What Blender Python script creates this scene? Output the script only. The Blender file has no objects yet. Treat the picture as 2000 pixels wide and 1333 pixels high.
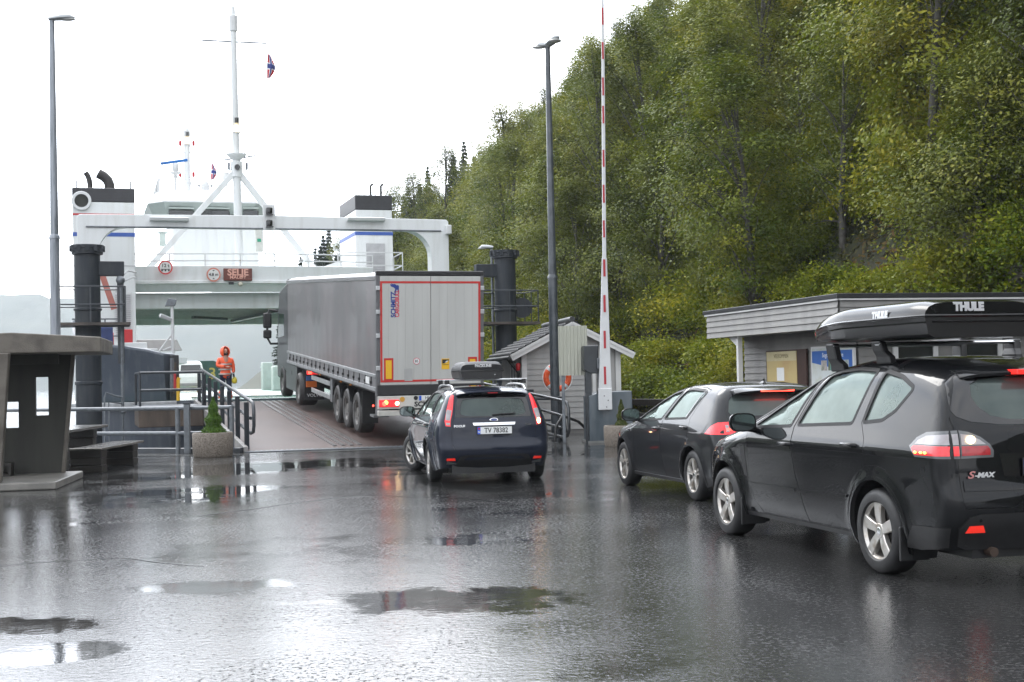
import bpy, bmesh, math, random
import numpy as np
from math import sin, cos, pi, radians, atan, sqrt
from mathutils import Vector, Matrix, geometry

rng = np.random.default_rng(7)
random.seed(7)
SC = bpy.context.scene
COL = SC.collection

# ------------------------------------------------------------------ camera
FPX = 2650.0; CPX, CPY = 1000.0, 666.5; EYE = 1.6
PITCH = atan(68.5/FPX); ROLL = radians(-1.2)
cam = bpy.data.cameras.new('camera')
cam.sensor_width = 36.0; cam.lens = FPX/2000*36.0
cam.clip_start = 0.1; cam.clip_end = 6000
camo = bpy.data.objects.new('camera', cam); COL.objects.link(camo)
CROT = Matrix.Rotation(pi/2+PITCH, 4, 'X') @ Matrix.Rotation(ROLL, 4, 'Z')
camo.matrix_world = Matrix.Translation((0, 0, EYE)) @ CROT
SC.camera = camo

# ------------------------------------------------------------------ light: overcast, rainy day
SUN_EL, SUN_ROT = radians(48), radians(-28)
W = bpy.data.worlds.new('World'); SC.world = W; W.use_nodes = True
def build_world():
    nt = W.node_tree; N = nt.nodes; L = nt.links; N.clear()
    out = N.new('ShaderNodeOutputWorld'); bg = N.new('ShaderNodeBackground')
    sky = N.new('ShaderNodeTexSky'); sky.sky_type = 'NISHITA'; sky.sun_disc = False
    sky.sun_elevation = SUN_EL; sky.sun_rotation = SUN_ROT
    sk = N.new('ShaderNodeMix'); sk.data_type = 'RGBA'; sk.blend_type = 'MULTIPLY'; sk.inputs[0].default_value = 1
    L.new(sky.outputs[0], sk.inputs[6]); sk.inputs[7].default_value = (0.1, 0.1, 0.1, 1)
    tc = N.new('ShaderNodeTexCoord'); mp = N.new('ShaderNodeMapping'); mp.inputs['Scale'].default_value = (1, 1, 2.6)
    L.new(tc.outputs['Generated'], mp.inputs[0])
    n1 = N.new('ShaderNodeTexNoise'); n1.inputs['Scale'].default_value = 3.1; n1.inputs['Detail'].default_value = 7; n1.inputs['Roughness'].default_value = .55
    L.new(mp.outputs[0], n1.inputs['Vector'])
    cr = N.new('ShaderNodeValToRGB'); e = cr.color_ramp.elements
    e[0].position = .34; e[0].color = (1.08, 1.16, 1.30, 1); e[1].position = .62; e[1].color = (1.62, 1.64, 1.68, 1)
    L.new(n1.outputs[0], cr.inputs[0])
    # low banks of cloud near the horizon are greyer and bluer
    sp = N.new('ShaderNodeSeparateXYZ'); L.new(tc.outputs['Generated'], sp.inputs[0])
    el = N.new('ShaderNodeMapRange'); el.interpolation_type = 'SMOOTHSTEP'; el.inputs[1].default_value = .02; el.inputs[2].default_value = .13; el.inputs[3].default_value = 1; el.inputs[4].default_value = 0; L.new(sp.outputs[2], el.inputs[0])
    n2 = N.new('ShaderNodeTexNoise'); n2.inputs['Scale'].default_value = 7; n2.inputs['Detail'].default_value = 6; L.new(mp.outputs[0], n2.inputs['Vector'])
    r2 = N.new('ShaderNodeMapRange'); r2.inputs[1].default_value = .42; r2.inputs[2].default_value = .62; L.new(n2.outputs[0], r2.inputs[0])
    mu = N.new('ShaderNodeMath'); mu.operation = 'MULTIPLY'; L.new(el.outputs[0], mu.inputs[0]); L.new(r2.outputs[0], mu.inputs[1])
    bl = N.new('ShaderNodeMix'); bl.data_type = 'RGBA'; L.new(mu.outputs[0], bl.inputs[0]); L.new(cr.outputs[0], bl.inputs[6]); bl.inputs[7].default_value = (.215, .238, .275, 1)
    mx = N.new('ShaderNodeMix'); mx.data_type = 'RGBA'; mx.inputs[0].default_value = .93
    L.new(sk.outputs[2], mx.inputs[6]); L.new(bl.outputs[2], mx.inputs[7])
    # the cloud is brightest on the side where the hidden sun stands (over the fjord, ahead and to the left)
    nm = N.new('ShaderNodeVectorMath'); nm.operation = 'NORMALIZE'; L.new(tc.outputs['Generated'], nm.inputs[0])
    dt = N.new('ShaderNodeVectorMath'); dt.operation = 'DOT_PRODUCT'; L.new(nm.outputs[0], dt.inputs[0]); dt.inputs[1].default_value = Vector((-.36, .82, .34)).normalized()
    gl = N.new('ShaderNodeMapRange'); gl.interpolation_type = 'SMOOTHSTEP'; gl.inputs[1].default_value = .1; gl.inputs[2].default_value = 1.0; gl.inputs[3].default_value = .86; gl.inputs[4].default_value = 1.95; L.new(dt.outputs['Value'], gl.inputs[0])
    L.new(mx.outputs[2], bg.inputs[0]); L.new(gl.outputs[0], bg.inputs[1])
    L.new(bg.outputs[0], out.inputs[0])
build_world()
sun = bpy.data.lights.new('sun', 'SUN'); sun.energy = 0.7; sun.angle = radians(25); sun.color = (1, .97, .92)
suno = bpy.data.objects.new('sun', sun); COL.objects.link(suno)
_sd = Vector((sin(SUN_ROT)*cos(SUN_EL), cos(SUN_ROT)*cos(SUN_EL), sin(SUN_EL)))
suno.rotation_euler = _sd.to_track_quat('Z', 'Y').to_euler()
SC.view_settings.view_transform = 'Standard'; SC.view_settings.look = 'None'
SC.view_settings.exposure = 0.85; SC.view_settings.gamma = 1.0
SC.render.engine = 'CYCLES'
SC.cycles.max_bounces = 7; SC.cycles.diffuse_bounces = 3; SC.cycles.glossy_bounces = 4
SC.cycles.transmission_bounces = 4; SC.cycles.transparent_max_bounces = 12; SC.cycles.volume_bounces = 1
SC.cycles.use_denoising = True
SC.cycles.caustics_reflective = False; SC.cycles.caustics_refractive = False

# ------------------------------------------------------------------ pixel -> place helpers (placement only)
def ray(px, py):
    return CROT.to_3x3() @ Vector(((px-CPX)/FPX, -(py-CPY)/FPX, -1.0))
def P(px, py, d):
    r = ray(px, py); return Vector((0, 0, EYE)) + r*(d/r.y)
def G(px, py, z=0.0):
    r = ray(px, py); return Vector((0, 0, EYE)) + r*((z-EYE)/r.z)
QA = radians(17.5)                         # heading of the ramp and ferry
FV = Vector((-sin(QA), cos(QA), 0)); RV = Vector((cos(QA), sin(QA), 0))
def US(u, s, z=0.0): return RV*u + FV*s + Vector((0, 0, z))
def FS(px, py, s):
    r = ray(px, py); t = s/FV.dot(r); p = Vector((0, 0, EYE)) + r*t
    return RV.dot(p), p.z

# ------------------------------------------------------------------ object helpers
def tag(o, label=None, cat=None, group=None, kind=None):
    if label: o['label'] = label
    if cat: o['category'] = cat
    if group: o['group'] = group
    if kind: o['kind'] = kind
    return o
def empty(name, loc=(0, 0, 0), rz=0.0, label=None, cat=None, group=None, rx=0.0):
    o = bpy.data.objects.new(name, None); COL.objects.link(o)
    o.location = loc; o.rotation_euler = (rx, 0, rz); o.empty_display_size = .2
    return tag(o, label, cat, group)
def copy_tree(o, parent=None):
    c = o.copy(); COL.objects.link(c)
    if parent is not None: c.parent = parent
    for ch in list(o.children): copy_tree(ch, c)
    return c

class MB:
    """collects boxes, bars, tubes, lathes ... into one mesh"""
    def __init__(s): s.v = []; s.f = []; s.mi = []; s.cur = 0
    def add(s, vs, fs):
        b = len(s.v); s.v += [tuple(p) for p in vs]
        for f in fs: s.f.append(tuple(b+i for i in f)); s.mi.append(s.cur)
        return s
    def mat(s, i): s.cur = i; return s
    def box(s, x0, x1, y0, y1, z0, z1):
        vs = [(x0, y0, z0), (x1, y0, z0), (x1, y1, z0), (x0, y1, z0), (x0, y0, z1), (x1, y0, z1), (x1, y1, z1), (x0, y1, z1)]
        return s.add(vs, [(0, 3, 2, 1), (4, 5, 6, 7), (0, 1, 5, 4), (1, 2, 6, 5), (2, 3, 7, 6), (3, 0, 4, 7)])
    def bar(s, p, q, w, h=None, up=(0, 0, 1)):
        p = Vector(p); q = Vector(q); h = h or w; d = (q-p).normalized(); up = Vector(up)
        if abs(d.dot(up)) > .98: up = Vector((0, 1, 0))
        x = d.cross(up).normalized(); y = x.cross(d).normalized()
        vs = [c + x*(a*w/2) + y*(b*h/2) for c in (p, q) for a, b in ((-1, -1), (1, -1), (1, 1), (-1, 1))]
        return s.add(vs, [(0, 1, 2, 3), (7, 6, 5, 4), (0, 4, 5, 1), (1, 5, 6, 2), (2, 6, 7, 3), (3, 7, 4, 0)])
    def tube(s, pts, r, n=8, cap=True):
        pts = [Vector(p) for p in pts]; rs = r if isinstance(r, (list, tuple)) else [r]*len(pts)
        vs = []; up = None
        for i, p in enumerate(pts):
            d = (pts[min(i+1, len(pts)-1)] - pts[max(i-1, 0)]).normalized()
            if up is None:
                up = Vector((0, 0, 1)) if abs(d.z) < .9 else Vector((1, 0, 0))
            x = d.cross(up)
            if x.length < 1e-4: x = d.cross(Vector((.3, 1, .2)))
            x.normalize(); y = x.cross(d).normalized(); up = y
            for k in range(n):
                a = 2*pi*k/n; vs.append(p + (x*cos(a) + y*sin(a))*rs[i])
        fs = []
        for i in range(len(pts)-1):
            for k in range(n):
                a, b = i*n+k, i*n+(k+1) % n; fs.append((a, b, b+n, a+n))
        if cap:
            fs.append(tuple(range(n))[::-1]); fs.append(tuple((len(pts)-1)*n+k for k in range(n)))
        return s.add(vs, fs)
    def lathe(s, prof, n=24, o=(0, 0, 0), ax=(0, 0, 1), cap=True):
        o = Vector(o); ax = Vector(ax).normalized(); t = Vector((1, 0, 0)) if abs(ax.x) < .9 else Vector((0, 0, 1))
        x = ax.cross(t).normalized(); y = ax.cross(x)
        vs = [o + ax*h + (x*cos(2*pi*k/n) + y*sin(2*pi*k/n))*r for r, h in prof for k in range(n)]
        fs = []
        for i in range(len(prof)-1):
            for k in range(n):
                a, b = i*n+k, i*n+(k+1) % n; fs.append((a, b, b+n, a+n))
        if cap:
            fs.append(tuple(range(n))[::-1]); fs.append(tuple((len(prof)-1)*n+k for k in range(n)))
        return s.add(vs, fs)
    def prism(s, poly, o, a, b, d):
        """poly (x,y) in the plane o + x*a + y*b, extruded along d"""
        o = Vector(o); a = Vector(a); b = Vector(b); d = Vector(d); n = len(poly)
        vs = [o + a*x + b*y for x, y in poly]; vs += [v+d for v in vs]
        fs = [tuple(range(n))[::-1], tuple(range(n, 2*n))] + [(i, (i+1) % n, n+(i+1) % n, n+i) for i in range(n)]
        return s.add(vs, fs)
    def ball(s, c, r, n=12, m=8, sq=(1, 1, 1)):
        c = Vector(c); vs = []; fs = []
        for i in range(m+1):
            t = pi*i/m
            for k in range(n):
                a = 2*pi*k/n; vs.append(c + Vector((sin(t)*cos(a)*r*sq[0], sin(t)*sin(a)*r*sq[1], cos(t)*r*sq[2])))
        for i in range(m):
            for k in range(n):
                a, b = i*n+k, i*n+(k+1) % n; fs.append((a, a+n, b+n, b))
        return s.add(vs, fs)
    def loft(s, secs, cap=True, close=True):
        n = len(secs[0]); vs = [p for q in secs for p in q]; fs = []
        for i in range(len(secs)-1):
            for k in range(n if close else n-1):
                a, b = i*n+k, i*n+(k+1) % n; fs.append((a, b, b+n, a+n))
        if cap: fs.append(tuple(range(n))[::-1]); fs.append(tuple((len(secs)-1)*n+k for k in range(n)))
        return s.add(vs, fs)
    def build(s, name, mats, parent=None, smooth=None, bevel=0, fix=True, loc=None, rot=None, seg=2):
        me = bpy.data.meshes.new(name); me.from_pydata([tuple(v) for v in s.v], [], s.f)
        if not isinstance(mats, (list, tuple)): mats = [mats]
        for m in mats: me.materials.append(m)
        if len(mats) > 1: me.polygons.foreach_set('material_index', s.mi)
        if fix:
            bm = bmesh.new(); bm.from_mesh(me)
            bmesh.ops.remove_doubles(bm, verts=bm.verts, dist=1e-6)
            bmesh.ops.recalc_face_normals(bm, faces=bm.faces); bm.to_mesh(me); bm.free()
        if smooth:
            me.polygons.foreach_set('use_smooth', [True]*len(me.polygons)); me.set_sharp_from_angle(angle=radians(smooth))
        me.update()
        o = bpy.data.objects.new(name, me); COL.objects.link(o)
        if parent is not None: o.parent = parent
        if loc is not None: o.location = loc
        if rot is not None: o.rotation_euler = rot
        if bevel:
            b = o.modifiers.new('bevel', 'BEVEL'); b.width = bevel; b.segments = seg; b.limit_method = 'ANGLE'; b.angle_limit = radians(40)
            b.harden_normals = False
        return o

_TXT = {}
def text(name, body, m, size, parent, o, a, b, extrude=.004, bold=0.0, align='CENTER', sx=1.0, shear=0.0):
    """lettering on the plane o, text direction a, up direction b (parent space)"""
    cu = bpy.data.curves.new(name, 'FONT'); cu.body = body; cu.size = size; cu.extrude = extrude
    cu.align_x = align; cu.align_y = 'CENTER'; cu.offset = bold; cu.shear = shear; cu.resolution_u = 3
    t = bpy.data.objects.new(name, cu); COL.objects.link(t)
    dg = bpy.context.evaluated_depsgraph_get(); dg.update()
    me = bpy.data.meshes.new_from_object(t.evaluated_get(dg)); bpy.data.objects.remove(t)
    me.materials.clear(); me.materials.append(m)
    ob = bpy.data.objects.new(name, me); COL.objects.link(ob); ob.parent = parent
    a = Vector(a).normalized(); b = Vector(b).normalized(); c = a.cross(b)
    M = Matrix((a*sx, b, c)).transposed().to_4x4(); M.translation = Vector(o)
    ob.matrix_local = M
    return ob

# ------------------------------------------------------------------ materials
def lin(c):
    return tuple(((x/255/12.92) if x/255 <= .04045 else ((x/255+.055)/1.055)**2.4) for x in c)
def mat(name, col, rough=.5, metal=0.0, coat=0.0, var=.12, vscale=4.0, col2=None, bump=0.0, bscale=60.0, spec=.5,
        streak=0.0, emit=None, estr=1.0, alpha=None, detail=5.0, thr=(.4, .65), rvar=0.0, droplets=0.0):
    m = bpy.data.materials.new(name); m.use_nodes = True
    nt = m.node_tree; N = nt.nodes; L = nt.links; b = N['Principled BSDF']
    b.inputs['Roughness'].default_value = rough; b.inputs['Metallic'].default_value = metal
    b.inputs['Coat Weight'].default_value = coat; b.inputs['Coat Roughness'].default_value = .04
    b.inputs['Specular IOR Level'].default_value = spec
    tc = N.new('ShaderNodeTexCoord'); c1 = tuple(col)+(1,)
    if col2 is None: col2 = tuple(max(0, x*(1-var)) for x in col)
    nz = N.new('ShaderNodeTexNoise'); nz.inputs['Scale'].default_value = vscale; nz.inputs['Detail'].default_value = detail
    if streak:
        mp = N.new('ShaderNodeMapping'); mp.inputs['Scale'].default_value = (streak, streak, .35)
        L.new(tc.outputs['Object'], mp.inputs[0]); L.new(mp.outputs[0], nz.inputs['Vector'])
    else: L.new(tc.outputs['Object'], nz.inputs['Vector'])
    rp = N.new('ShaderNodeMapRange'); rp.inputs[1].default_value = thr[0]; rp.inputs[2].default_value = thr[1]
    L.new(nz.outputs[0], rp.inputs[0])
    mx = N.new('ShaderNodeMix'); mx.data_type = 'RGBA'
    L.new(rp.outputs[0], mx.inputs[0]); mx.inputs[6].default_value = c1; mx.inputs[7].default_value = tuple(col2)+(1,)
    L.new(mx.outputs[2], b.inputs['Base Color'])
    if rvar:
        r2 = N.new('ShaderNodeMapRange'); r2.inputs[3].default_value = max(.02, rough-rvar); r2.inputs[4].default_value = rough+rvar
        L.new(nz.outputs[0], r2.inputs[0]); L.new(r2.outputs[0], b.inputs['Roughness'])
    if bump:
        n2 = N.new('ShaderNodeTexNoise'); n2.inputs['Scale'].default_value = bscale; n2.inputs['Detail'].default_value = 3
        L.new(tc.outputs['Object'], n2.inputs['Vector']); bp = N.new('ShaderNodeBump'); bp.inputs['Strength'].default_value = bump
        bp.inputs['Distance'].default_value = .02
        L.new(n2.outputs[0], bp.inputs['Height']); L.new(bp.outputs[0], b.inputs['Normal'])
    if droplets:
        vo = N.new('ShaderNodeTexVoronoi'); vo.inputs['Scale'].default_value = 70
        L.new(tc.outputs['Object'], vo.inputs['Vector'])
        r3 = N.new('ShaderNodeMapRange'); r3.inputs[1].default_value = .0; r3.inputs[2].default_value = .42; r3.inputs[3].default_value = 1; r3.inputs[4].default_value = 0
        L.new(vo.outputs[0], r3.inputs[0]); bp = N.new('ShaderNodeBump'); bp.inputs['Strength'].default_value = droplets; bp.inputs['Distance'].default_value = .002
        L.new(r3.outputs[0], bp.inputs['Height']); L.new(bp.outputs[0], b.inputs['Coat Normal'])
    if emit:
        b.inputs['Emission Color'].default_value = tuple(emit)+(1,); b.inputs['Emission Strength'].default_value = estr
    return m

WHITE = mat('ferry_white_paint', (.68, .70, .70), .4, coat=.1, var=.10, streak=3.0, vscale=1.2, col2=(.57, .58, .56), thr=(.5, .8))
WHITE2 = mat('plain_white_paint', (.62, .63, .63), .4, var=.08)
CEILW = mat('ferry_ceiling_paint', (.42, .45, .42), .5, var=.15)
GREYST = mat('galvanised_steel', (.17, .185, .20), .42, metal=.3, var=.25, vscale=9, spec=.35)
DGREY = mat('dark_grey_steel_paint', (.034, .040, .048), .38, coat=.1, var=.35, vscale=5, rvar=.1)
TOWER = mat('tower_blue_black_paint', (.018, .023, .030), .5, var=.5, vscale=3, streak=2.5, col2=(.034, .038, .042), rvar=.1, spec=.3)
HULL = mat('hull_blue_grey_paint', (.085, .10, .125), .32, coat=.15, vscale=1.5, streak=4, col2=(.14, .155, .175), thr=(.5, .8))
BLACKP = mat('black_plastic', (.012, .012, .013), .45, var=.3, vscale=15, bump=.05, bscale=300)
WRUB = mat('window_rubber', (.010, .010, .011), .5, var=.2, spec=.2)
BLACKG = mat('black_gloss', (.006, .006, .007), .12, coat=.3, var=.2)
RUBBER = mat('tyre_rubber', (.014, .014, .015), .55, var=.4, vscale=20, bump=.1, bscale=120)
ALLOY = mat('alloy_rim', (.55, .53, .50), .35, metal=.75, var=.3, vscale=12, col2=(.33, .27, .21), thr=(.5, .75))
CHROME = mat('chrome', (.72, .73, .74), .12, metal=1.0, var=.05)
ALU = mat('aluminium', (.55, .56, .57), .33, metal=.7, var=.15)
BLUESTR = mat('blue_stripe_paint', (.03, .09, .36), .4, var=.1)
REDP = mat('red_paint', (.50, .02, .025), .4, var=.15)
ORANGE = mat('orange_plastic', (.75, .10, .02), .5, var=.15)
BLUEP = mat('plate_blue', (.015, .10, .60), .4, var=.05)
PLATEW = mat('plate_white', (.78, .79, .78), .35, var=.05)
INK = mat('black_ink', (.01, .01, .012), .5, var=.1)
LREDOFF = mat('red_lens', (.42, .012, .02), .14, coat=.6, var=.3, vscale=25)
LWHITE = mat('clear_lens', (.36, .35, .36), .14, coat=.6, vscale=8, col2=(.27, .24, .25))
LREDON = mat('brake_light_glow', (.8, .03, .03), .2, emit=(1, .05, .03), estr=4.0)
LREDMID = mat('tail_light_glow', (.6, .02, .03), .2, coat=.5, emit=(1, .03, .035), estr=.38, var=.4, vscale=40)
LAMPON = mat('lit_bulb', (1, .8, .5), .3, emit=(1, .72, .35), estr=9.0)
LORANGE = mat('amber_light_glow', (1, .3, .04), .3, emit=(1, .28, .05), estr=5.0)
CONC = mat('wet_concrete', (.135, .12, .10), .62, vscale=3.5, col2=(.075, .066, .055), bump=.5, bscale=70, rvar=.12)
CONCD = mat('shaded_inner_concrete', (.034, .034, .028), .75, vscale=2, col2=(.022, .022, .018), bump=.25, bscale=60, streak=2)  # darker copy of the concrete: the shelter's inside shade is in the colour
YELL = mat('yellow_panel', (.80, .46, .02), .4, var=.08)
def glass_mat(name, tint, fog, trans, rough=.03):
    m = bpy.data.materials.new(name); m.use_nodes = True; nt = m.node_tree; N = nt.nodes; L = nt.links
    N.clear(); out = N.new('ShaderNodeOutputMaterial')
    tr = N.new('ShaderNodeBsdfTransparent'); tr.inputs[0].default_value = tuple(tint)+(1,)
    df = N.new('ShaderNodeBsdfDiffuse'); tl = N.new('ShaderNodeBsdfTranslucent')
    df.inputs[0].default_value = tuple(fog)+(1,); tl.inputs[0].default_value = tuple(fog)+(1,)
    ad = N.new('ShaderNodeMixShader'); ad.inputs[0].default_value = .5; L.new(df.outputs[0], ad.inputs[1]); L.new(tl.outputs[0], ad.inputs[2])
    tc = N.new('ShaderNodeTexCoord'); nz = N.new('ShaderNodeTexNoise'); nz.inputs['Scale'].default_value = 2.2; nz.inputs['Detail'].default_value = 4
    L.new(tc.outputs['Object'], nz.inputs['Vector'])
    r = N.new('ShaderNodeMapRange'); r.inputs[1].default_value = .3; r.inputs[2].default_value = .7
    r.inputs[3].default_value = max(0, trans-.14); r.inputs[4].default_value = min(1, trans+.14); L.new(nz.outputs[0], r.inputs[0])
    m1 = N.new('ShaderNodeMixShader'); L.new(r.outputs[0], m1.inputs[0]); L.new(ad.outputs[0], m1.inputs[1]); L.new(tr.outputs[0], m1.inputs[2])
    gl = N.new('ShaderNodeBsdfGlossy'); gl.inputs['Roughness'].default_value = rough; gl.inputs['Color'].default_value = (.66, .76, .72, 1)
    fr = N.new('ShaderNodeFresnel'); fr.inputs[0].default_value = 1.52
    m2 = N.new('ShaderNodeMixShader'); L.new(fr.outputs[0], m2.inputs[0]); L.new(m1.outputs[0], m2.inputs[1]); L.new(gl.outputs[0], m2.inputs[2])
    L.new(m2.outputs[0], out.inputs[0]); return m
# ================================================================== ground, water, hill
def asphalt_mat():
    m = bpy.data.materials.new('wet_asphalt'); m.use_nodes = True; nt = m.node_tree; N = nt.nodes; L = nt.links; b = N['Principled BSDF']
    tc = N.new('ShaderNodeTexCoord')
    def noise(scale, detail=4, rough=.5, dist=0):
        n = N.new('ShaderNodeTexNoise'); n.inputs['Scale'].default_value = scale; n.inputs['Detail'].default_value = detail
        n.inputs['Roughness'].default_value = rough; n.inputs['Distortion'].default_value = dist
        L.new(tc.outputs['Object'], n.inputs['Vector']); return n.outputs[0]
    def rng_(x, a, b_, c, d):
        r = N.new('ShaderNodeMapRange'); r.inputs[1].default_value = a; r.inputs[2].default_value = b_; r.inputs[3].default_value = c; r.inputs[4].default_value = d
        L.new(x, r.inputs[0]); return r.outputs[0]
    def mth(op, x, y):
        n = N.new('ShaderNodeMath'); n.operation = op
        for i, q in enumerate((x, y)):
            if isinstance(q, (int, float)): n.inputs[i].default_value = q
            else: L.new(q, n.inputs[i])
        return n.outputs[0]
    big = noise(.16, 5, .55, .6); mid = noise(1.1, 4, .6, .4)
    # standing water: large shallow pools where the surface dips (more of it towards the quay edge)
    sep = N.new('ShaderNodeSeparateXYZ'); L.new(tc.outputs['Object'], sep.inputs[0])
    far = rng_(sep.outputs[1], 13.5, 21, 0, .085)
    def pool(cx, cy, rx, ry):
        dx = mth('DIVIDE', mth('SUBTRACT', sep.outputs[0], cx), rx); dy = mth('DIVIDE', mth('SUBTRACT', sep.outputs[1], cy), ry)
        r2 = mth('ADD', mth('MULTIPLY', dx, dx), mth('MULTIPLY', dy, dy)); return rng_(mth('ADD', r2, rag), .55, 1.15, 1, 0)
    rag = mth('MULTIPLY', mth('SUBTRACT', noise(1.6, 6, .68, .6), .5), 4.0)
    pools = None
    for (px, py, rx, ry) in ((40, 1222, .55, .36), (70, 1275, .6, .36), (860, 1175, 1.15, .62), (430, 1145, .75, .35), (930, 1055, .5, .55)):
        g = G(px, py); q = pool(g.x, g.y, rx, ry); pools = q if pools is None else mth('MAXIMUM', pools, q)
    w = mth('ADD', mth('ADD', big, mth('MULTIPLY', mid, .30)), far)
    pud = mth('MAXIMUM', rng_(w, .70, .83, 0, 1), mth('MULTIPLY', pools, .86))
    film = rng_(mth('ADD', big, mth('MULTIPLY', mid, .3)), .5, .8, 0, 1)
    gr = noise(62, 2, .5); gr2 = noise(260, 2, .5); wav = noise(2.6, 3, .5); cr = noise(21, 4, .62)
    dry = mth('SUBTRACT', 1.0, pud)
    # colour: bitumen with pale stones
    mx = N.new('ShaderNodeMix'); mx.data_type = 'RGBA'; L.new(rng_(gr, .52, .72, 0, 1), mx.inputs[0])
    mx.inputs[6].default_value = (.017, .0175, .018, 1); mx.inputs[7].default_value = (.075, .073, .07, 1)
    m2 = N.new('ShaderNodeMix'); m2.data_type = 'RGBA'; L.new(rng_(mid, .35, .7, 0, .55), m2.inputs[0]); L.new(mx.outputs[2], m2.inputs[6]); m2.inputs[7].default_value = (.03, .03, .03, 1)
    L.new(m2.outputs[2], b.inputs['Base Color'])
    # stones that stand proud of the water film: matt and dark, thicker where the film is thin
    st_n = noise(30, 3, .62); patch = noise(.55, 5, .6, .5)
    stone = mth('MULTIPLY', rng_(mth('ADD', st_n, mth('MULTIPLY', mth('SUBTRACT', patch, .5), .42)), .57, .635, 0, 1), dry)
    L.new(mth('ADD', mth('ADD', mth('MULTIPLY', dry, .05), .012), mth('MULTIPLY', stone, .55)), b.inputs['Roughness'])
    L.new(mth('SUBTRACT', .5, mth('MULTIPLY', stone, .42)), b.inputs['Specular IOR Level'])
    b.inputs['IOR'].default_value = 1.58
    gr = mth('SUBTRACT', gr, .5); cr = mth('SUBTRACT', cr, .5)
    h = mth('ADD', mth('MULTIPLY', gr, .0011), mth('MULTIPLY', gr2, .0001))
    h = mth('ADD', mth('MULTIPLY', h, mth('MULTIPLY', dry, rng_(film, 0, 1, 1.0, .55))), mth('MULTIPLY', mth('MULTIPLY', cr, dry), .0029))
    h = mth('ADD', h, mth('MULTIPLY', wav, .0016))
    bp = N.new('ShaderNodeBump'); bp.inputs['Strength'].default_value = 1.0; bp.inputs['Distance'].default_value = 1.0
    L.new(h, bp.inputs['Height']); L.new(bp.outputs[0], b.inputs['Normal'])
    return m
ASPH = asphalt_mat()
RAMPM = mat('ramp_surface', (.056, .033, .028), .45, spec=.3, vscale=.7, col2=(.078, .052, .045), bump=.35, bscale=70, rvar=.08)
QUAYC = mat('quay_concrete', (.22, .22, .21), .35, vscale=2, col2=(.13, .13, .125), bump=.2, bscale=60, rvar=.1)

# quay outline in (u, s) of the ramp frame
quay = [(60, -40), (60, 300), (18.5, 300), (17.5, 75), (16.2, 50), (14.6, 40.2), (11.4, 38.0), (10.65, 35.2), (10.55, 30.95), (3.42, 30.95), (2.3, 31.62), (-.43, 33.95), (-26, 56), (-60, 40), (-60, -40)]
ring = [US(u, s) for u, s in quay]
# the flat sheet
b = MB(); b.add([(p.x, p.y, 0) for p in ring], [tuple(range(len(ring)))]); g_o = b.build('pavement', ASPH, fix=False); tag(g_o, kind='structure')
if g_o.data.polygons[0].normal.z < 0: g_o.data.flip_normals()
# quay wall + kerb along the water
b = MB()
for i in range(len(ring)-1):
    p, q = ring[i], ring[i+1]
    b.add([(p.x, p.y, -.004), (q.x, q.y, -.004), (q.x, q.y, -4), (p.x, p.y, -4)], [(0, 1, 2, 3)])
o = b.build('quay_wall', QUAYC, fix=False); tag(o, kind='structure')
b = MB()
k = [US(3.36, 30.99), US(2.3, 31.6), US(-.43, 33.9), US(-26, 55.9)]
for i in range(3): b.bar(k[i]+Vector((0, 0, .05)), k[i+1]+Vector((0, 0, .05)), .22, .14)
tag(b.build('kerb', DGREY, bevel=.015), kind='structure')
# pale concrete apron strip at the quay edge and in front of the ramp (the lip the photo shows)
b = MB(); q = [US(3.3, 30.75, .004), US(10.6, 30.75, .004), US(10.6, 30.0, .004), US(2.6, 30.1, .004), US(-1.2, 33.2, .004), US(-.6, 33.75, .004), US(2.3, 31.4, .004)]
b.add(q, [tuple(range(7))]); o = b.build('apron', mat('apron_wet_concrete', (.12, .12, .115), .13, vscale=2, col2=(.07, .07, .068), bump=.1, bscale=60, rvar=.08), fix=False); tag(o, kind='structure')
if o.data.polygons[0].normal.z < 0: o.data.flip_normals()

# old repair joints in the asphalt, sealed with tar
TAR = mat('joint_tar', (.008, .008, .0085), .22, var=.3)
b = MB()
for line, w in ((((380, 1010), (560, 985), (700, 968), (860, 972), (1010, 985)), .045), (((0, 1105), (220, 1090), (420, 1108)), .03)):
    q = [G(*p) for p in line]; pts = []
    for a, c in zip(q, q[1:]):
        for k in range(10): t = k/10; pts.append(a.lerp(c, t)+Vector((.03*sin(a.x*3+t*9), .05*sin(a.y*2+t*7), .004)))
    for a, c in zip(pts, pts[1:]):
        n_ = (c-a).cross(Vector((0, 0, 1))).normalized()*w*.5; b.add([a-n_, a+n_, c+n_, c-n_], [(0, 1, 2, 3)])
o = b.build('tar_joints', TAR, fix=True); tag(o, kind='structure')
for p_ in o.data.polygons:
    if p_.normal.z < 0: p_.flip()
# water
def water_mat():
    m = mat('fjord_water', (.012, .022, .028), .06, var=.1)
    nt = m.node_tree; N = nt.nodes; L = nt.links; b = N['Principled BSDF']; tc = N.new('ShaderNodeTexCoord')
    mp = N.new('ShaderNodeMapping'); mp.inputs['Scale'].default_value = (.5, 1.6, 1); L.new(tc.outputs['Object'], mp.inputs[0])
    n = N.new('ShaderNodeTexNoise'); n.inputs['Scale'].default_value = .9; n.inputs['Detail'].default_value = 5; L.new(mp.outputs[0], n.inputs['Vector'])
    bp = N.new('ShaderNodeBump'); bp.inputs['Strength'].default_value = .7; bp.inputs['Distance'].default_value = .15
    L.new(n.outputs[0], bp.inputs['Height']); L.new(bp.outputs[0], b.inputs['Normal']); return m
b = MB(); b.add([(-1650, -60, -1.7), (900, -60, -1.7), (900, 1900, -1.7), (-1650, 1900, -1.7)], [(0, 1, 2, 3)])
tag(b.build('water', water_mat(), fix=False), kind='structure')

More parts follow.
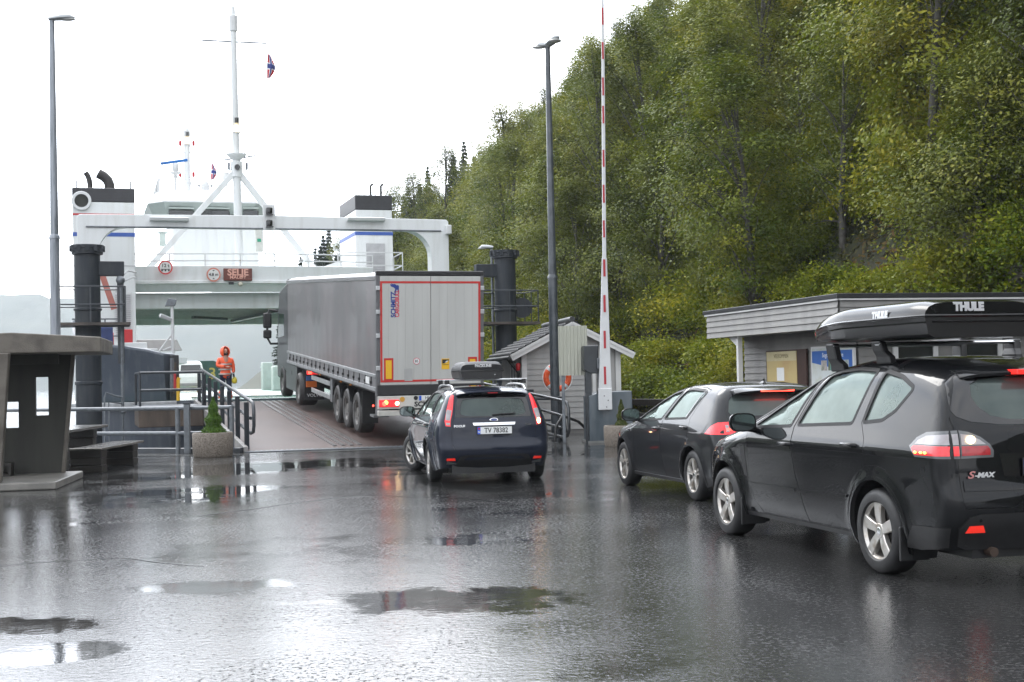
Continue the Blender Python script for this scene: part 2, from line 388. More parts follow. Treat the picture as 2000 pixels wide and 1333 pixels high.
# ---- value noise for terrain
_perm = rng.random((64, 64))
def vnoise(x, y):
    xi = np.floor(x).astype(int); yi = np.floor(y).astype(int); fx = x-xi; fy = y-yi; fx = fx*fx*(3-2*fx); fy = fy*fy*(3-2*fy)
    g = lambda a, b_: _perm[a % 64, b_ % 64]
    return (g(xi, yi)*(1-fx)+g(xi+1, yi)*fx)*(1-fy)+(g(xi, yi+1)*(1-fx)+g(xi+1, yi+1)*fx)*fy
def fbm(x, y): return vnoise(x, y)*.5+vnoise(x*2.1+5, y*2.1)*.27+vnoise(x*4.3, y*4.3+9)*.15+vnoise(x*9, y*9)*.08
def foot(s): return np.interp(s, [-60, 15, 30, 42, 60, 120, 170, 240], [27, 24, 21.2, 19.4, 19.3, 20.0, 21.5, 31.0])
def hill_h(u, s):
    u = np.asarray(u, float); s = np.asarray(s, float); d = u-foot(s); n = fbm(u*.11+3, s*.11)
    rock = np.interp(s, [18, 32, 44], [2.3, 1.9, 1.15])
    low = np.clip(d, 0, 3.2)*rock; k = np.interp(s, [0, 48, 75, 120, 170, 230], [1.25, 1.15, .88, .78, .6, .4])
    h = np.where(d < 0, d*.04, low + np.clip(d-3.2, 0, 60)*k)
    h = h + np.clip(d, 0, 4)/4*(n-.5)*4.2
    return np.minimum(h, 62) + np.where(d > 0, 0.0, -.02)
us = np.concatenate([np.arange(12, 30, .75), np.arange(30, 95, 2.2)]); ss = np.arange(-50, 290, 2.0)
UU, SS = np.meshgrid(us, ss); HH = hill_h(UU, SS)
vs = [tuple(US(u, s, h)) for u, s, h in zip(UU.ravel(), SS.ravel(), HH.ravel())]
nu = len(us); fs = [(j*nu+i, j*nu+i+1, (j+1)*nu+i+1, (j+1)*nu+i) for j in range(len(ss)-1) for i in range(nu-1) if UU[j, i] > foot(SS[j, i])-2.5]
def hill_mat():
    m = mat('hillside_soil_and_rock', (.018, .028, .008), .8, vscale=.6, col2=(.032, .032, .012), bump=.6, bscale=6)
    nt = m.node_tree; N = nt.nodes; L = nt.links; b = N['Principled BSDF']
    geo = N.new('ShaderNodeNewGeometry'); sp = N.new('ShaderNodeSeparateXYZ'); L.new(geo.outputs['Normal'], sp.inputs[0])
    r = N.new('ShaderNodeMapRange'); r.inputs[1].default_value = .42; r.inputs[2].default_value = .56; r.inputs[3].default_value = 1; r.inputs[4].default_value = 0; L.new(sp.outputs[2], r.inputs[0])
    tc = N.new('ShaderNodeTexCoord'); mp = N.new('ShaderNodeMapping'); mp.inputs['Scale'].default_value = (.5, .5, 1.6); L.new(tc.outputs['Object'], mp.inputs[0])
    n = N.new('ShaderNodeTexNoise'); n.inputs['Scale'].default_value = 1.6; n.inputs['Detail'].default_value = 8; L.new(mp.outputs[0], n.inputs['Vector'])
    cr = N.new('ShaderNodeValToRGB'); e = cr.color_ramp.elements; e[0].position = .40; e[0].color = (.016, .018, .010, 1); e[1].position = .70; e[1].color = (.11, .10, .085, 1)
    q = e.new(.55); q.color = (.045, .034, .018, 1); L.new(n.outputs[0], cr.inputs[0])
    mx = N.new('ShaderNodeMix'); mx.data_type = 'RGBA'; old = b.inputs['Base Color'].links[0].from_socket
    L.new(r.outputs[0], mx.inputs[0]); L.new(old, mx.inputs[6]); L.new(cr.outputs[0], mx.inputs[7]); L.new(mx.outputs[2], b.inputs['Base Color']); return m
b = MB(); b.add(vs, fs); tag(b.build('hillside', hill_mat(), smooth=60, fix=False), kind='structure')

# far shore across the fjord
def mountain():
    m = mat('far_forest_slope', (.035, .05, .035), .9, vscale=.02, col2=(.06, .07, .05))
    xs = np.linspace(-1600, 620, 150); rows = np.linspace(0, 1, 14)
    vs = []; fs = []
    ridge = 88 + 60*fbm(xs*.004+1, xs*0+2.0) + 14*(fbm(xs*.03, xs*0)-.5) - 55*np.clip((xs+180)/600, 0, 1)
    for j, t in enumerate(rows):
        for i, x in enumerate(xs):
            bump = 16*(fbm(np.array(x*.02), np.array(t*3.0+7))-.5)*(0 if j == 0 else 1)
            vs.append((x, 1380 + 260*t + bump*2, -2 + ridge[i]*t**.8 + bump*t))
    n = len(xs)
    for j in range(len(rows)-1):
        for i in range(n-1): fs.append((j*n+i, j*n+i+1, (j+1)*n+i+1, (j+1)*n+i))
    b = MB(); b.add(vs, fs); tag(b.build('far_mountain', m, smooth=80, fix=False), kind='structure')
mountain()
def added_dark_hill():
    # added green hill, unseen left of view, put in to darken car-side reflections
    xs = np.linspace(0, 1, 60); rows = np.linspace(0, 1, 12); vs = []; fs = []
    for j, t in enumerate(rows):
        for i, a in enumerate(xs):
            an = radians(28+62*a); d = 150+90*t-25*sin(pi*a); hgt = 46*sin(pi*min(1, .08+a*.9))**.6*(1+.35*(fbm(np.array(a*9.0), np.array(2.0))-.5))
            n = 5*(fbm(np.array(a*40), np.array(t*8.0))-.5)
            vs.append((-sin(an)*d, cos(an)*d, -2+hgt*t**.8+n*t))
    n = 60
    for j in range(11):
        for i in range(n-1): fs.append((j*n+i, j*n+i+1, (j+1)*n+i+1, (j+1)*n+i))
    b = MB(); b.add(vs, fs); tag(b.build('added_dark_hill', mat('added_dark_hill_green', (.022, .034, .014), .9, vscale=.15, col2=(.035, .045, .02)), smooth=60, fix=False), kind='structure')
added_dark_hill()

# ================================================================== vegetation
def leaf_mat(name, c1, c2, c3, trans=.35):
    m = bpy.data.materials.new(name); m.use_nodes = True; nt = m.node_tree; N = nt.nodes; L = nt.links; b = N['Principled BSDF']
    at = N.new('ShaderNodeAttribute'); at.attribute_name = 'clump'; oi = N.new('ShaderNodeObjectInfo')
    cr = N.new('ShaderNodeValToRGB'); e = cr.color_ramp.elements; e[0].position = 0; e[0].color = tuple(c1)+(1,); e[1].position = 1; e[1].color = tuple(c3)+(1,)
    q = e.new(.55); q.color = tuple(c2)+(1,)
    ma = N.new('ShaderNodeMath'); ma.operation = 'MULTIPLY_ADD'; L.new(oi.outputs['Random'], ma.inputs[0]); ma.inputs[1].default_value = .5; ma.inputs[2].default_value = -.22
    ad = N.new('ShaderNodeMath'); ad.use_clamp = True; L.new(ma.outputs[0], ad.inputs[0]); L.new(at.outputs['Fac'], ad.inputs[1]); L.new(ad.outputs[0], cr.inputs[0])
    L.new(cr.outputs[0], b.inputs['Base Color']); b.inputs['Roughness'].default_value = .5; b.inputs['Specular IOR Level'].default_value = .18
    tl = N.new('ShaderNodeBsdfTranslucent'); L.new(cr.outputs[0], tl.inputs[0]); mx = N.new('ShaderNodeMixShader'); mx.inputs[0].default_value = trans
    L.new(b.outputs[0], mx.inputs[1]); L.new(tl.outputs[0], mx.inputs[2]); L.new(mx.outputs[0], N['Material Output'].inputs[0]); return m
LEAF = leaf_mat('broadleaf_foliage', (.060, .092, .007), (.172, .198, .016), (.32, .29, .028))
LEAFG = leaf_mat('grey_green_foliage', (.064, .090, .013), (.160, .182, .026), (.27, .255, .038))
LEAFY = leaf_mat('yellow_green_foliage', (.075, .12, .008), (.205, .24, .015), (.40, .35, .025))
LEAFS = leaf_mat('spruce_needles', (.012, .028, .014), (.022, .045, .022), (.04, .065, .03), .12)
LEAFB = leaf_mat('rusty_undergrowth', (.040, .055, .014), (.085, .075, .020), (.17, .095, .03))
LEAFT = leaf_mat('thuja_foliage', (.045, .10, .012), (.085, .16, .018), (.14, .22, .03), .2)
BARK = mat('bark', (.045, .040, .034), .8, vscale=6, col2=(.085, .08, .07), bump=.4, bscale=20)
def leaf_mesh(name, cen, nor, size, clump, m, aspect=.55, parent=None):
    """cen (n,3) leaf centres, nor (n,3) leaf normals, size (n,), clump (n,) -> one mesh of small leaf diamonds"""
    n = len(cen); r = rng.normal(size=(n, 3)); t = np.cross(nor, r); t /= np.linalg.norm(t, axis=1)[:, None]+1e-9; bt = np.cross(nor, t); bt /= np.linalg.norm(bt, axis=1)[:, None]+1e-9
    s = size[:, None]
    V = np.empty((n, 4, 3)); V[:, 0] = cen-t*s; V[:, 1] = cen+bt*s*aspect-t*s*.1; V[:, 2] = cen+t*s; V[:, 3] = cen-bt*s*aspect-t*s*.1
    me = bpy.data.meshes.new(name); me.vertices.add(4*n); me.vertices.foreach_set('co', V.ravel())
    me.loops.add(4*n); me.loops.foreach_set('vertex_index', np.arange(4*n)); me.polygons.add(n)
    me.polygons.foreach_set('loop_start', np.arange(0, 4*n, 4)); me.polygons.foreach_set('loop_total', np.full(n, 4))
    a = me.attributes.new('clump', 'FLOAT', 'POINT'); a.data.foreach_set('value', np.repeat(clump, 4).astype(np.float32))
    me.materials.append(m); me.update(calc_edges=True)
    o = bpy.data.objects.new(name, me); COL.objects.link(o); o.parent = parent; return o
def unit(n): v = rng.normal(size=(n, 3)); return v/np.linalg.norm(v, axis=1)[:, None]
def broadleaf(label, h=8.5, r=2.7, clumps=85, per=260, m=LEAF, lsz=.068, base=.13, lean=0.0, droop=0.0, name='broadleaf_tree', sparse=1.0):
    root = empty(name, label=label, cat='tree')
    tr = MB(); top = Vector((lean, 0, h*.9)); pts = [Vector((0, 0, -.6)), Vector((lean*.15, .05, h*.25)), Vector((lean*.45, -.05, h*.55)), top]
    tr.tube(pts, [.17, .13, .085, .02], 7)
    C = []; 
    while len(C) < clumps:
        t = rng.random(); z = h*(base+(1-base)*t); ang = rng.random()*2*pi
        prof = (sin(pi*min(1, (t*.86+.14)))**.75)*(1-.25*t)
        rr = r*prof*sqrt(.12+.88*rng.random())*(1+.25*sin(3*ang+z))
        C.append((lean*z/h+rr*cos(ang), rr*sin(ang), z-droop*rr*.5+rng.normal()*.15))
    C = np.array(C)
    for i in range(0, clumps, 3):
        c = Vector(C[i]); k = max(.12, min(.88, (c.z/h)-.22)); p = Vector((lean*k, 0, h*k))
        mid = p.lerp(c, .55)+Vector((0, 0, .12)); tr.tube([p, mid, c], [.045, .028, .01], 4, cap=False)
    tr.build('trunk', BARK, root, smooth=60, fix=False)
    n = clumps*per; idx = np.repeat(np.arange(clumps), per)
    cs = (.45+.5*rng.random(clumps))*r/2.7*sparse; off = rng.normal(size=(n, 3))*np.array([.58, .58, .36]); cen = C[idx]+off*cs[idx][:, None]
    if droop: cen[:, 2] -= np.abs(off[:, 0]*off[:, 1])*droop*1.2
    out = cen-np.array([0, 0, h*.45]); out[:, 2] *= .5; out /= np.linalg.norm(out, axis=1)[:, None]
    nor = unit(n)*.55+out*.5+np.array([0, 0, .7]); nor /= np.linalg.norm(nor, axis=1)[:, None]
    cl = np.clip(rng.normal(.42, .2, clumps)[idx]+rng.normal(0, .08, n), 0, 1)
    leaf_mesh('crown', cen, nor, lsz*(.6+.8*rng.random(n)), cl, m, parent=root); return root
def spruce(label, h=12, r=2.3, name='spruce_tree'):
    root = empty(name, label=label, cat='tree'); tr = MB(); tr.tube([(0, 0, -.6), (0, 0, h*.98)], [.2, .02], 7)
    cen = []; nor = []; cl = []
    lv = int(h*2.3)
    for i in range(lv):
        t = (i+.5)/lv; z = h*(.06+.94*t); R = r*(1-t)**.85+.08; nb = int(5+5*(1-t))
        for k in range(nb):
            a = rng.random()*2*pi; L_ = R*(.75+.4*rng.random()); c = rng.random()*.6+.1
            tr.tube([(0, 0, z), (cos(a)*L_*.9, sin(a)*L_*.9, z-L_*.28)], [.03, .008], 3, cap=False)
            m_ = int(60+120*L_/2)
            q = rng.random(m_)**.7*L_; w = rng.normal(size=m_)*.16*(L_-q*.6)
            cen.append(np.stack([cos(a)*q-sin(a)*w, sin(a)*q+cos(a)*w, z-q*.32+q*q*.03-np.abs(rng.normal(size=m_))*.12], 1))
            nor.append(np.array([0, 0, 1])+rng.normal(size=(m_, 3))*.55); cl.append(np.full(m_, c))
    tr.build('trunk', BARK, root, fix=False, smooth=60)
    cen = np.concatenate(cen); nor = np.concatenate(nor); nor /= np.linalg.norm(nor, axis=1)[:, None]; cl = np.concatenate(cl)
    leaf_mesh('crown', cen, nor, .13*(.6+.8*rng.random(len(cen))), cl, LEAFS, .4, root); return root
def bush(label, r=1.5, m=LEAFY, n_cl=34, per=230, lsz=.056, name='shrub', flat=.8):
    root = empty(name, label=label, cat='shrub')
    C = unit(n_cl)*(.35+.65*rng.random(n_cl))[:, None]*r; C[:, 2] = np.abs(C[:, 2])*flat+.25
    st = MB()
    for i in range(0, n_cl, 2): st.tube([(0, 0, -.4), tuple(C[i]*.5), tuple(C[i])], [.03, .02, .006], 4, cap=False)
    st.build('stems', BARK, root, fix=False, smooth=60)
    idx = np.repeat(np.arange(n_cl), per); n = len(idx); cen = C[idx]+rng.normal(size=(n, 3))*np.array([.3, .3, .2])*r/1.5
    nor = unit(n)*.8+np.array([0, 0, .8]); nor /= np.linalg.norm(nor, axis=1)[:, None]
    leaf_mesh('foliage', cen, nor, lsz*(.6+.8*rng.random(n)), np.clip(rng.normal(.4, .2, n_cl)[idx]+rng.normal(0, .1, n), 0, 1), m, parent=root); return root

def forest():
    GT = 'trees of the dense wood on the hillside'; GS = 'shrubs along the foot of the hillside'
    protos = [broadleaf('bushy mid green tree in the dense wood on the hillside', 8.5, 2.7),
              broadleaf('tall loose green tree in the dense wood on the hillside', 10, 2.6, 80, 240, LEAF, .065, .18, .7),
              broadleaf('grey green drooping birch in the dense wood on the hillside', 10.5, 2.7, 90, 240, LEAFG, .060, .15, .4, .6, 'birch_tree'),
              broadleaf('low wide grey green tree in the dense wood on the hillside', 7.2, 3.2, 85, 260, LEAFG, .068, .18, -.5),
              broadleaf('thin twiggy tree with sparse leaves in the dense wood on the hillside', 8, 2.6, 60, 130, LEAFG, .058, .12, .3, 0, 'broadleaf_tree', 1.15)]
    spr = [spruce('dark spruce standing at the far end of the wooded hillside', 12, 2.4), spruce('tall narrow dark spruce at the far end of the wooded hillside', 14.5, 2.2)]
    shr = [bush('bright yellow green shrub at the foot of the wooded hillside', 1.7), bush('mid green shrub at the foot of the wooded hillside', 1.8, LEAF), bush('low yellow tinted shrub at the foot of the wooded hillside', 1.3, LEAFY, 30, 230, .054, 'shrub', .6)]
    used = {}
    def put(proto, loc, rz, sc, group):
        c = proto if proto.name not in used else copy_tree(proto); used[proto.name] = 1
        c.location = loc; c.rotation_euler = (0, 0, rz); c.scale = (sc, sc, sc*(.9+.2*random.random())); c['group'] = group
    pts = []; tries = 0; R_ = random.Random(11)
    while len(pts) < 292 and tries < 90000:
        tries += 1
        s = 14+R_.random()**1.35*170; d = 1.8+R_.random()**1.1*28; u = float(foot(s))+d
        z = float(hill_h(u, s)); p = US(u, s, z)
        if p.y < 18: continue
        px = CPX+FPX*p.x/p.y; top = (z+9-EYE)/p.y; bot = (z-EYE)/p.y
        if px > 2120 or px < 430 or bot > .30: continue
        if s < 30 and d < 2.4: continue
        sp = 2.55 if s < 70 else 3.1
        if any((u-a)**2+(s-b_)**2 < sp*sp for a, b_, *_ in pts): continue
        pts.append((u, s, z, px))
    for i, (u, s, z, px) in enumerate(pts):
        far = s > 118 and (px < 935)
        if far and R_.random() < .8: pr = R_.choice(spr)
        else: pr = R_.choices(protos, [3, 2.4, 3, 2, 1.3])[0]
        sc = R_.uniform(.82, 1.15)
        if pr in spr: sc *= .8
        put(pr, US(u, s, z), R_.random()*6.28, sc, GT if pr not in spr else 'dark spruces at the end of the hillside')
    pts2 = []; tries = 0
    while len(pts2) < 215 and tries < 40000:
        tries += 1; s = R_.uniform(22, 120); d = R_.uniform(.3, 7.5 if s > 42 else 9); u = float(foot(s))+d; z = float(hill_h(u, s)); p = US(u, s, z); px = CPX+FPX*p.x/p.y
        if px > 2100 or px < 880: continue
        if px > 1780 and d < 5.5 and R_.random() < .72: continue
        if any((u-a)**2+(s-b_)**2 < 1.3**2 for a, b_ in pts2): continue
        pts2.append((u, s)); pr = R_.choices(shr, [3, 1.5 if s > 42 else 2.5, 2])[0]; put(pr, US(u, s, z-.1), R_.random()*6.28, R_.uniform(.7, 1.25), GS)
    # undergrowth: uncountable low leaves over the slope
    n = 230000; s = 10+rng.random(n)**1.7*140; d = rng.random(n)**1.3*24; u = foot(s)+d; keep = (fbm(u*.4, s*.4) > .22); u = u[keep]; s = s[keep]; n = len(u)
    z = hill_h(u, s)+rng.random(n)*.45-.03; A = np.array([[RV.x, RV.y], [FV.x, FV.y]]); cen = np.stack([u*A[0, 0]+s*A[1, 0], u*A[0, 1]+s*A[1, 1], z], 1)
    nor = unit(n)*.7+np.array([-.5, -.2, .7]); nor /= np.linalg.norm(nor, axis=1)[:, None]
    cl = np.clip(fbm(u*.5, s*.5)*1.5-.35+rng.normal(0, .15, n), 0, 1)
    tag(leaf_mesh('undergrowth', cen, nor, .075*(.6+.9*rng.random(n))*np.clip(.75+s/80, .8, 2), cl, LEAFB), 'low rusty and green undergrowth covering the hillside', 'undergrowth', kind='stuff')
forest()
def rocks():
    RM = mat('mossy_grey_rock', (.17, .155, .14), .75, vscale=2.2, col2=(.045, .05, .02), bump=.7, bscale=9, thr=(.42, .6), detail=8)
    R_ = random.Random(4); base = None
    for k in range(11):
        s = R_.uniform(25.5, 31.5); d = R_.uniform(.6, 3.6); u = float(foot(s))+d; z = float(hill_h(u, s))
        if base is None:
            bm = bmesh.new(); bmesh.ops.create_icosphere(bm, subdivisions=4, radius=1)
            for v in bm.verts:
                p = v.co.copy(); n = .30*(fbm(np.array(p.x*2.1+7), np.array(p.y*2.1+p.z*1.7)))+.12*math.floor(p.z*5+p.x)/5
                v.co = Vector((round(p.x*3.2)/3.2*.45+p.x*.55, round(p.y*3.2)/3.2*.45+p.y*.55, round(p.z*4)/4*.6+p.z*.4))*(.8+n)
            me = bpy.data.meshes.new('rock'); bm.to_mesh(me); bm.free(); me.materials.append(RM); base = bpy.data.objects.new('rock', me); COL.objects.link(base); o = base
        else: o = base.copy(); COL.objects.link(o)
        o.location = US(u, s, z-.1); o.rotation_euler = (R_.uniform(-.3, .3), R_.uniform(-.3, .3), R_.random()*6.28); q = R_.uniform(.5, 1.15); o.scale = (q*1.5, q*1.1, q*.75)
        tag(o, 'mossy grey rock in the bank behind the grey kiosk', 'rock', 'rocks in the bank behind the kiosk')
rocks()
# haze over the fjord and far shore
def haze():
    m = bpy.data.materials.new('haze_air'); m.use_nodes = True; nt = m.node_tree; nt.nodes.clear()
    out = nt.nodes.new('ShaderNodeOutputMaterial'); v = nt.nodes.new('ShaderNodeVolumePrincipled'); v.inputs['Color'].default_value = (.90, .95, 1, 1)
    v.inputs['Density'].default_value = .00024; v.inputs['Anisotropy'].default_value = .2; nt.links.new(v.outputs[0], out.inputs['Volume'])
    b = MB(); b.box(-1700, 950, -110, 1950, -5.2, 205); o = b.build('haze', m); tag(o, 'pale rainy haze filling the air over the fjord', 'haze', kind='stuff')
haze()
# ================================================================== ferry, ramp, quay furniture (ramp frame: x = across, y = towards the ferry)
U0, S0 = 6.6, 45.6
DECKZ = 1.02
DECKM = mat('green_deck_paint', (.045, .16, .10), .22, vscale=.8, col2=(.20, .24, .22), bump=.1, bscale=40, rvar=.1, thr=(.5, .7))
RUST = mat('rusty_girder', (.085, .062, .045), .6, vscale=2.5, col2=(.045, .03, .022), bump=.2, bscale=30, streak=1.5)
LOUV = mat('louvre_grey', (.42, .42, .43), .5, var=.15)
WINDK = mat('dark_window_glass', (.012, .016, .016), .08, coat=.5, var=.3)
GREENW = mat('pale_green_white_paint', (.50, .57, .535), .4, var=.1)
SIGNR = mat('sign_red', (.62, .03, .03), .4, var=.08)
LEDB = mat('led_board', (.15, .035, .022), .5, var=.4, vscale=30)
LEDT = mat('led_text', (.55, .30, .24), .4, emit=(1, .42, .3), estr=.06)
FLAGR = mat('flag_red', (.50, .02, .035), .7, var=.2)
FLAGW = mat('flag_white', (.75, .75, .78), .7, var=.1)
FLAGB = mat('flag_blue', (.02, .035, .20), .7, var=.2)
RADB = mat('radar_blue', (.02, .16, .50), .4, var=.1)
GREENB = mat('green_bin_plastic', (.02, .25, .13), .4, var=.2)

FE = empty('ferry', US(U0, S0), QA, 'white car ferry with blue grey bow, gantry frame and tall mast moored at the ramp', 'ferry')
def L_(u, s, z): return Vector((u-U0, s-S0, z))
def FP(px, py, s):
    u, z = FS(px, py, s); return L_(u, s, z)
def part(mb, name, m, parent=FE, **k): return mb.build(name, m, parent, **k)

def ferry():
    E_ = 112.0                                             # far end of the ferry along the ramp axis
    # hull: sides with rounded far end, below deck
    b = MB(); out = [(-.3, 47.2), (-.35, 60), (-.35, 100), (1.5, 108), (5, E_), (8.2, E_), (11.7, 108), (13.5, 100), (13.5, 60), (13.4, 47.2), (10.6, 46.2), (2.7, 46.2)]
    b.prism([(u-U0, s-S0) for u, s in out], (0, 0, -2.6), (1, 0, 0), (0, 1, 0), (0, 0, 2.6+DECKZ-.02)); part(b, 'hull', HULL)
    b = MB(); inn = [(.1, 47.6), (.1, 100), (5, E_-.5), (8.2, E_-.5), (13.1, 100), (13.1, 47.6), (10.6, 46.25), (2.7, 46.25)]
    b.add([L_(u, s, DECKZ) for u, s in inn], [tuple(range(len(inn)))]); d = part(b, 'car_deck', DECKM, fix=False)
    if d.data.polygons[0].normal.z < 0: d.data.flip_normals()
    # flap between ramp and deck, deck lane stripes
    b = MB(); b.add([L_(3.6, 45.5, .93), L_(10.1, 45.5, .93), L_(10.1, 49.2, DECKZ+.02), L_(3.6, 49.2, DECKZ+.02), L_(3.6, 45.5, .86), L_(10.1, 45.5, .86)], [(0, 1, 2, 3), (0, 4, 5, 1)])
    b.box(3.6-U0, 10.1-U0, 3.55, 3.72, DECKZ+.03, DECKZ+.07); part(b, 'deck_flap', DECKM, fix=False)
    b = MB()
    for u in (4.2, 6.7, 9.2): b.box(u-U0-.07, u-U0+.07, 8, 60, DECKZ+.002, DECKZ+.006)
    part(b, 'lane_stripe', YELL)
    b = MB(); b.add([L_(5.0, 50, DECKZ+.005), L_(8.6, 50, DECKZ+.005), L_(8.6, 100, DECKZ+.005), L_(5.0, 100, DECKZ+.005)], [(0, 1, 2, 3)]); part(b, 'worn_deck_lane', mat('worn_deck', (.33, .36, .34), .25, vscale=.5, col2=(.12, .25, .19), rvar=.1), fix=False)
    # port bow bulwark: curved sheer strake (left) and its starboard twin
    def bulwark(sgn):
        b = MB(); c = 6.6
        line = [(c-sgn*6.95, 49.5, 3.75), (c-sgn*6.9, 48.3, 3.3), (c-sgn*6.6, 47.5, 2.98), (c-sgn*6.0, 47.1, 2.86), (c-sgn*5.3, 46.9, 2.78), (c-sgn*4.6, 46.75, 2.66), (c-sgn*4.1, 46.7, 2.52), (c-sgn*3.72, 47.2, 2.5)]
        o_ = [L_(u, s, z) for u, s, z in line]; i_ = [L_(u+sgn*.12, s+.3, z) for u, s, z in line]
        ob = [L_(u*.97+c*.03, s+.45, .96) for u, s, z in line]; ib = [L_(u*.97+c*.03+sgn*.12, s+.7, .96) for u, s, z in line]
        b.loft([o_, i_, ib, ob], cap=False, close=False); n = len(line)
        vs = o_+ob; b.add(vs, [(i, i+1, n+i+1, n+i) for i in range(n-1)])
        part(b, 'bow_bulwark', HULL, smooth=40)
        b = MB(); b.tube([p+Vector((0, .1, .03)) for p in o_], .07, 6); part(b, 'bulwark_rail', HULL, smooth=50)
        # pale rubbing strake under it
        b = MB(); fl = [L_(c-sgn*7.1, 48.0, .92), L_(c-sgn*6.6, 47.0, .92), L_(c-sgn*5.0, 46.35, .92), L_(c-sgn*3.7, 46.2, .94)]
        for p, q in zip(fl, fl[1:]): b.bar(p, q, .34, .16)
        part(b, 'rubbing_strake', mat('pale_fender', (.42, .43, .44), .4, var=.3), bevel=.03)
        b = MB(); b.bar(L_(c-sgn*3.72, 47.1, .95), L_(c-sgn*3.72, 47.1, 2.55), .3, .34); part(b, 'bulwark_end_post', BLACKP, bevel=.03)
        b = MB(); b.bar(L_(c-sgn*3.72, 46.9, 1.25), L_(c-sgn*3.72, 46.9, 2.3), .12, .04); part(b, 'hazard_panel', RUST)
    bulwark(1); bulwark(-1)
    # inner side bulwarks of the car deck with posts
    for sgn in (1, -1):
        b = MB(); u = 6.6-sgn*6.55
        for s in np.arange(52, 104, 4.0): b.box(u-U0-.09, u-U0+.09, s-S0, s-S0+3.9, DECKZ, DECKZ+1.35+.25*max(0, (100-s)/50)); b.box(u-U0-.16, u-U0+.16, s-S0+1.7, s-S0+1.9, DECKZ, DECKZ+1.5+.25*max(0, (100-s)/50))
        b.box(u-U0-.2, u-U0+.2, 52-S0, 106-S0, DECKZ+1.62, DECKZ+1.72); part(b, 'side_bulwark', GREENW)
    for s in (74, 88):
        for u in (13.0, .1): b = MB(); b.box(u-U0-.14, u-U0+.14, s-S0, s-S0+.35, DECKZ, 5.3); part(b, 'deck_column', WHITE)
    b = MB(); b.box(11.3-U0, 12.3-U0, 86-S0, 87-S0, DECKZ, DECKZ+1.5); part(b, 'deck_locker', GREENW, bevel=.05); b = MB(); b.box(11.9-U0, 12.6-U0, 96-S0, 97-S0, DECKZ, DECKZ+1.9); part(b, 'deck_locker', GREENW, bevel=.05)
    b = MB(); b.lathe([(.28, 0), (.3, .1), (.34, 1.4), (.3, 1.5)], 12, L_(11.6, 75.5, DECKZ+.1)); part(b, 'green_canister', GREENB, smooth=40)
    b = MB(); b.lathe([(.2, 0), (.2, 1.5)], 12, L_(11.0, 77, DECKZ+.1)); part(b, 'blue_canister', BLUESTR, smooth=40)
    # far bow gate with the lane number
    b = MB(); gp = [(3.2, DECKZ), (10.2, DECKZ), (10.2, 3.0), (9.6, 3.3), (3.8, 3.3), (3.2, 3.0)]
    b.prism([(u-U0, z) for u, z in gp], (0, 108-S0, 0), (1, 0, 0), (0, 0, 1), (0, .25, 0)); bg = part(b, 'bow_gate', mat('bow_gate_green', (.010, .065, .05), .4, var=.3), bevel=.03)
    gx, gz = FS(415, 731, 107.9)
    text('lane_number', '3', mat('lane_number_yellow', (.45, .36, .06), .5), 1.25, bg, L_(gx, 107.96, gz), (1, 0, 0), (0, 0, 1), .02, .01)

    # gantry frame over the near end: box beam on two legs with curved knees
    g = 50.5; zt, zb = 7.68, 7.26; lo, li = -.2, .52; ro, ri = 13.45, 12.75
    def knee(xc, sx, n=8, r=1.0): return [(xc+sx*r*(1-cos(pi/2*k/n)), zb-r*(1-sin(pi/2*k/n))) for k in range(n+1)]
    inner = [(li, DECKZ)] + [(li+1.0*(1-cos(t)), zb-1.0+1.0*sin(t)) for t in np.linspace(0, pi/2, 9)] + [(ri-1.0*(1-cos(t)), zb-1.0+1.0*sin(t)) for t in np.linspace(pi/2, 0, 9)] + [(ri, DECKZ)]
    outer = [(ro, DECKZ), (ro, zt-.08), (ro-.08, zt), (6.6, zt+.06), (lo+.08, zt), (lo, zt-.08), (lo, DECKZ)]
    poly = [(u-U0, z) for u, z in inner+outer]
    b = MB(); b.prism(poly, (0, g-S0, 0), (1, 0, 0), (0, 0, 1), (0, .62, 0)); ga = part(b, 'gantry_frame', WHITE, bevel=.02)
    b = MB(); b.tube([L_(lo+.3, g-.03, zb-.02), L_(ro-.3, g-.03, zb-.02)], .03, 5); part(b, 'beam_cable', GREYST, ga)
    for px in ((292, 368), (677, 750)):
        p = FP(px[0], 431, g); q = FP(px[1], 431, g)
        b = MB(); b.prism([(0, 0), (.22, .02), (.26, .14), (.02, .18)], (p.x, g-.04-S0, p.z-.05), (0, -1, 0), (0, 0, 1), (q.x-p.x, 0, 0)); fx = part(b, 'flood_lamp', WHITE2, ga, bevel=.02)
    c = FP(525, 426, g); b = MB(); b.box(c.x-.22, c.x+.22, g-.12-S0, g-S0+.0, c.z-.48, c.z+.48); nb = part(b, 'signal_lamp_box', WHITE2, ga, bevel=.02)
    for dz in (-.23, .23):
        b = MB(); b.lathe([(.10, 0), (.12, .05), (.12, .22), (.10, .25)], 14, (c.x, g-.14-S0, c.z+dz-.12)); b.box(c.x-.13, c.x+.13, g-.3-S0, g-.12-S0, c.z+dz-.14, c.z+dz-.11); part(b, 'signal_lamp', BLACKG, ga, smooth=40)
    b = MB(); b.box(13.3-U0, 13.5-U0, g-.3-S0, g-S0, 7.1, 7.45); part(b, 'camera_box', WHITE2, ga, bevel=.03)

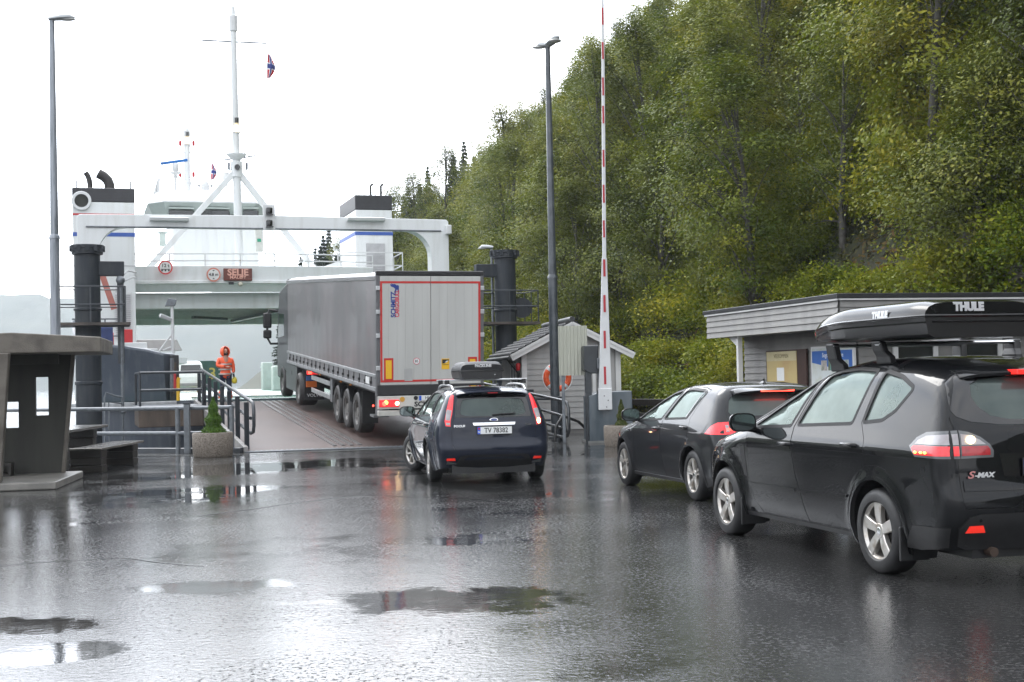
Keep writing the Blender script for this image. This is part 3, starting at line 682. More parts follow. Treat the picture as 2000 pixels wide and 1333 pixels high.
    # funnel casings
    def funnel(u0, u1, s0, s1, zb_, zt_, blk, red, blue, name='funnel', batter=.0):
        b = MB(); bt = batter
        b.loft([[L_(u0, s0, zb_), L_(u1, s0, zb_), L_(u1, s1, zb_), L_(u0, s1, zb_)], [L_(u0+bt, s0+bt, zt_-blk), L_(u1-bt*.4, s0+bt, zt_-blk), L_(u1-bt*.4, s1, zt_-blk), L_(u0+bt, s1, zt_-blk)]])
        f = part(b, name, WHITE, bevel=.03)
        b = MB(); e = .012
        b.box(u0+bt-e-U0, u1-bt*.4+e-U0, s0+bt-e-S0, s1+e-S0, zt_-blk, zt_); part(b, 'funnel_top', mat(name+'_black', (.022, .022, .026), .45, var=.3), f, bevel=.03)
        for z, m, t in ((red, REDP, .035), (blue, BLUESTR, .075)):
            if z: b = MB(); k = bt*(z-zb_)/(zt_-zb_); b.box(u0+k-.008-U0, u1-.4*k+.008-U0, s0+k-.008-S0, s1-.1-S0, z-t, z+t); part(b, 'funnel_stripe', m, f)
        return f
    f1 = funnel(-.36, 1.87, 53, 58, DECKZ, 8.98, .53, 7.98, 7.23)
    b = MB(); p = FP(159, 393, 53); b.lathe([(.25, .10), (.25, 0), (.34, 0), (.36, .02), (.36, .13)], 24, (p.x, 53-S0-.13, p.z), (0, 1, 0), cap=False); part(b, 'vent_ring', WHITE2, f1, smooth=40)
    b = MB(); b.lathe([(.25, 0), (.01, 0)], 20, (p.x, 53-S0-.05, p.z), (0, 1, 0)); part(b, 'vent_grille', mat('vent_dark', (.08, .08, .07), .6), f1)
    for x, r, h, dx in ((.28, .10, .72, -.16), (1.0, .19, .70, -.42)):
        b = MB(); o = L_(x, 54.2, 8.95); b.tube([o, o+Vector((0, 0, h*.45)), o+Vector((dx*.15, 0, h*.7)), o+Vector((dx*.5, 0, h*.92)), o+Vector((dx, 0, h*1.08))], r, 12); part(b, 'exhaust_pipe', mat('sooty_pipe', (.035, .03, .028), .55, var=.4), f1, smooth=40)
    b = MB()
    for x in (-.2, 1.75): b.tube([L_(x, 53.3, 8.9), L_(x, 53.3, 9.3)], .025, 5)
    part(b, 'rod', BLACKP, f1)
    lv = FP(241, 600, 53); b = MB(); b.box(lv.x-.35, lv.x+.32, 53-.05-S0, 53-S0, 3.3, 5.05); part(b, 'louvre_frame', WHITE2, f1, bevel=.01)
    b = MB()
    for i in range(22): b.box(lv.x-.29, lv.x+.26, 53-.075-S0, 53-.05-S0, 3.38+i*.073, 3.43+i*.073)
    part(b, 'louvre', LOUV, f1)
    b = MB(); b.box(-.37-U0, 1.885-U0, 53-.02-S0, 53-S0, 6.04, 6.065); part(b, 'seam', LOUV, f1)
    sR = 59.0; uL, zT = FS(699, 380, sR); uR, _ = FS(764, 380, sR)
    f2 = funnel(uL-.25, uR+.12, sR, sR+4, DECKZ, zT, .66, 0, FS(730, 456, sR)[1], batter=.16)
    b = MB(); p0 = FP(716, 480, sR); p1 = FP(753, 518, sR); b.box(p0.x, p1.x, sR-.02-S0+.1, sR-S0+.14, 5.9, p0.z+.1)
    for i in range(14): b.box(p0.x+.05, p1.x-.05, sR-.02-S0+.07, sR-S0+.12, 5.95+i*.085, 6.0+i*.085)
    part(b, 'louvre', LOUV, f2)
    for px in (724, 744):
        o = FP(px, 382, sR+1.5); b = MB(); b.tube([o, o+Vector((0, 0, .42)), o+Vector((.05, 0, .48)), o+Vector((.12, 0, .5))], .055, 8); part(b, 'exhaust_pipe', BLACKP, f2, smooth=40)
    b = MB(); o = FP(733, 382, sR+1.5); b.tube([o, o+Vector((0, 0, .25)), o+Vector((.08, 0, .3)), o+Vector((.14, 0, .2))], .018, 5); part(b, 'rod', GREYST, f2)

    # deckhouse bridging the car deck (front gallery curves forward in the middle)
    sD = 56.0; dl, dr = 1.9, 11.6
    def front(z, bow, off=0): return [L_(u, sD+off-bow*(1-((u-6.6)/5)**2), z) for u in np.linspace(dl, dr, 15)]
    b = MB(); back = 71.0
    secs = []
    for z, off in ((5.25, .25), (5.55, .02), (5.58, -.10), (5.68, -.10), (5.72, .05), (6.28, .0), (6.30, .10)): secs.append(front(z, .5, off))
    for i in range(len(secs)-1):
        n = 15; b.add(secs[i]+secs[i+1], [(k, k+1, n+k+1, n+k) for k in range(n-1)])
    b.add(secs[-1]+[L_(dr, back, 6.3), L_(dl, back, 6.3)], [tuple(range(17))])
    for u in (dl, dr): b.add([L_(u, sD+.2, 4.6), L_(u, back, 4.6), L_(u, back, 6.3), L_(u, sD+.1, 6.3)], [(0, 1, 2, 3)])
    dh = part(b, 'deckhouse_front', WHITE, fix=False, smooth=35)
    # lower transverse beam and ceiling with ribs
    b = MB(); b.box(dl-U0, dr-U0, sD+.5-S0, sD+.8-S0, 4.62, 5.25); part(b, 'transverse_beam', WHITE, bevel=.02); b = MB(); b.box(dl-U0, dr-U0, back-.3-S0, back-S0, 4.55, 5.15); part(b, 'transverse_beam', WHITE, bevel=.02)
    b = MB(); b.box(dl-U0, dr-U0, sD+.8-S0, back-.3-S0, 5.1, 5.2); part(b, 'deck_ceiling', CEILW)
    b = MB()
    for s in np.arange(sD+1.4, back-.5, 1.15): b.box(dl-U0, dr-U0, s-S0, s+.22-S0, 4.82, 5.09)
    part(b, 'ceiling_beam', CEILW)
    b = MB(); b.bar(L_(8.6, sD+.9, 4.7), L_(7.2, back-1, 4.7), .2, .14); b.bar(L_(5.0, back-4, 4.75), L_(6.8, back-2, 4.75), .15, .12); part(b, 'cable_tray', GREYST)
    # gallery railing
    def rail(pts, z0, hs, name='gallery_railing', m=WHITE2, pr=.028, every=1):
        b = MB()
        for h in hs: b.tube([p+Vector((0, 0, h)) for p in pts], pr, 6)
        for p in pts[::every]: b.tube([p, p+Vector((0, 0, max(hs)))], pr*.9, 6)
        return part(b, name, m, smooth=50)
    rail(front(6.28, .5, .05)[::2], 0, (.22, .50), every=1)
    zr = [FP(660, 500, sR-2), FP(715, 496, sR-2), FP(786, 493, sR-2)]; zr = [Vector((p.x, p.y, 5.9)) for p in zr]; h = FS(786, 494, sR-2)[1]-5.9
    rail([zr[0], zr[1], zr[2], zr[2]+Vector((.1, 2.2, 0))], 0, (h*.5, h))
    b = MB(); b.box(9.0-U0, 13.3-U0, sR-2.1-S0, sR+4-S0, 5.75, 5.88); b.add([L_(8.2, sR-1, 5.88), L_(10.6, sR-1, 5.88), L_(10.6, sR-1, 6.75)], [(0, 1, 2)]); part(b, 'side_deck', WHITE)
    # boxes on the gallery deck
    p = FP(318, 468, sD+3); b = MB(); b.box(p.x-.13, p.x+.13, p.y, p.y+.3, p.z-.28, p.z+.28); b.box(p.x-.2, p.x+.2, p.y-.05, p.y+.35, p.z+.28, p.z+.33); part(b, 'loudspeaker_box', GREENW, bevel=.02)
    p = FP(507, 472, sD+3); b = MB(); b.box(p.x-.16, p.x+.16, p.y, p.y+.35, p.z-.45, p.z+.55); eb = part(b, 'electric_cabinet', mat('cabinet_grey', (.55, .56, .52), .4), bevel=.02)
    b = MB(); b.box(p.x-.1, p.x+.06, p.y-.02, p.y, p.z-.02, p.z+.12); part(b, 'green_label', mat('green_label', (.02, .28, .16), .4), eb)
    b = MB()
    for dx in (.25, .62): b.tube([p+Vector((dx, .1, -.6)), p+Vector((dx, .1, .45))], .025, 5)
    for k in range(7): b.tube([p+Vector((.25, .1, -.5+k*.15)), p+Vector((.62, .1, -.5+k*.15))], .015, 4)
    part(b, 'ladder', WHITE2)

    # signs on the gallery front
    sf = sD-.62
    def round_sign(px, py, r, rows, ring=SIGNR):
        c = FP(px, py, sf); b = MB(); b.lathe([(r, 0), (r, .03)], 28, (c.x, c.y, c.z), (0, -1, 0)); sg = part(b, 'round_sign', ring)
        b = MB(); b.lathe([(r*.80, 0), (r*.80, .012)], 28, (c.x, c.y-.028, c.z), (0, -1, 0)); part(b, 'sign_face', mat('sign_face', (.70, .68, .66), .4), sg)
        for t, sz, dz in rows: text('sign_text', t, INK, sz, sg, (c.x, c.y-.045, c.z+dz), (1, 0, 0), (0, 0, 1), .004, .004)
        return sg, c
    sg, c = round_sign(323, 523, .28, [('12 t', .19, .07)])
    b = MB()
    for dx in (-.13, 0, .13): b.lathe([(.035, 0), (.035, .01)], 10, (c.x+dx, c.y-.04, c.z-.12), (0, -1, 0)); 
    b.box(c.x-.17, c.x+.17, c.y-.05, c.y-.04, c.z-.085, c.z-.06); part(b, 'axle_symbol', INK, sg)
    sg, c = round_sign(417, 537, .28, [('4.8 m', .165, 0)], mat('sign_pale_red', (.62, .22, .16), .4))
    b = MB()
    for k in (1, -1): b.prism([(-.05, .05*k), (.05, .05*k), (0, 0)], (c.x, c.y-.045, c.z+.13*k), (1, 0, 0), (0, 0, 1), (0, -.008, 0))
    part(b, 'arrow_symbol', INK, sg)
    p, q = FP(436, 525, sf), FP(492, 549, sf); b = MB(); b.box(p.x, q.x, p.y-.12, p.y, q.z, p.z); lb = part(b, 'destination_board', LEDB, bevel=.015)
    text('destination_text', 'SELJE', LEDT, .36, lb, ((p.x+q.x)/2, p.y-.13, p.z-.17), (1, 0, 0), (0, 0, 1), .004, .012, sx=1.05)
    text('destination_text', 'MÅLØY', LEDT, .17, lb, ((p.x+q.x)/2, p.y-.13, q.z+.13), (1, 0, 0), (0, 0, 1), .004, .004, sx=1.15)
    b = MB(); b.box(p.x+.2, p.x+.4, p.y-.1, p.y, q.z-.15, q.z-.05); part(b, 'horn', BLACKP)
    b = MB(); b.ball(((p.x+q.x)/2+.1, p.y-.1, q.z-.14), .1); b.tube([((p.x+q.x)/2+.1, p.y, q.z+.8), ((p.x+q.x)/2+.1, p.y, p.z+.35)], .04, 6); part(b, 'deck_lamp', mat('lamp_cream', (.5, .47, .38), .3), smooth=40)

    # central mast with braces on the gallery
    sM = 57.5; base = FP(468, 520, sM); node = FP(462, 330, sM); top = FP(455, 40, sM); ub = base.x
    b = MB(); b.tube([Vector((base.x, sM-S0, 6.25)), Vector((node.x, sM-S0, node.z))], .17, 10); b.tube([node, top], [.15, .12], 10)
    b.tube([top+Vector((0, 0, -.05)), FP(455, 14, sM)], [.11, .08], 8); ma = part(b, 'mast', WHITE, smooth=50)
    b = MB(); b.lathe([(.14, 0), (.17, .02), (.17, .65), (.14, .68)], 14, FP(456, 62, sM)); part(b, 'mast_head', WHITE2, ma, smooth=40)
    for px, py in ((272, 545), (612, 524)):
        e = FP(px, py, sM); b = MB(); b.bar(node+Vector((0, 0, -.05)), e, .24, .24, up=(0, 1, 0)); part(b, 'mast_brace', WHITE, ma, bevel=.02)
    b = MB(); b.lathe([(.24, -.35), (.24, .3)], 12, node); b.lathe([(.14, 0), (.42, .25), (.42, .29)], 12, node+Vector((0, 0, .33))); part(b, 'mast_node', WHITE, ma, smooth=40)
    b = MB(); b.tube([FP(394, 79, sM), FP(520, 85, sM)], .035, 6); part(b, 'yardarm', GREYST, ma, smooth=50)
    b = MB(); b.tube([FP(436, 313, sM), FP(462, 310, sM), FP(497, 305, sM)], .03, 5)
    for px in (447, 482):
        b.tube([FP(px, 332, sM), FP(px, 318, sM)], .05, 8); b.tube([FP(px, 332, sM), FP(462, 328, sM)], .02, 4)
    for px, a_, c_ in ((478, 316, 297), (486, 310, 285), (497, 306, 270)): b.tube([FP(px, a_, sM), FP(px, c_, sM)], .018, 4)
    part(b, 'antenna_arm', GREYST, ma)
    b = MB(); c = node+Vector((0, -.26, .02)); b.lathe([(.12, 0), (.12, .08)], 14, c, (0, -1, 0)); part(b, 'searchlight', BLACKG, ma, smooth=40)
    t = FP(461, 245, sM); b = MB(); b.lathe([(.19, -.34), (.19, -.3)], 12, t); b.box(t.x-.15, t.x+.15, t.y-.1, t.y+.15, t.z-.34, t.z+.34); lh = part(b, 'navigation_light_box', WHITE2, ma, bevel=.02)
    b = MB(); b.lathe([(.08, 0), (.08, .2)], 12, t+Vector((0, -.17, .08))); part(b, 'lamp', mat('lamp_off', (.05, .05, .05), .2), lh, smooth=40)
    b = MB(); b.lathe([(.05, 0), (.08, .05), (.08, .17), (.05, .22)], 12, t+Vector((0, -.17, -.26))); part(b, 'lamp', LAMPON, lh, smooth=40)
    b = MB()
    for k in range(28): b.bar(top+(node-top)*(.12+k*.03)+Vector((.12, 0, 0)), top+(node-top)*(.12+k*.03)+Vector((.19, 0, 0)), .02)
    part(b, 'mast_rung', GREYST, ma)
    b = MB(); b.tube([FP(524, 88, sM), FP(640, 300, sM+1), FP(700, 372, sR+1)], .0022, 4); b.tube([FP(262, 365, 54), FP(303, 310, 66)], .006, 4); part(b, 'stay_wire', GREYST)

    # wheelhouse block
    sW = 66.0
    b = MB(); zz = 6.3; l0, l1 = FS(338, 480, sW)[0], FS(505, 480, sW)[0]; b.box(l0-U0, l1-U0, sW-S0, sW+5-S0, zz, FS(420, 420, sW)[1]); wb = part(b, 'bridge_block', WHITE, bevel=.03)
    def ring_(pxl, pxr, py, off, dep): 
        a_, z = FS(pxl, py, sW+off); c_, _ = FS(pxr, py, sW+off); m_ = (c_-a_)*.12
        return [L_(a_, sW+off+.9, z), L_(a_+m_, sW+off, z), L_(c_-m_, sW+off, z), L_(c_, sW+off+.9, z), L_(c_, sW+dep, z), L_(a_, sW+dep, z)]
    b = MB(); b.loft([ring_(300, 516, 418, .1, 6), ring_(290, 528, 394, -.5, 6.4)]); wh = part(b, 'wheelhouse', mat('wheelhouse_grey_green', (.36, .41, .385), .4, var=.08), bevel=.02)
    b = MB(); b.loft([ring_(289, 529, 394, -.55, 6.5), ring_(291, 527, 391, -.55, 6.5), ring_(308, 512, 373, .3, 6)]); part(b, 'wheelhouse_roof', WHITE2, wh, bevel=.02)
    for x0, x1 in ((329, 378), (392, 448), (474, 504)):
        p = FP(x0, 412, sW-.05); q = FP(x1, 424, sW-.05); b = MB(); b.box(p.x, q.x, p.y-.25, p.y, q.z-.15, p.z); part(b, 'wheelhouse_window', WINDK, wh, bevel=.04)
        b = MB(); b.bar(Vector((p.x, p.y-.28, p.z+.1)), Vector((q.x, p.y-.28, p.z+.1)), .06, .05); part(b, 'wiper_housing', GREENW, wh)
    # monkey island: rail, radar, domes, aft mast
    rp = [FP(x, 373, sW+1.2) for x in (316, 345, 385, 425, 465, 508)]; zz = FS(316, 351, sW+1.2)[1]-rp[0].z
    rail(rp, 0, (zz*.5, zz), pr=.018)
    b = MB(); p = FP(298, 382, sW+1); q = FP(308, 350, sW+1); b.add([p, FP(312, 375, sW+1), FP(313, 348, sW+1), q], [(0, 1, 2, 3)]); part(b, 'wind_screen', WHITE2, fix=False)
    s2 = 70.0; b = MB(); m0 = FP(366, 374, s2); m1 = FP(365, 265, s2); b.tube([m0, m1], .15, 10); b.tube([m1, FP(365, 252, s2)], .1, 8); am = part(b, 'aft_mast', WHITE, smooth=50)
    t = FP(365, 268, s2); b = MB(); b.box(t.x-.16, t.x+.16, t.y-.22, t.y+.1, t.z-.42, t.z+.3); lh = part(b, 'navigation_light_box', WHITE2, am, bevel=.02)
    b = MB(); b.lathe([(.08, 0), (.08, .2)], 10, t+Vector((0, -.26, .0))); part(b, 'lamp', mat('lamp_off2', (.1, .1, .1), .2), lh)
    b = MB(); b.lathe([(.05, 0), (.08, .05), (.08, .17), (.05, .22)], 10, t+Vector((0, -.26, -.34))); part(b, 'lamp', LAMPON, lh)
    b = MB(); b.tube([FP(322, 297, s2), FP(407, 300, s2)], .03, 5); part(b, 'yardarm', WHITE2, am)
    for y in (286, 347):
        b = MB(); b.tube([FP(352, y, s2), FP(378, y, s2)], .02, 4); part(b, 'lamp_arm', WHITE2, am)
        for x in (352, 378):
            b = MB(); b.lathe([(.05, 0), (.07, .05), (.07, .2), (.05, .25)], 8, FP(x, y-1, s2)); part(b, 'red_lamp', REDP, am)
    b = MB(); b.ball(FP(368, 358, s2), .17); part(b, 'siren', WHITE2, am, smooth=50)
    b = MB(); r0 = FP(342, 373, s2-1.5); r1 = FP(343, 338, s2-1.5); b.tube([r0, r1], .07, 6); b.tube([r0+Vector((-.35, 0, 0)), r1], .025, 4); b.tube([r0+Vector((.35, 0, 0)), r1], .025, 4); b.lathe([(.08, 0), (.28, .08), (.28, .12)], 10, r1+Vector((0, 0, -.1))); b.lathe([(.08, 0), (.15, .1), (.15, .4), (.1, .46)], 10, r1+Vector((0, 0, .02))); rd = part(b, 'radar_pedestal', WHITE2, smooth=40)
    b = MB(); b.bar(FP(314, 320, s2-1.7), FP(366, 313, s2-1.3), .10, .14); part(b, 'radar_scanner', RADB, rd, bevel=.02)
    c = FP(401, 368, sW+2); b = MB(); b.lathe([(.2, -.1), (.2, .12), (.18, .25), (.1, .36), (.01, .4)], 14, c); part(b, 'satellite_dome', WHITE2, smooth=50)
    c = FP(442, 350, sW+3); b = MB(); b.lathe([(.15, -.1), (.2, .1), (.15, .3), (.02, .35)], 12, c); b.tube([c, c+Vector((0, 0, -.8))], .04, 6); part(b, 'satellite_dome', WHITE2, smooth=50)
    b = MB()
    for x in (389, 413): b.lathe([(.02, 0), (.1, .12)], 8, FP(x, 366, sW+1.5)); b.tube([FP(x, 373, sW+1.5), FP(x, 366, sW+1.5)], .015, 4)
    for x, y in ((306, 306), (318, 250), (712, 320), (757, 322), (488, 300)): b.tube([FP(x, 375 if x < 650 else 430, sW+1), FP(x, y, sW+1)], .010, 4)
    b.tube([FP(293, 308, sW+1), FP(312, 308, sW+1)], .012, 4)
    part(b, 'whip_antenna', GREYST)
    # equipment on the port foredeck: red mooring gear, white capstan hood, railings
    c = L_(.9, 50.2, 0); b = MB(); b.box(c.x+.3, c.x+.75, c.y, c.y+.5, 3.05, 3.55); b.lathe([(.26, 0), (.26, .5)], 14, Vector((c.x-.4, c.y+.2, 3.2)), (1, 0, 0)); part(b, 'mooring_winch', REDP, bevel=.02)
    b = MB(); b.loft([[Vector((c.x+x*.8+.75, c.y-.6+y*.6, z)) for x, y in ((-1, -1), (1, -1), (1, 1), (-1, 1))] for z in (2.7, 2.82)]+[[Vector((c.x+x*.45+.75, c.y-.6+y*.4, z)) for x, y in ((-1, -1), (1, -1), (1, 1), (-1, 1))] for z in (2.84, 3.05)]); part(b, 'winch_hood', WHITE2, bevel=.03)
    b = MB(); b.box(c.x-.6, c.x+2.6, c.y-.4, c.y+3, 2.3, 2.5); part(b, 'foredeck', WHITE)
    b = MB(); p = FP(315, 675, 51); b.prism([(0, 0), (1.5, 0), (1.3, .42), (-.1, .42)], (p.x-.75, 51-S0, p.z-.2), (1, 0, 0), (0, 0, 1), (0, 1.2, 0)); part(b, 'grey_locker', mat('wet_grey_box', (.38, .37, .36), .3), bevel=.03)
    b = MB()
    for k in range(3): b.tube([L_(-.3+k*.5, 49.6, 2.5), L_(-.3+k*.5, 49.6, 3.9)], .03, 6)
    b.tube([L_(-.4, 49.6, 3.9), L_(1.2, 49.6, 3.9)], .03, 6); b.tube([L_(-.4, 49.6, 3.3), L_(1.2, 49.6, 3.3)], .025, 6); part(b, 'foredeck_railing', GREYST)
    b = MB(); b.bar(L_(1.0, 48.9, 4.2), L_(.55, 48.9, 5.6), .09, .2); part(b, 'davit_arm', mat('faded_red', (.42, .14, .11), .5))
    b = MB(); b.box(.35-U0, .95-U0, 48.8-S0, 49.1-S0, 2.75, 3.6); part(b, 'blue_tarp', mat('tarp_blue', (.03, .05, .16), .6, var=.3), bevel=.05)
    b = MB(); b.tube([L_(1.1, 50.6, 5.0), L_(1.25, 50.7, 5.4), L_(1.55, 51.5, 5.75), L_(1.9, 53, 5.8)], .025, 6); b.tube([L_(1.1, 50.6, 4.9), L_(1.3, 50.7, 5.25), L_(1.7, 51.5, 5.5), L_(1.9, 53, 5.6)], .025, 6); part(b, 'hose', LOUV, smooth=50)
    # CCTV and lamp pole on the bow
    p = FP(338, 690, 47.0); q = FP(336, 596, 47.0); b = MB(); b.tube([p, q], .055, 8); b.tube([FP(303, 697, 47), FP(334, 655, 47)], .035, 6); b.tube([FP(318, 685, 47), FP(334, 678, 47)], .03, 6); cp = part(b, 'bow_pole', WHITE2, smooth=50)
    c = FP(334, 592, 46.9); b = MB(); b.prism([(-.2, -.12), (.14, -.1), (.2, .12), (-.1, .16)], (c.x, c.y, c.z), (1, 0, 0), (0, 0, 1), (0, .22, 0)); part(b, 'flood_lamp', GREYST, cp, bevel=.02)
    c = FP(324, 622, 46.9); b = MB(); b.bar(c+Vector((-.2, 0, .1)), c+Vector((.18, .1, -.06)), .13, .13); part(b, 'camera_housing', ALU, cp, bevel=.02)
    b = MB(); b.tube([FP(336, 765, 46.4), FP(336, 700, 46.4)], .07, 8); part(b, 'marker_post', GREYST, cp)
    b = MB(); b.tube([FP(348, 783, 46.5), FP(348, 742, 46.5), FP(350, 738, 46.5)], .06, 8); part(b, 'yellow_post', YELL, cp, smooth=50)
    c = FP(338, 745, 46.4); b = MB(); b.box(c.x-.07, c.x+.1, c.y-.05, c.y+.05, c.z-.25, c.z+.25); part(b, 'red_box', REDP, cp, bevel=.02)
ferry()

# flags hang from the ferry's masts: things of their own
def flag(loc_px, s, h, w, label):
    o = FP(*loc_px, s); wp = FE.matrix_basis @ o
    root = empty('flag', US(U0+o.x, S0+o.y, o.z), QA, label, 'flag')
    nx, nz = 16, 22; vs = []; mi = []; fs = []
    for j in range(nz+1):
        for i in range(nx+1):
            a, t = i/nx, j/nz; x = (.08+a*w*(.35+.65*sin(pi*min(1, t*.9+.05))))*(1-.15*a) - t*.10*w; y = .10*sin(a*7+t*3)*a; z = -t*h*(1-.22*a)-a*h*.16
            vs.append((x, y, z))
    for j in range(nz):
        for i in range(nx):
            fs.append((j*(nx+1)+i, j*(nx+1)+i+1, (j+1)*(nx+1)+i+1, (j+1)*(nx+1)+i)); t = (j+.5)/nz; a = (i+.5)/nx
            di = abs(a-.40); dj = abs(t-.5); k = 0
            if di < .14 or dj < .14: k = 1
            if di < .07 or dj < .07: k = 2
            mi.append(k)
    b = MB(); b.v = vs; b.f = fs; b.mi = mi; b.build('cloth', [FLAGR, FLAGW, FLAGB], root, smooth=80, fix=False)
    b = MB(); b.tube([(.06, 0, h*.12), (.04, 0, -h*1.05)], .01, 4); b.build('halyard', GREYST, root)
flag((519, 103), 57.5, 1.12, .42, 'limp red, white and blue flag hanging from the tall mast yardarm')
flag((410, 318), 69.5, .9, .34, 'small limp red and white flag hanging above the wheelhouse roof')

# ------------------------------------------------------------------ the linkspan ramp
def ramp():
    u0, u1, sA, sB, zB = 3.5, 10.4, 31.0, 45.55, .93
    root = empty('ferry_ramp', US(U0, sA), QA, 'sloping steel ferry ramp with reddish wet surface and tread strips', 'ramp')
    sl = zB/(sB-sA); Q = lambda u, s, dz=0: Vector((u-U0, s-sA, .02+(s-sA)*sl+dz))
    b = MB(); b.add([Q(u0, sA), Q(u1, sA), Q(u1, sB), Q(u0, sB), Q(u0, sA, -.5), Q(u1, sA, -.5), Q(u1, sB, -.45), Q(u0, sB, -.45)], [(0, 1, 2, 3), (7, 6, 5, 4), (0, 4, 5, 1), (1, 5, 6, 2), (2, 6, 7, 3), (3, 7, 4, 0)])
    b.build('ramp_deck', RAMPM, root)
    tm = mat('tread_steel', (.16, .15, .15), .3, metal=.3, var=.4, vscale=8)
    b = MB()
    for c in (5.85, 9.3):
        for k in range(4): b.bar(Q(c+(k-1.5)*.2, sA+.5, .012), Q(c+(k-1.5)*.2, sB-.2, .012), .09, .02)
    b.build('tread_strip', tm, root)
    b = MB(); b.bar(Q(u0-.1, sA-.04, -.0), Q(u1+.1, sA-.04, -.0), .24, .02)
    for k in range(60): b.bar(Q(u0+.06+k*.115, sA-.14, .012), Q(u0+.06+k*.115, sA+.06, .012), .04, .012)
    b.build('hinge_grating', GREYST, root)
    b = MB(); b.bar(Q(u0-.06, sA, -.1), Q(u0-.06, sB, -.1), .1, .42); b.bar(Q(u1+.06, sA, -.1), Q(u1+.06, sB, -.1), .1, .42); b.build('side_beam', mat('pale_edge_beam', (.30, .29, .28), .4, var=.4), root)
    # platform on the left of the ramp end, with its brown girder
    b = MB(); b.box(1.5-U0, u0-.12-U0, 41.6-sA, 45.0-sA, .30, .86); b.build('side_girder', RUST, root, bevel=.02)
    b = MB(); b.box(1.42-U0, u0-.12-U0, 41.5-sA, 45.1-sA, .87, .92); b.build('side_platform', GREYST, root)
    b = MB(); pl = [Vector((1.55-U0, 41.7-sA, .9)), Vector((3.38-U0, 41.7-sA, .9))]
    for h in (.5, 1.02): b.tube([pl[0]+Vector((0, 0, h)), pl[1]+Vector((0, 0, h))], .04, 8)
    for p in pl: b.tube([p, p+Vector((0, 0, 1.02))], .04, 8)
    b.tube([pl[0]+Vector((0, 0, 1.02)), pl[0]+Vector((0, 3.2, 1.02))], .04, 8); b.tube([pl[0]+Vector((0, 3.2, 0)), pl[0]+Vector((0, 3.2, 1.02))], .04, 8)
    b.build('platform_railing', DGREY, root, smooth=50)
    # side railings of the ramp
    for u, sg in ((u0+.02, 1), (u1-.02, -1)):
        n = 8
        for i in range(n):
            s = sA+.5+i*(sB-sA-1.2)/(n-1); b = MB(); b.bar(Q(u, s, -.35), Q(u, s, 1.08), .11, .08); b.build('railing_post', TOWER, root, bevel=.01)
        b = MB()
        for h in (.38, .72, 1.12):
            ro = Vector((-.09*sg, 0, 0)); b.tube([Q(u, sB-.4, h)-ro*0+Vector((.08*sg, 0, 0)), Q(u, sA+.35, h)+Vector((.08*sg, 0, 0))], .04, 8)
        if sg > 0:
            e0 = Q(u, sA+.35, 1.12)+Vector((.08, 0, 0)); e1 = Q(u, sA+.35, .38)+Vector((.08, 0, 0))
            b.tube([e0, e0+Vector((.02, -.28, -.04)), e0+Vector((.02, -.42, -.2)), e1+Vector((.02, -.42, .2)), e1+Vector((.02, -.28, .04)), e1], .04, 8)
        b.build('railing_pipe', DGREY, root, smooth=50)
ramp()

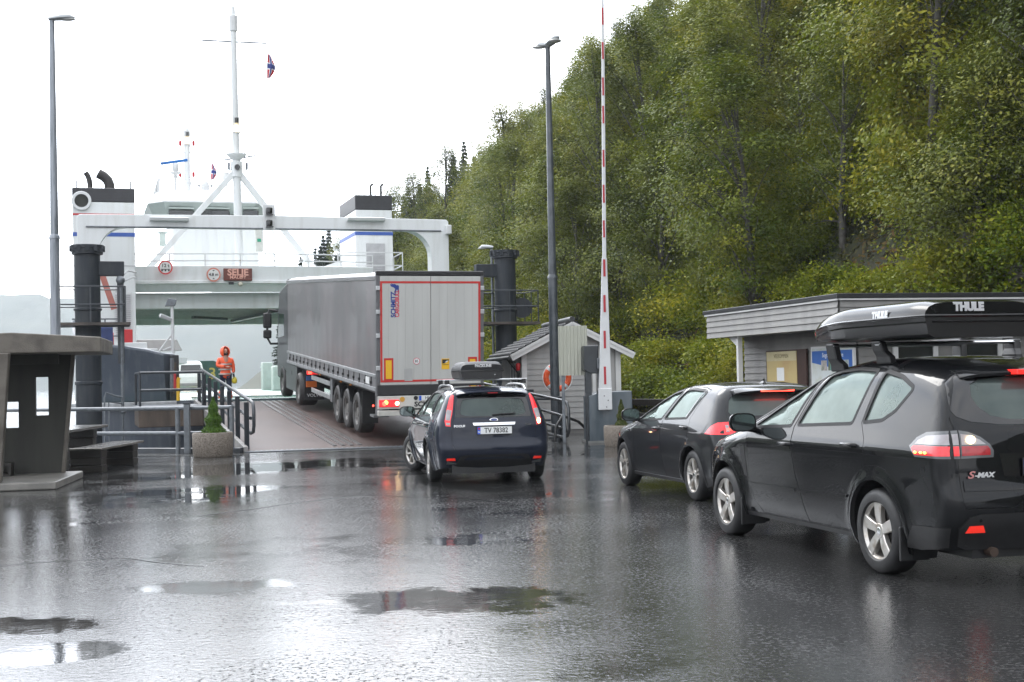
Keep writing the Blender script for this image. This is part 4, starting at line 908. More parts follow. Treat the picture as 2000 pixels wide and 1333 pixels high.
# lift towers either side of the ramp end
def tower(px, py, s, sg, label):
    u, z = FS(px, py, s); root = empty('lift_tower', US(u, s), QA, label, 'tower', 'black lift towers of the ferry ramp')
    r = .385; b = MB(); b.lathe([(r, -2.2), (r, z-.12)], 28, (0, 0, 0)); c = b.build('column', TOWER, root, smooth=40)
    b = MB(); b.lathe([(r+.02, z-.3), (r+.09, z-.28), (r+.09, z-.12), (r+.12, z-.1), (r+.12, z), (r-.05, z)], 28)
    for k in range(12):
        a = 2*pi*k/12; b.box(cos(a)*(r+.1)-.05, cos(a)*(r+.1)+.05, sin(a)*(r+.1)-.05, sin(a)*(r+.1)+.05, z-.2, z-.02)
    b.build('cap_ring', TOWER, root, smooth=40)
    b = MB(); b.lathe([(r+.015, 3.9), (r+.04, 3.92), (r+.04, 3.97), (r+.015, 3.99)], 24); b.lathe([(r+.01, 1.6), (r+.03, 1.62), (r+.03, 1.7), (r+.01, 1.72)], 24); b.build('weld_ring', TOWER, root, smooth=40)
    # cantilever head with the hydraulic cylinder
    b = MB(); b.box(min(sg*.3, sg*1.1), max(sg*.3, sg*1.1), -.18, .18, z-.95, z-.5); b.build('cantilever_arm', TOWER, root, bevel=.02)
    b = MB(); b.bar((sg*.98, -.05, z-3.7), (sg*.98, -.05, z-.9), .2, .2); b.build('guide_column', DGREY, root, bevel=.01)
    b = MB(); b.tube([(sg*1.0, -.2, z-1.3), (sg*1.0, -.2, .6)], .05, 8); b.tube([(sg*1.0, -.2, .6), (sg*1.0, -.2, -.9)], .03, 8); b.ball((sg*.98, -.22, z-1.1), .14); b.ball((sg*1.0, -.2, .75), .1); b.build('hydraulic_cylinder', GREYST, root, smooth=40)
    b = MB(); zp = 3.42
    b.box(-1.0 if sg > 0 else -1.25, 1.25 if sg > 0 else 1.0, -.9, .75, zp, zp+.09); b.build('service_platform', mat('rusty_grating', (.075, .06, .05), .6, var=.5), root)
    b = MB(); X0, X1 = (-.95, 1.1) if sg > 0 else (-1.15, .95)
    cs = [(X0, -.85), (X1, -.85), (X1, .7), (X0, .7)]
    for k in range(4):
        p, q = cs[k], cs[(k+1) % 4]
        for h in (.55, 1.1): b.tube([(p[0], p[1], zp+.09+h), (q[0], q[1], zp+.09+h)], .022, 5)
        b.tube([(p[0], p[1], zp), (p[0], p[1], zp+1.2)], .025, 5); b.tube([((p[0]+q[0])/2, (p[1]+q[1])/2, zp), ((p[0]+q[0])/2, (p[1]+q[1])/2, zp+1.2)], .02, 5)
    b.build('platform_railing', DGREY, root)
    b = MB(); b.tube([(sg*.45, -.5, -1), (sg*.45, -.5, 1.2), (sg*.5, -.5, 1.35), (sg*.75, -.4, 1.25), (sg*.98, -.3, 1.2)], .03, 6); b.tube([(sg*.58, -.5, -1), (sg*.58, -.5, 1.05), (sg*.98, -.3, 1.0)], .025, 6); b.build('hydraulic_pipe', GREYST, root, smooth=50)
    return root, z
tower(170, 480, 44.2, 1, 'black lift tower with service platform left of the ramp, before the white funnel')
t2, zz = tower(985, 490, 46.2, -1, 'black lift tower with service platform right of the lorry')
b = MB(); b.lathe([(.36, -.1), (.36, .1)], 24, (.72, .3, 4.05), (.2, 1, 0)); b.build('cable_drum', TOWER, t2, smooth=40)
# ================================================================== passenger cars
def smooth_tab(pts, sig=.05, lo=-2, hi=6, step=.01):
    pts = sorted(pts); x = np.arange(lo, hi, step); y = np.interp(x, [p[0] for p in pts], [p[1] for p in pts])
    n = int(sig*4/step); k = np.exp(-.5*(np.arange(-n, n+1)*step/sig)**2); k /= k.sum()
    y = np.convolve(np.pad(y, n, mode='edge'), k, 'valid'); return lambda q: np.interp(q, x, y)
def smax(a, b, k): return np.maximum(a, b)+np.maximum(k-np.abs(a-b), 0)**2/(4*k)
class Shape:
    def __init__(s, T, B, Fr, S, plan, crown=.05, kr=.1, kf=.25, rt=.16, rr=.2, rf=.25, flare=(), sig=.07):
        s.T = smooth_tab(T, sig); s.B = smooth_tab(B, .035); s.Fr = smooth_tab(Fr, .06); s.S = smooth_tab(S, .03); s.plan = smooth_tab(plan, .12)
        s.crown, s.kr, s.kf, s.rt, s.rr, s.rf, s.flare = crown, kr, kf, rt, rr, rf, flare
    def F(s, x, y, z):
        ay = np.abs(y); w = s.S(z)-s.plan(x)
        for cx, cz, R, amt, wd in s.flare:
            r = np.hypot(x-cx, z-cz); w = w+amt*np.exp(-np.maximum(0, (r-R))**2/(wd*wd))*(z < cz+R+.3)
        f = smax(ay-w, z-(s.T(x)-s.crown*ay*ay), s.rt); f = smax(f, s.B(z)+s.kr*ay*ay-x, s.rr); return smax(f, x-(s.Fr(z)-s.kf*ay*ay), s.rf)
    def proj(s, kind, A, Bb, off=0.0):
        A = np.asarray(A, float); Bb = np.asarray(Bb, float); lo = np.full(A.shape, {'side': 0.0, 'rear': 1.2, 'top': .3, 'front': 2.0}[kind]); hi = np.full(A.shape, {'side': 1.5, 'rear': -2.0, 'top': 2.4, 'front': 5.5}[kind])
        f = {'side': lambda t: s.F(A, t, Bb), 'rear': lambda t: s.F(t, A, Bb), 'front': lambda t: s.F(t, A, Bb), 'top': lambda t: s.F(A, Bb, t)}[kind]
        for _ in range(34):
            m = (lo+hi)/2; q = f(m) > off; hi = np.where(q, m, hi); lo = np.where(q, lo, m)
        t = (lo+hi)/2
        return {'side': np.stack([A, t, Bb], -1), 'rear': np.stack([t, A, Bb], -1), 'front': np.stack([t, A, Bb], -1), 'top': np.stack([A, Bb, t], -1)}[kind]
    def normal(s, p):
        e = 2e-3; g = np.stack([s.F(p[:, 0]+e, p[:, 1], p[:, 2])-s.F(p[:, 0]-e, p[:, 1], p[:, 2]), s.F(p[:, 0], p[:, 1]+e, p[:, 2])-s.F(p[:, 0], p[:, 1]-e, p[:, 2]), s.F(p[:, 0], p[:, 1], p[:, 2]+e)-s.F(p[:, 0], p[:, 1], p[:, 2]-e)], 1)
        return g/(np.linalg.norm(g, axis=1)[:, None]+1e-12)
    def side(s, x, z, off=0.0): return Vector(s.proj('side', [x], [z], off)[0])
    def rear(s, y, z, off=0.0): return Vector(s.proj('rear', [y], [z], off)[0])
    def top(s, x, y, off=0.0): return Vector(s.proj('top', [x], [y], off)[0])
def dens(poly, h):
    out = []
    for i in range(len(poly)):
        p = np.array(poly[i], float); q = np.array(poly[(i+1) % len(poly)], float); n = max(1, int(np.ceil(np.linalg.norm(q-p)/h)))
        out += [tuple(p+(q-p)*k/n) for k in range(n)]
    return out
def inpoly(P_, poly):
    x, y = P_[:, 0], P_[:, 1]; ins = np.zeros(len(P_), bool); px, py = np.array(poly).T; n = len(poly); j = n-1
    for i in range(n):
        c = ((py[i] > y) != (py[j] > y)) & (x < (px[j]-px[i])*(y-py[i])/(py[j]-py[i]+1e-30)+px[i]); ins ^= c; j = i
    return ins
def edge_dist(P_, poly):
    d = np.full(len(P_), 1e9); a = np.array(poly); b = np.roll(a, -1, 0)
    for p, q in zip(a, b):
        v = q-p; t = np.clip(((P_-p)@v)/(v@v+1e-18), 0, 1); d = np.minimum(d, np.linalg.norm(P_-(p+t[:, None]*v), axis=1))
    return d
def inset(poly, d):
    a = np.array(poly, float); area = .5*np.sum(a[:, 0]*np.roll(a[:, 1], -1)-np.roll(a[:, 0], -1)*a[:, 1]); sg = 1 if area > 0 else -1
    out = []
    for i in range(len(a)):
        e1 = a[i]-a[i-1]; e2 = a[(i+1) % len(a)]-a[i]; e1 /= np.linalg.norm(e1)+1e-12; e2 /= np.linalg.norm(e2)+1e-12
        n1 = np.array([-e1[1], e1[0]])*sg; n2 = np.array([-e2[1], e2[0]])*sg; m = n1+n2; m /= max(.35, np.linalg.norm(m))*np.linalg.norm(m)/2+1e-9 if False else (np.linalg.norm(m)+1e-9)
        out.append(tuple(a[i]+m*d/max(.4, float(m@n1))))
    return out
def rnd(poly, r=.03, n=4):
    """round the corners of a polygon"""
    out = []; a = np.array(poly, float)
    for i in range(len(a)):
        p, q, t = a[i-1], a[i], a[(i+1) % len(a)]; u = p-q; v = t-q; lu = np.linalg.norm(u); lv = np.linalg.norm(v); k = min(r, lu*.45, lv*.45)
        A_ = q+u/lu*k; B_ = q+v/lv*k
        for j in range(n+1):
            s_ = j/n; out.append(tuple((1-s_)**2*A_+2*s_*(1-s_)*q+s_*s_*B_))
    return out
def arc(cx, cz, r, a0, a1, n=16): return [(cx+r*cos(radians(a0+(a1-a0)*k/n)), cz+r*sin(radians(a0+(a1-a0)*k/n))) for k in range(n+1)]
def panel(sh, name, kind, outline, holes, m, parent, off=0.0, rim=.02, h=.055, sides=(1,), label=None):
    """a piece of the car's skin: an outline in side / rear / top view laid on the body surface"""
    ol = dens(outline, h); hs = [dens(q, h) for q in holes]
    allp = list(ol); edges = [(i, (i+1) % len(ol)) for i in range(len(ol))]
    for q in hs:
        b0 = len(allp); allp += q; edges += [(b0+i, b0+(i+1) % len(q)) for i in range(len(q))]
    a = np.array(ol); x0, y0 = a.min(0); x1, y1 = a.max(0)
    gx, gy = np.meshgrid(np.arange(x0+h/2, x1, h), np.arange(y0+h/2, y1, h)); gp = np.stack([gx.ravel(), gy.ravel()], 1)
    if len(gp):
        k = inpoly(gp, ol) & (edge_dist(gp, ol) > h*.4)
        for q in hs: k &= ~inpoly(gp, q) & (edge_dist(gp, q) > h*.4)
        allp += [tuple(p) for p in gp[k]]
    r = geometry.delaunay_2d_cdt([Vector(p) for p in allp], edges, [], 0, 1e-5)
    V2 = np.array([tuple(v) for v in r[0]]); T = [f for f in r[2] if len(f) == 3]; cen = np.array([V2[list(f)].mean(0) for f in T])
    k = inpoly(cen, ol)
    for q in hs: k &= ~inpoly(cen, q)
    T = [f for f, kk in zip(T, k) if kk]
    p3 = sh.proj(kind, V2[:, 0], V2[:, 1], off); nr = sh.normal(p3)
    tri = []
    for f in T:
        A_, B_, C_ = p3[list(f)]; n = np.cross(B_-A_, C_-A_); tri.append(f if n@nr[f[0]] > 0 else f[::-1])
    V = [tuple(q) for q in p3]; NV = [tuple(q) for q in nr]; Fc = list(tri)
    if rim:
        cnt = {}
        for f in tri:
            for i in range(3): cnt[(f[i], f[(i+1) % 3])] = 1
        mp = {}
        for (i, j) in list(cnt):
            if (j, i) in cnt: continue
            for q in (i, j):
                if q not in mp: mp[q] = len(V); V.append(tuple(p3[q]-nr[q]*rim)); NV.append(tuple(nr[q]))
            Fc.append((j, i, mp[i], mp[j]))
    made = []
    merged = None
    for sd in sides:
        if sd == 1: vv, nn, ff = V, NV, Fc
        else: vv = [(x, -y, z) for x, y, z in V]; nn = [(x, -y, z) for x, y, z in NV]; ff = [f[::-1] for f in Fc]
        if merged is None: merged = ([], [], [])
        b0 = len(merged[0]); merged[0].extend(vv); merged[1].extend(nn); merged[2].extend([tuple(b0+i for i in f) for f in ff])
    me = bpy.data.meshes.new(name); me.from_pydata(merged[0], [], merged[2]); me.materials.append(m); me.materials.append(SEAM)
    me.polygons.foreach_set('material_index', [1 if len(f) == 4 else 0 for f in merged[2]])
    me.polygons.foreach_set('use_smooth', [True]*len(me.polygons)); me.update()
    nl = [merged[1][l.vertex_index] for l in me.loops]
    # rim faces keep their own flat normal
    me.normals_split_custom_set(nl)
    o = bpy.data.objects.new(name, me); COL.objects.link(o); o.parent = parent
    if label: o['label'] = label
    return o
SEAM = mat('panel_gap', (.004, .004, .004), .9, var=0)
def msym(half): return half+[(-y, z) for y, z in half[::-1]]

def paint(name, col, col2, flake=.15):
    m = mat(name, col, .35, metal=flake*.3, coat=1.0, var=.1, vscale=1.4, col2=col2, spec=.03)
    b = m.node_tree.nodes['Principled BSDF']; b.inputs['Coat IOR'].default_value = 1.36; b.inputs['Coat Roughness'].default_value = .012; return m
PAINT_S = paint('black_car_paint', (.005, .0055, .0065), (.007, .0075, .0085))
PAINT_G = paint('charcoal_car_paint', (.020, .021, .023), (.024, .025, .027), .3)
PAINT_F = paint('blue_grey_car_paint', (.015, .019, .032), (.019, .023, .037), .3)
GLASS = glass_mat('fogged_side_glass', (.70, .80, .76), (.42, .50, .465), .52)
GLASSR = glass_mat('dark_rear_glass', (.38, .45, .43), (.20, .245, .235), .50)
SEAT = mat('seat_fabric', (.035, .036, .038), .8, var=.3, vscale=10)

def wheel(parent, x, y, r, wid, rr, style, rz=0.0, sg=1, name='wheel'):
    w = empty(name, (x, y, r), rz); w.parent = parent
    o = sg
    b = MB(); hw = wid/2
    prof = [(rr-.005, -hw*.8), (rr+.01, -hw), (r-.05, -hw*1.02), (r-.015, -hw*.86), (r, -hw*.62), (r, hw*.62), (r-.015, hw*.86), (r-.05, hw*1.02), (rr+.012, hw), (rr-.005, hw*.8)]
    b.lathe(prof, 48, (0, 0, 0), (0, 1, 0), cap=False); b.build('tyre', RUBBER, w, smooth=35)
    fy = hw*.86*o                                              # outer face side
    b = MB(); b.lathe([(rr, -hw*.8*o), (rr-.012, -hw*.5*o), (rr-.02, fy*.75), (rr-.004, fy), (rr+.006, fy)], 48, (0, 0, 0), (0, 1, 0), cap=False)
    def spoke(a, w0, w1, d=.035):
        u = Vector((cos(a), 0, sin(a))); t = Vector((-sin(a), 0, cos(a))); n = Vector((0, o, 0)); q = []
        for k, (rad, ww, dep) in enumerate(((.05, w0, fy*.80), (rr*.55, (w0+w1)/2, fy*.93), (rr-.008, w1, fy*.93))):
            c = u*rad+Vector((0, dep, 0)); q.append([c-t*ww/2, c-t*ww*.43+n*.007, c-t*ww*.06+n*.004, c+t*ww*.06+n*.004, c+t*ww*.43+n*.007, c+t*ww/2, c+t*ww/2-n*d, c-t*ww/2-n*d])
        b.loft(q)
    if style == 5:
        for k in range(5): spoke(radians(90+72*k), .070, .098)
    elif style == 10:
        for k in range(5):
            for s_ in (-1, 1): spoke(radians(90+72*k+s_*9), .020, .034)
    else:
        for k in range(7): spoke(radians(90+360/7*k), .03, .036)
    b.lathe([(.068, fy*.55), (.068, fy*.82), (.055, fy*.9), (.03, fy*.92)], 20, (0, 0, 0), (0, 1, 0)); b.build('rim', ALLOY, w, smooth=26)
    b = MB(); b.lathe([(.030, fy*.93), (.026, fy*.95), (.001, fy*.955)], 16, (0, 0, 0), (0, 1, 0), cap=False); b.build('hub_cap', CHROME, w, smooth=40)
    b = MB(); b.lathe([(rr*.72, fy*.25), (rr*.72, fy*.32), (rr*.3, fy*.34)], 28, (0, 0, 0), (0, 1, 0)); b.lathe([(rr-.02, -fy*.3), (rr-.02, -fy*.28)], 28, (0, 0, 0), (0, 1, 0)); b.build('brake_disc', mat('brake_disc', (.06, .055, .05), .5, metal=.5), w, smooth=40)
    return w
def seat(parent, x, y, z=.50, hr=True, s=1.0, bench=0):
    b = MB(); hw = .25 if not bench else bench
    b.loft([[Vector((x+dx, y+dy*hw, z+dz)) for dx, dy, dz in ((.25, -1, .05), (.25, 1, .05), (-.2, 1, 0), (-.2, -1, 0))], [Vector((x+dx, y+dy*hw, z+.14+dz)) for dx, dy, dz in ((.25, -.95, .05), (.25, .95, .05), (-.2, .95, 0), (-.2, -.95, 0))]])
    b.loft([[Vector((x-.18+dx, y+dy*hw*.95, z+.1)) for dx, dy in ((.06, -1), (.06, 1), (-.08, 1), (-.08, -1))], [Vector((x-.26+dx, y+dy*hw, z+.4*s)) for dx, dy in ((.07, -1), (.07, 1), (-.07, 1), (-.07, -1))], [Vector((x-.34+dx, y+dy*hw*.78, z+.62*s)) for dx, dy in ((.04, -1), (.04, 1), (-.05, 1), (-.05, -1))]])
    for yy in ([0] if not bench else [-.35, .35]):
        b.loft([[Vector((x-.35+dx, y+yy+dy*.12, z+.66*s)) for dx, dy in ((.04, -1), (.04, 1), (-.05, 1), (-.05, -1))], [Vector((x-.38+dx, y+yy+dy*.11, z+.82*s)) for dx, dy in ((.035, -1), (.035, 1), (-.04, 1), (-.04, -1))]])
    return b.build('seat', SEAT, parent, bevel=.025)

def build_car(sp):
    C = empty(sp['name'], sp['loc'], sp['rz'], sp['label'], 'car'); sh = sp['shape']; pm = sp['paint']; WB = sp['wb']; R = sp['arch']; ax = sp['axz']
    yb = smooth_tab(sp['yb'], .05); x_re, x_fr = sp['x_re'], sp['x_fr']
    # ---- skin borders
    xs = np.concatenate([np.linspace(x_re, 0, 14), np.linspace(0, x_fr, 50)[1:]])
    tp = sh.proj('top', xs, yb(xs)); edge = [(x, p[2]) for x, p in zip(xs, tp)]                      # roof / side border, rear to front
    zc = edge[0][1]; zf = edge[-1][1]
    zr = np.linspace(sp['z_low_r'], zc, 22); ycr = sh.S(zr)-sh.plan(np.full(22, x_re))-sp['dc']; ycr = ycr+(yb(x_re)-ycr[-1])*((zr-zr[0])/(zr[-1]-zr[0]))**6
    rp = sh.proj('rear', ycr, zr); redge = [(p[0], z) for p, z in zip(rp, zr)]
    zq = np.linspace(sp['z_low_f'], zf, 12); ycf = sh.S(zq)-sh.plan(np.full(12, x_fr-.1))-.14; ycf = ycf+(yb(x_fr)-ycf[-1])*((zq-zq[0])/(zq[-1]-zq[0]))**3
    fp = sh.proj('front', ycf, zq); fedge = [(p[0], z) for p, z in zip(fp, zq)]
    sill = sp['sill']; a_ = math.degrees(math.asin((ax-sill)/R))
    low = [(redge[0][0], redge[0][1])] if False else []
    # side outline: bottom from rear to front with both arches, then front edge up, then top edge back, then rear edge down
    out = arc(0, ax, R, 180+a_, -a_, 26)
    out += arc(WB, ax, R, 180+a_, -a_, 26)
    out += fedge + edge[::-1][1:] + redge[::-1][1:]
    doors = sp['doors']; wins = sp['wins']; fixed = sp['fixed']
    # body side = outline minus doors minus fixed windows
    dl = [d for d in doors]
    union = sp['door_union']
    panel(sh, 'body_side', 'side', out, [union]+[w for w in fixed], pm, C, sides=(1, -1), rim=.03)
    for sg in (1, -1):
        for d, w in zip(doors, wins):
            dd = panel(sh, 'door', 'side', inset(d, .0065), [w], pm, C, sides=(sg,), rim=.025)
            panel(sh, 'window', 'side', inset(w, -.004), [], GLASS, dd, off=-.012, rim=0, sides=(sg,), h=.12)
            panel(sh, 'window_trim', 'side', inset(w, -.022), [inset(w, .006)], WRUB, dd, off=.002, rim=.01, sides=(sg,))
            # handle
        for i, (hx, hz) in enumerate(sp['handles']):
            p = sh.side(hx, hz); b = MB(); yy = p.y*sg; o_ = .035*sg
            b.tube([(hx-.10, yy-.005*sg, hz), (hx-.085, yy+o_*.8, hz+.004), (hx+.06, yy+o_, hz+.006), (hx+.10, yy+.002*sg, hz+.004)], [.016, .019, .017, .012], 8); dh = [c for c in C.children if c.name.startswith('door')]
            b.build('door_handle', pm if sp.get('body_handles') else BLACKG, dh[-len(doors)+i], smooth=50)
        for w in fixed:
            g = panel(sh, 'quarter_window', 'side', inset(w, -.004), [], GLASS, C, off=-.012, rim=0, sides=(sg,), h=.12)
            panel(sh, 'window_trim', 'side', inset(w, -.02), [inset(w, .01)], WRUB, g, off=.002, rim=.01, sides=(sg,))
    # ---- top skin: bonnet, windscreen, roof
    half = [(x, float(yb(x))) for x in xs]; topo = half+[(x, -y) for x, y in half[::-1]]
    ws = sp['screen']; topo_holes = [ws+[(x, -y) for x, y in ws[::-1]]]
    if sp.get('sunroof'): pass
    panel(sh, 'roof', 'top', topo, topo_holes, pm, C, rim=0)
    g = panel(sh, 'windscreen', 'top', inset(topo_holes[0], -.005), [], GLASS, C, off=-.006, rim=0, h=.12)
    if sp.get('roof_panel'): panel(sh, 'roof_panel', 'top', sp['roof_panel']+[(x, -y) for x, y in sp['roof_panel'][::-1]], [], BLACKG, C, off=.003, rim=.006)
    # ---- front skin
    fo = [(y, z) for y, z in zip(ycf, zq)]; fo = [(ycf[0], zq[0])]+fo[1:]; ft = [(y, sh.proj('top', [x_fr], [y])[0][2]) for y in np.linspace(yb(x_fr), -yb(x_fr), 16)]
    fout = [(float(y), float(z)) for y, z in fo]+[(float(y), float(z)) for y, z in ft[1:-1]]+[(-float(y), float(z)) for y, z in fo[::-1]]
    panel(sh, 'front_bumper', 'front', fout, [], pm, C, rim=0)
    for sg in (1, -1): panel(sh, 'headlight', 'front', [(.46*1, zf-.18), (.70, zf-.14), (.72, zf-.03), (.50, zf-.07)], [], LWHITE, C, off=.006, rim=.012, sides=(sg,))
    panel(sh, 'grille', 'front', [(-.42, zf-.36), (.42, zf-.36), (.46, zf-.24), (-.46, zf-.24)], [], BLACKP, C, off=.004, rim=.01)
    # ---- rear skin
    rt = [(float(y), float(sh.proj('top', [x_re], [y])[0][2])) for y in np.linspace(yb(x_re), -yb(x_re), 22)]
    rh = [(float(y), float(z)) for y, z in zip(ycr, zr)]
    rout = rh+rt[1:-1]+[(-y, z) for y, z in rh[::-1]]
    gate = msym(sp['gate']); glass = msym(sp['rglass']); bump = sp['bump']
    panel(sh, 'rear_body', 'rear', rout, [gate], pm, C, rim=.01)
    gt = panel(sh, 'tailgate', 'rear', inset(gate, .004), [glass], pm, C, rim=.03)
    panel(sh, 'rear_window', 'rear', inset(glass, -.003), [], GLASSR, gt, off=-.006, rim=0, h=.12)
    if sp.get('rg_inner'): panel(sh, 'window_trim', 'rear', inset(glass, .004), [msym(sp['rg_inner'])], BLACKG, gt, off=-.001, rim=.004)
    return C, gt, sh
def car_rest(C, sp, sh):
    WB = sp['wb']; R = sp['arch']; ax = sp['axz']; tr = sp['track']; r, wid, rr = sp['tyre']
    for i, (x, sg) in enumerate(((0, 1), (0, -1), (WB, 1), (WB, -1))):
        wheel(C, x, tr*sg, r, wid, rr, sp['spokes'], rz=sp.get('steer', 0) if x else 0, sg=sg)
    # arch liners and floor pan
    b = MB(); yi = tr-wid/2-.06
    xr_ = sp['x_back']; xf_ = sp['x_front']
    b.box(xr_+.10, xf_-.25, -yi, yi, sp['sill']-.03, .52)
    for x in (0, WB):
        for sg in (1, -1):
            pts = [(x+(R+.03)*cos(radians(a)), ax+(R+.03)*sin(radians(a))) for a in range(-35, 216, 12)]
            w_ = [sh.side(px, max(.25, pz)).y-.035 for px, pz in pts]
            n = len(pts); vs = [(px, yi*sg, pz) for px, pz in pts]+[(px, yy*sg, pz) for (px, pz), yy in zip(pts, w_)]
            b.add(vs, [(k, k+1, n+k+1, n+k) for k in range(n-1)])
    for sg in (1, -1):
        y1 = sh.side(WB/2, .3).y-.03; b.box(R+.02, WB-R-.02, min(yi*sg, y1*sg), max(yi*sg, y1*sg), sp['sill']+.01, .5)
    b.box(xr_+.07, -R-.02, -yi-.08, yi+.08, .30, .5)
    b.build('underbody', BLACKP, C, fix=False)
    for x in (.28*WB, ):
        seat(C, x-.05, 0, .48, bench=.58, s=sp['ss'])
    for y in (.38, -.38): seat(C, WB*.57, y, .48, s=sp['ss'])
    b = MB(); bz = sp['belt']; b.box(WB*.72, WB*.9, -.68, .68, .55, bz-.06); b.build('dashboard', SEAT, C, bevel=.05)
    b = MB(); c = Vector((WB*.705, .38, bz+.02)); ring = [c+Vector((.06*sin(t)*-1, .18*cos(t), .17*sin(t))) for t in np.linspace(0, 2*pi, 25)]; b.tube(ring, .016, 6); b.bar(c-Vector((0, .17, 0)), c+Vector((0, .17, 0)), .03, .05); b.build('steering_wheel', BLACKP, C, smooth=50)
    # mirrors
    for sg in (1, -1):
        mx, mz = sp['mirror']; p = sh.side(mx, mz); y = p.y*sg
        b = MB(); b.tube([(mx+.02, y-.03*sg, mz-.02), (mx+.02, y+.10*sg, mz+.0)], [.035, .03], 8)
        b.loft([[Vector((mx-.06+dx, y+(.16+a*.135)*sg, mz+.055+c_*.088)) for a, c_ in [(cos(t)*abs(cos(t))**-.35, sin(t)*abs(sin(t)+1e-9)**-.3) for t in np.linspace(.01, 2*pi+.01, 20, endpoint=False)]] if True else None for dx in (0, .02)]+[[Vector((mx+.12, y+(.15+cos(t)*.075)*sg, mz+.05+sin(t)*.05)) for t in np.linspace(.01, 2*pi+.01, 20, endpoint=False)]])
        m_ = b.build('wing_mirror', sp['mirror_mat'], C, smooth=45)
        b = MB(); ell = [(cos(t)*abs(cos(t)+1e-9)**-.35*.118, sin(t)*abs(sin(t)+1e-9)**-.3*.074) for t in np.linspace(.01, 2*pi+.01, 20, endpoint=False)]
        b.prism(ell, (mx-.0615, y+.16*sg, mz+.055), (0, 1, 0), (0, 0, 1), (-.004, 0, 0)); b.build('mirror_glass', mat('mirror_glass', (.16, .19, .19), .05, metal=1, var=.02), m_)
def number_plate(gt, o, txt, tilt=0.0, w=.52, flag=True):
    """norwegian style plate on the rear, facing -x"""
    b = MB(); b.box(o[0]-.012, o[0]+.004, o[1]-w/2-.008, o[1]+w/2+.008, o[2]-.066, o[2]+.064); pl = b.build('number_plate', BLACKP, gt, bevel=.004)
    b = MB(); b.box(o[0]-.016, o[0]-.011, o[1]-w/2, o[1]+w/2-.045, o[2]-.05, o[2]+.055); b.build('plate_face', PLATEW, pl)
    b = MB(); b.box(o[0]-.0165, o[0]-.011, o[1]+w/2-.045, o[1]+w/2, o[2]-.05, o[2]+.055); b.build('plate_band', BLUEP, pl)
    b = MB(); b.box(o[0]-.018, o[0]-.016, o[1]+w/2-.038, o[1]+w/2-.008, o[2]+.018, o[2]+.044); b.build('plate_flag', REDP, pl)
    text('plate_letter', 'N', PLATEW, .045, pl, (o[0]-.018, o[1]+w/2-.023, o[2]-.02), (0, -1, 0), (0, 0, 1), .001, .001)
    if txt: text('plate_number', txt, INK, .105, pl, (o[0]-.0175, o[1]-.022, o[2]+.0), (0, -1, 0), (0, 0, 1), .001, .0015, sx=.86)
    return pl

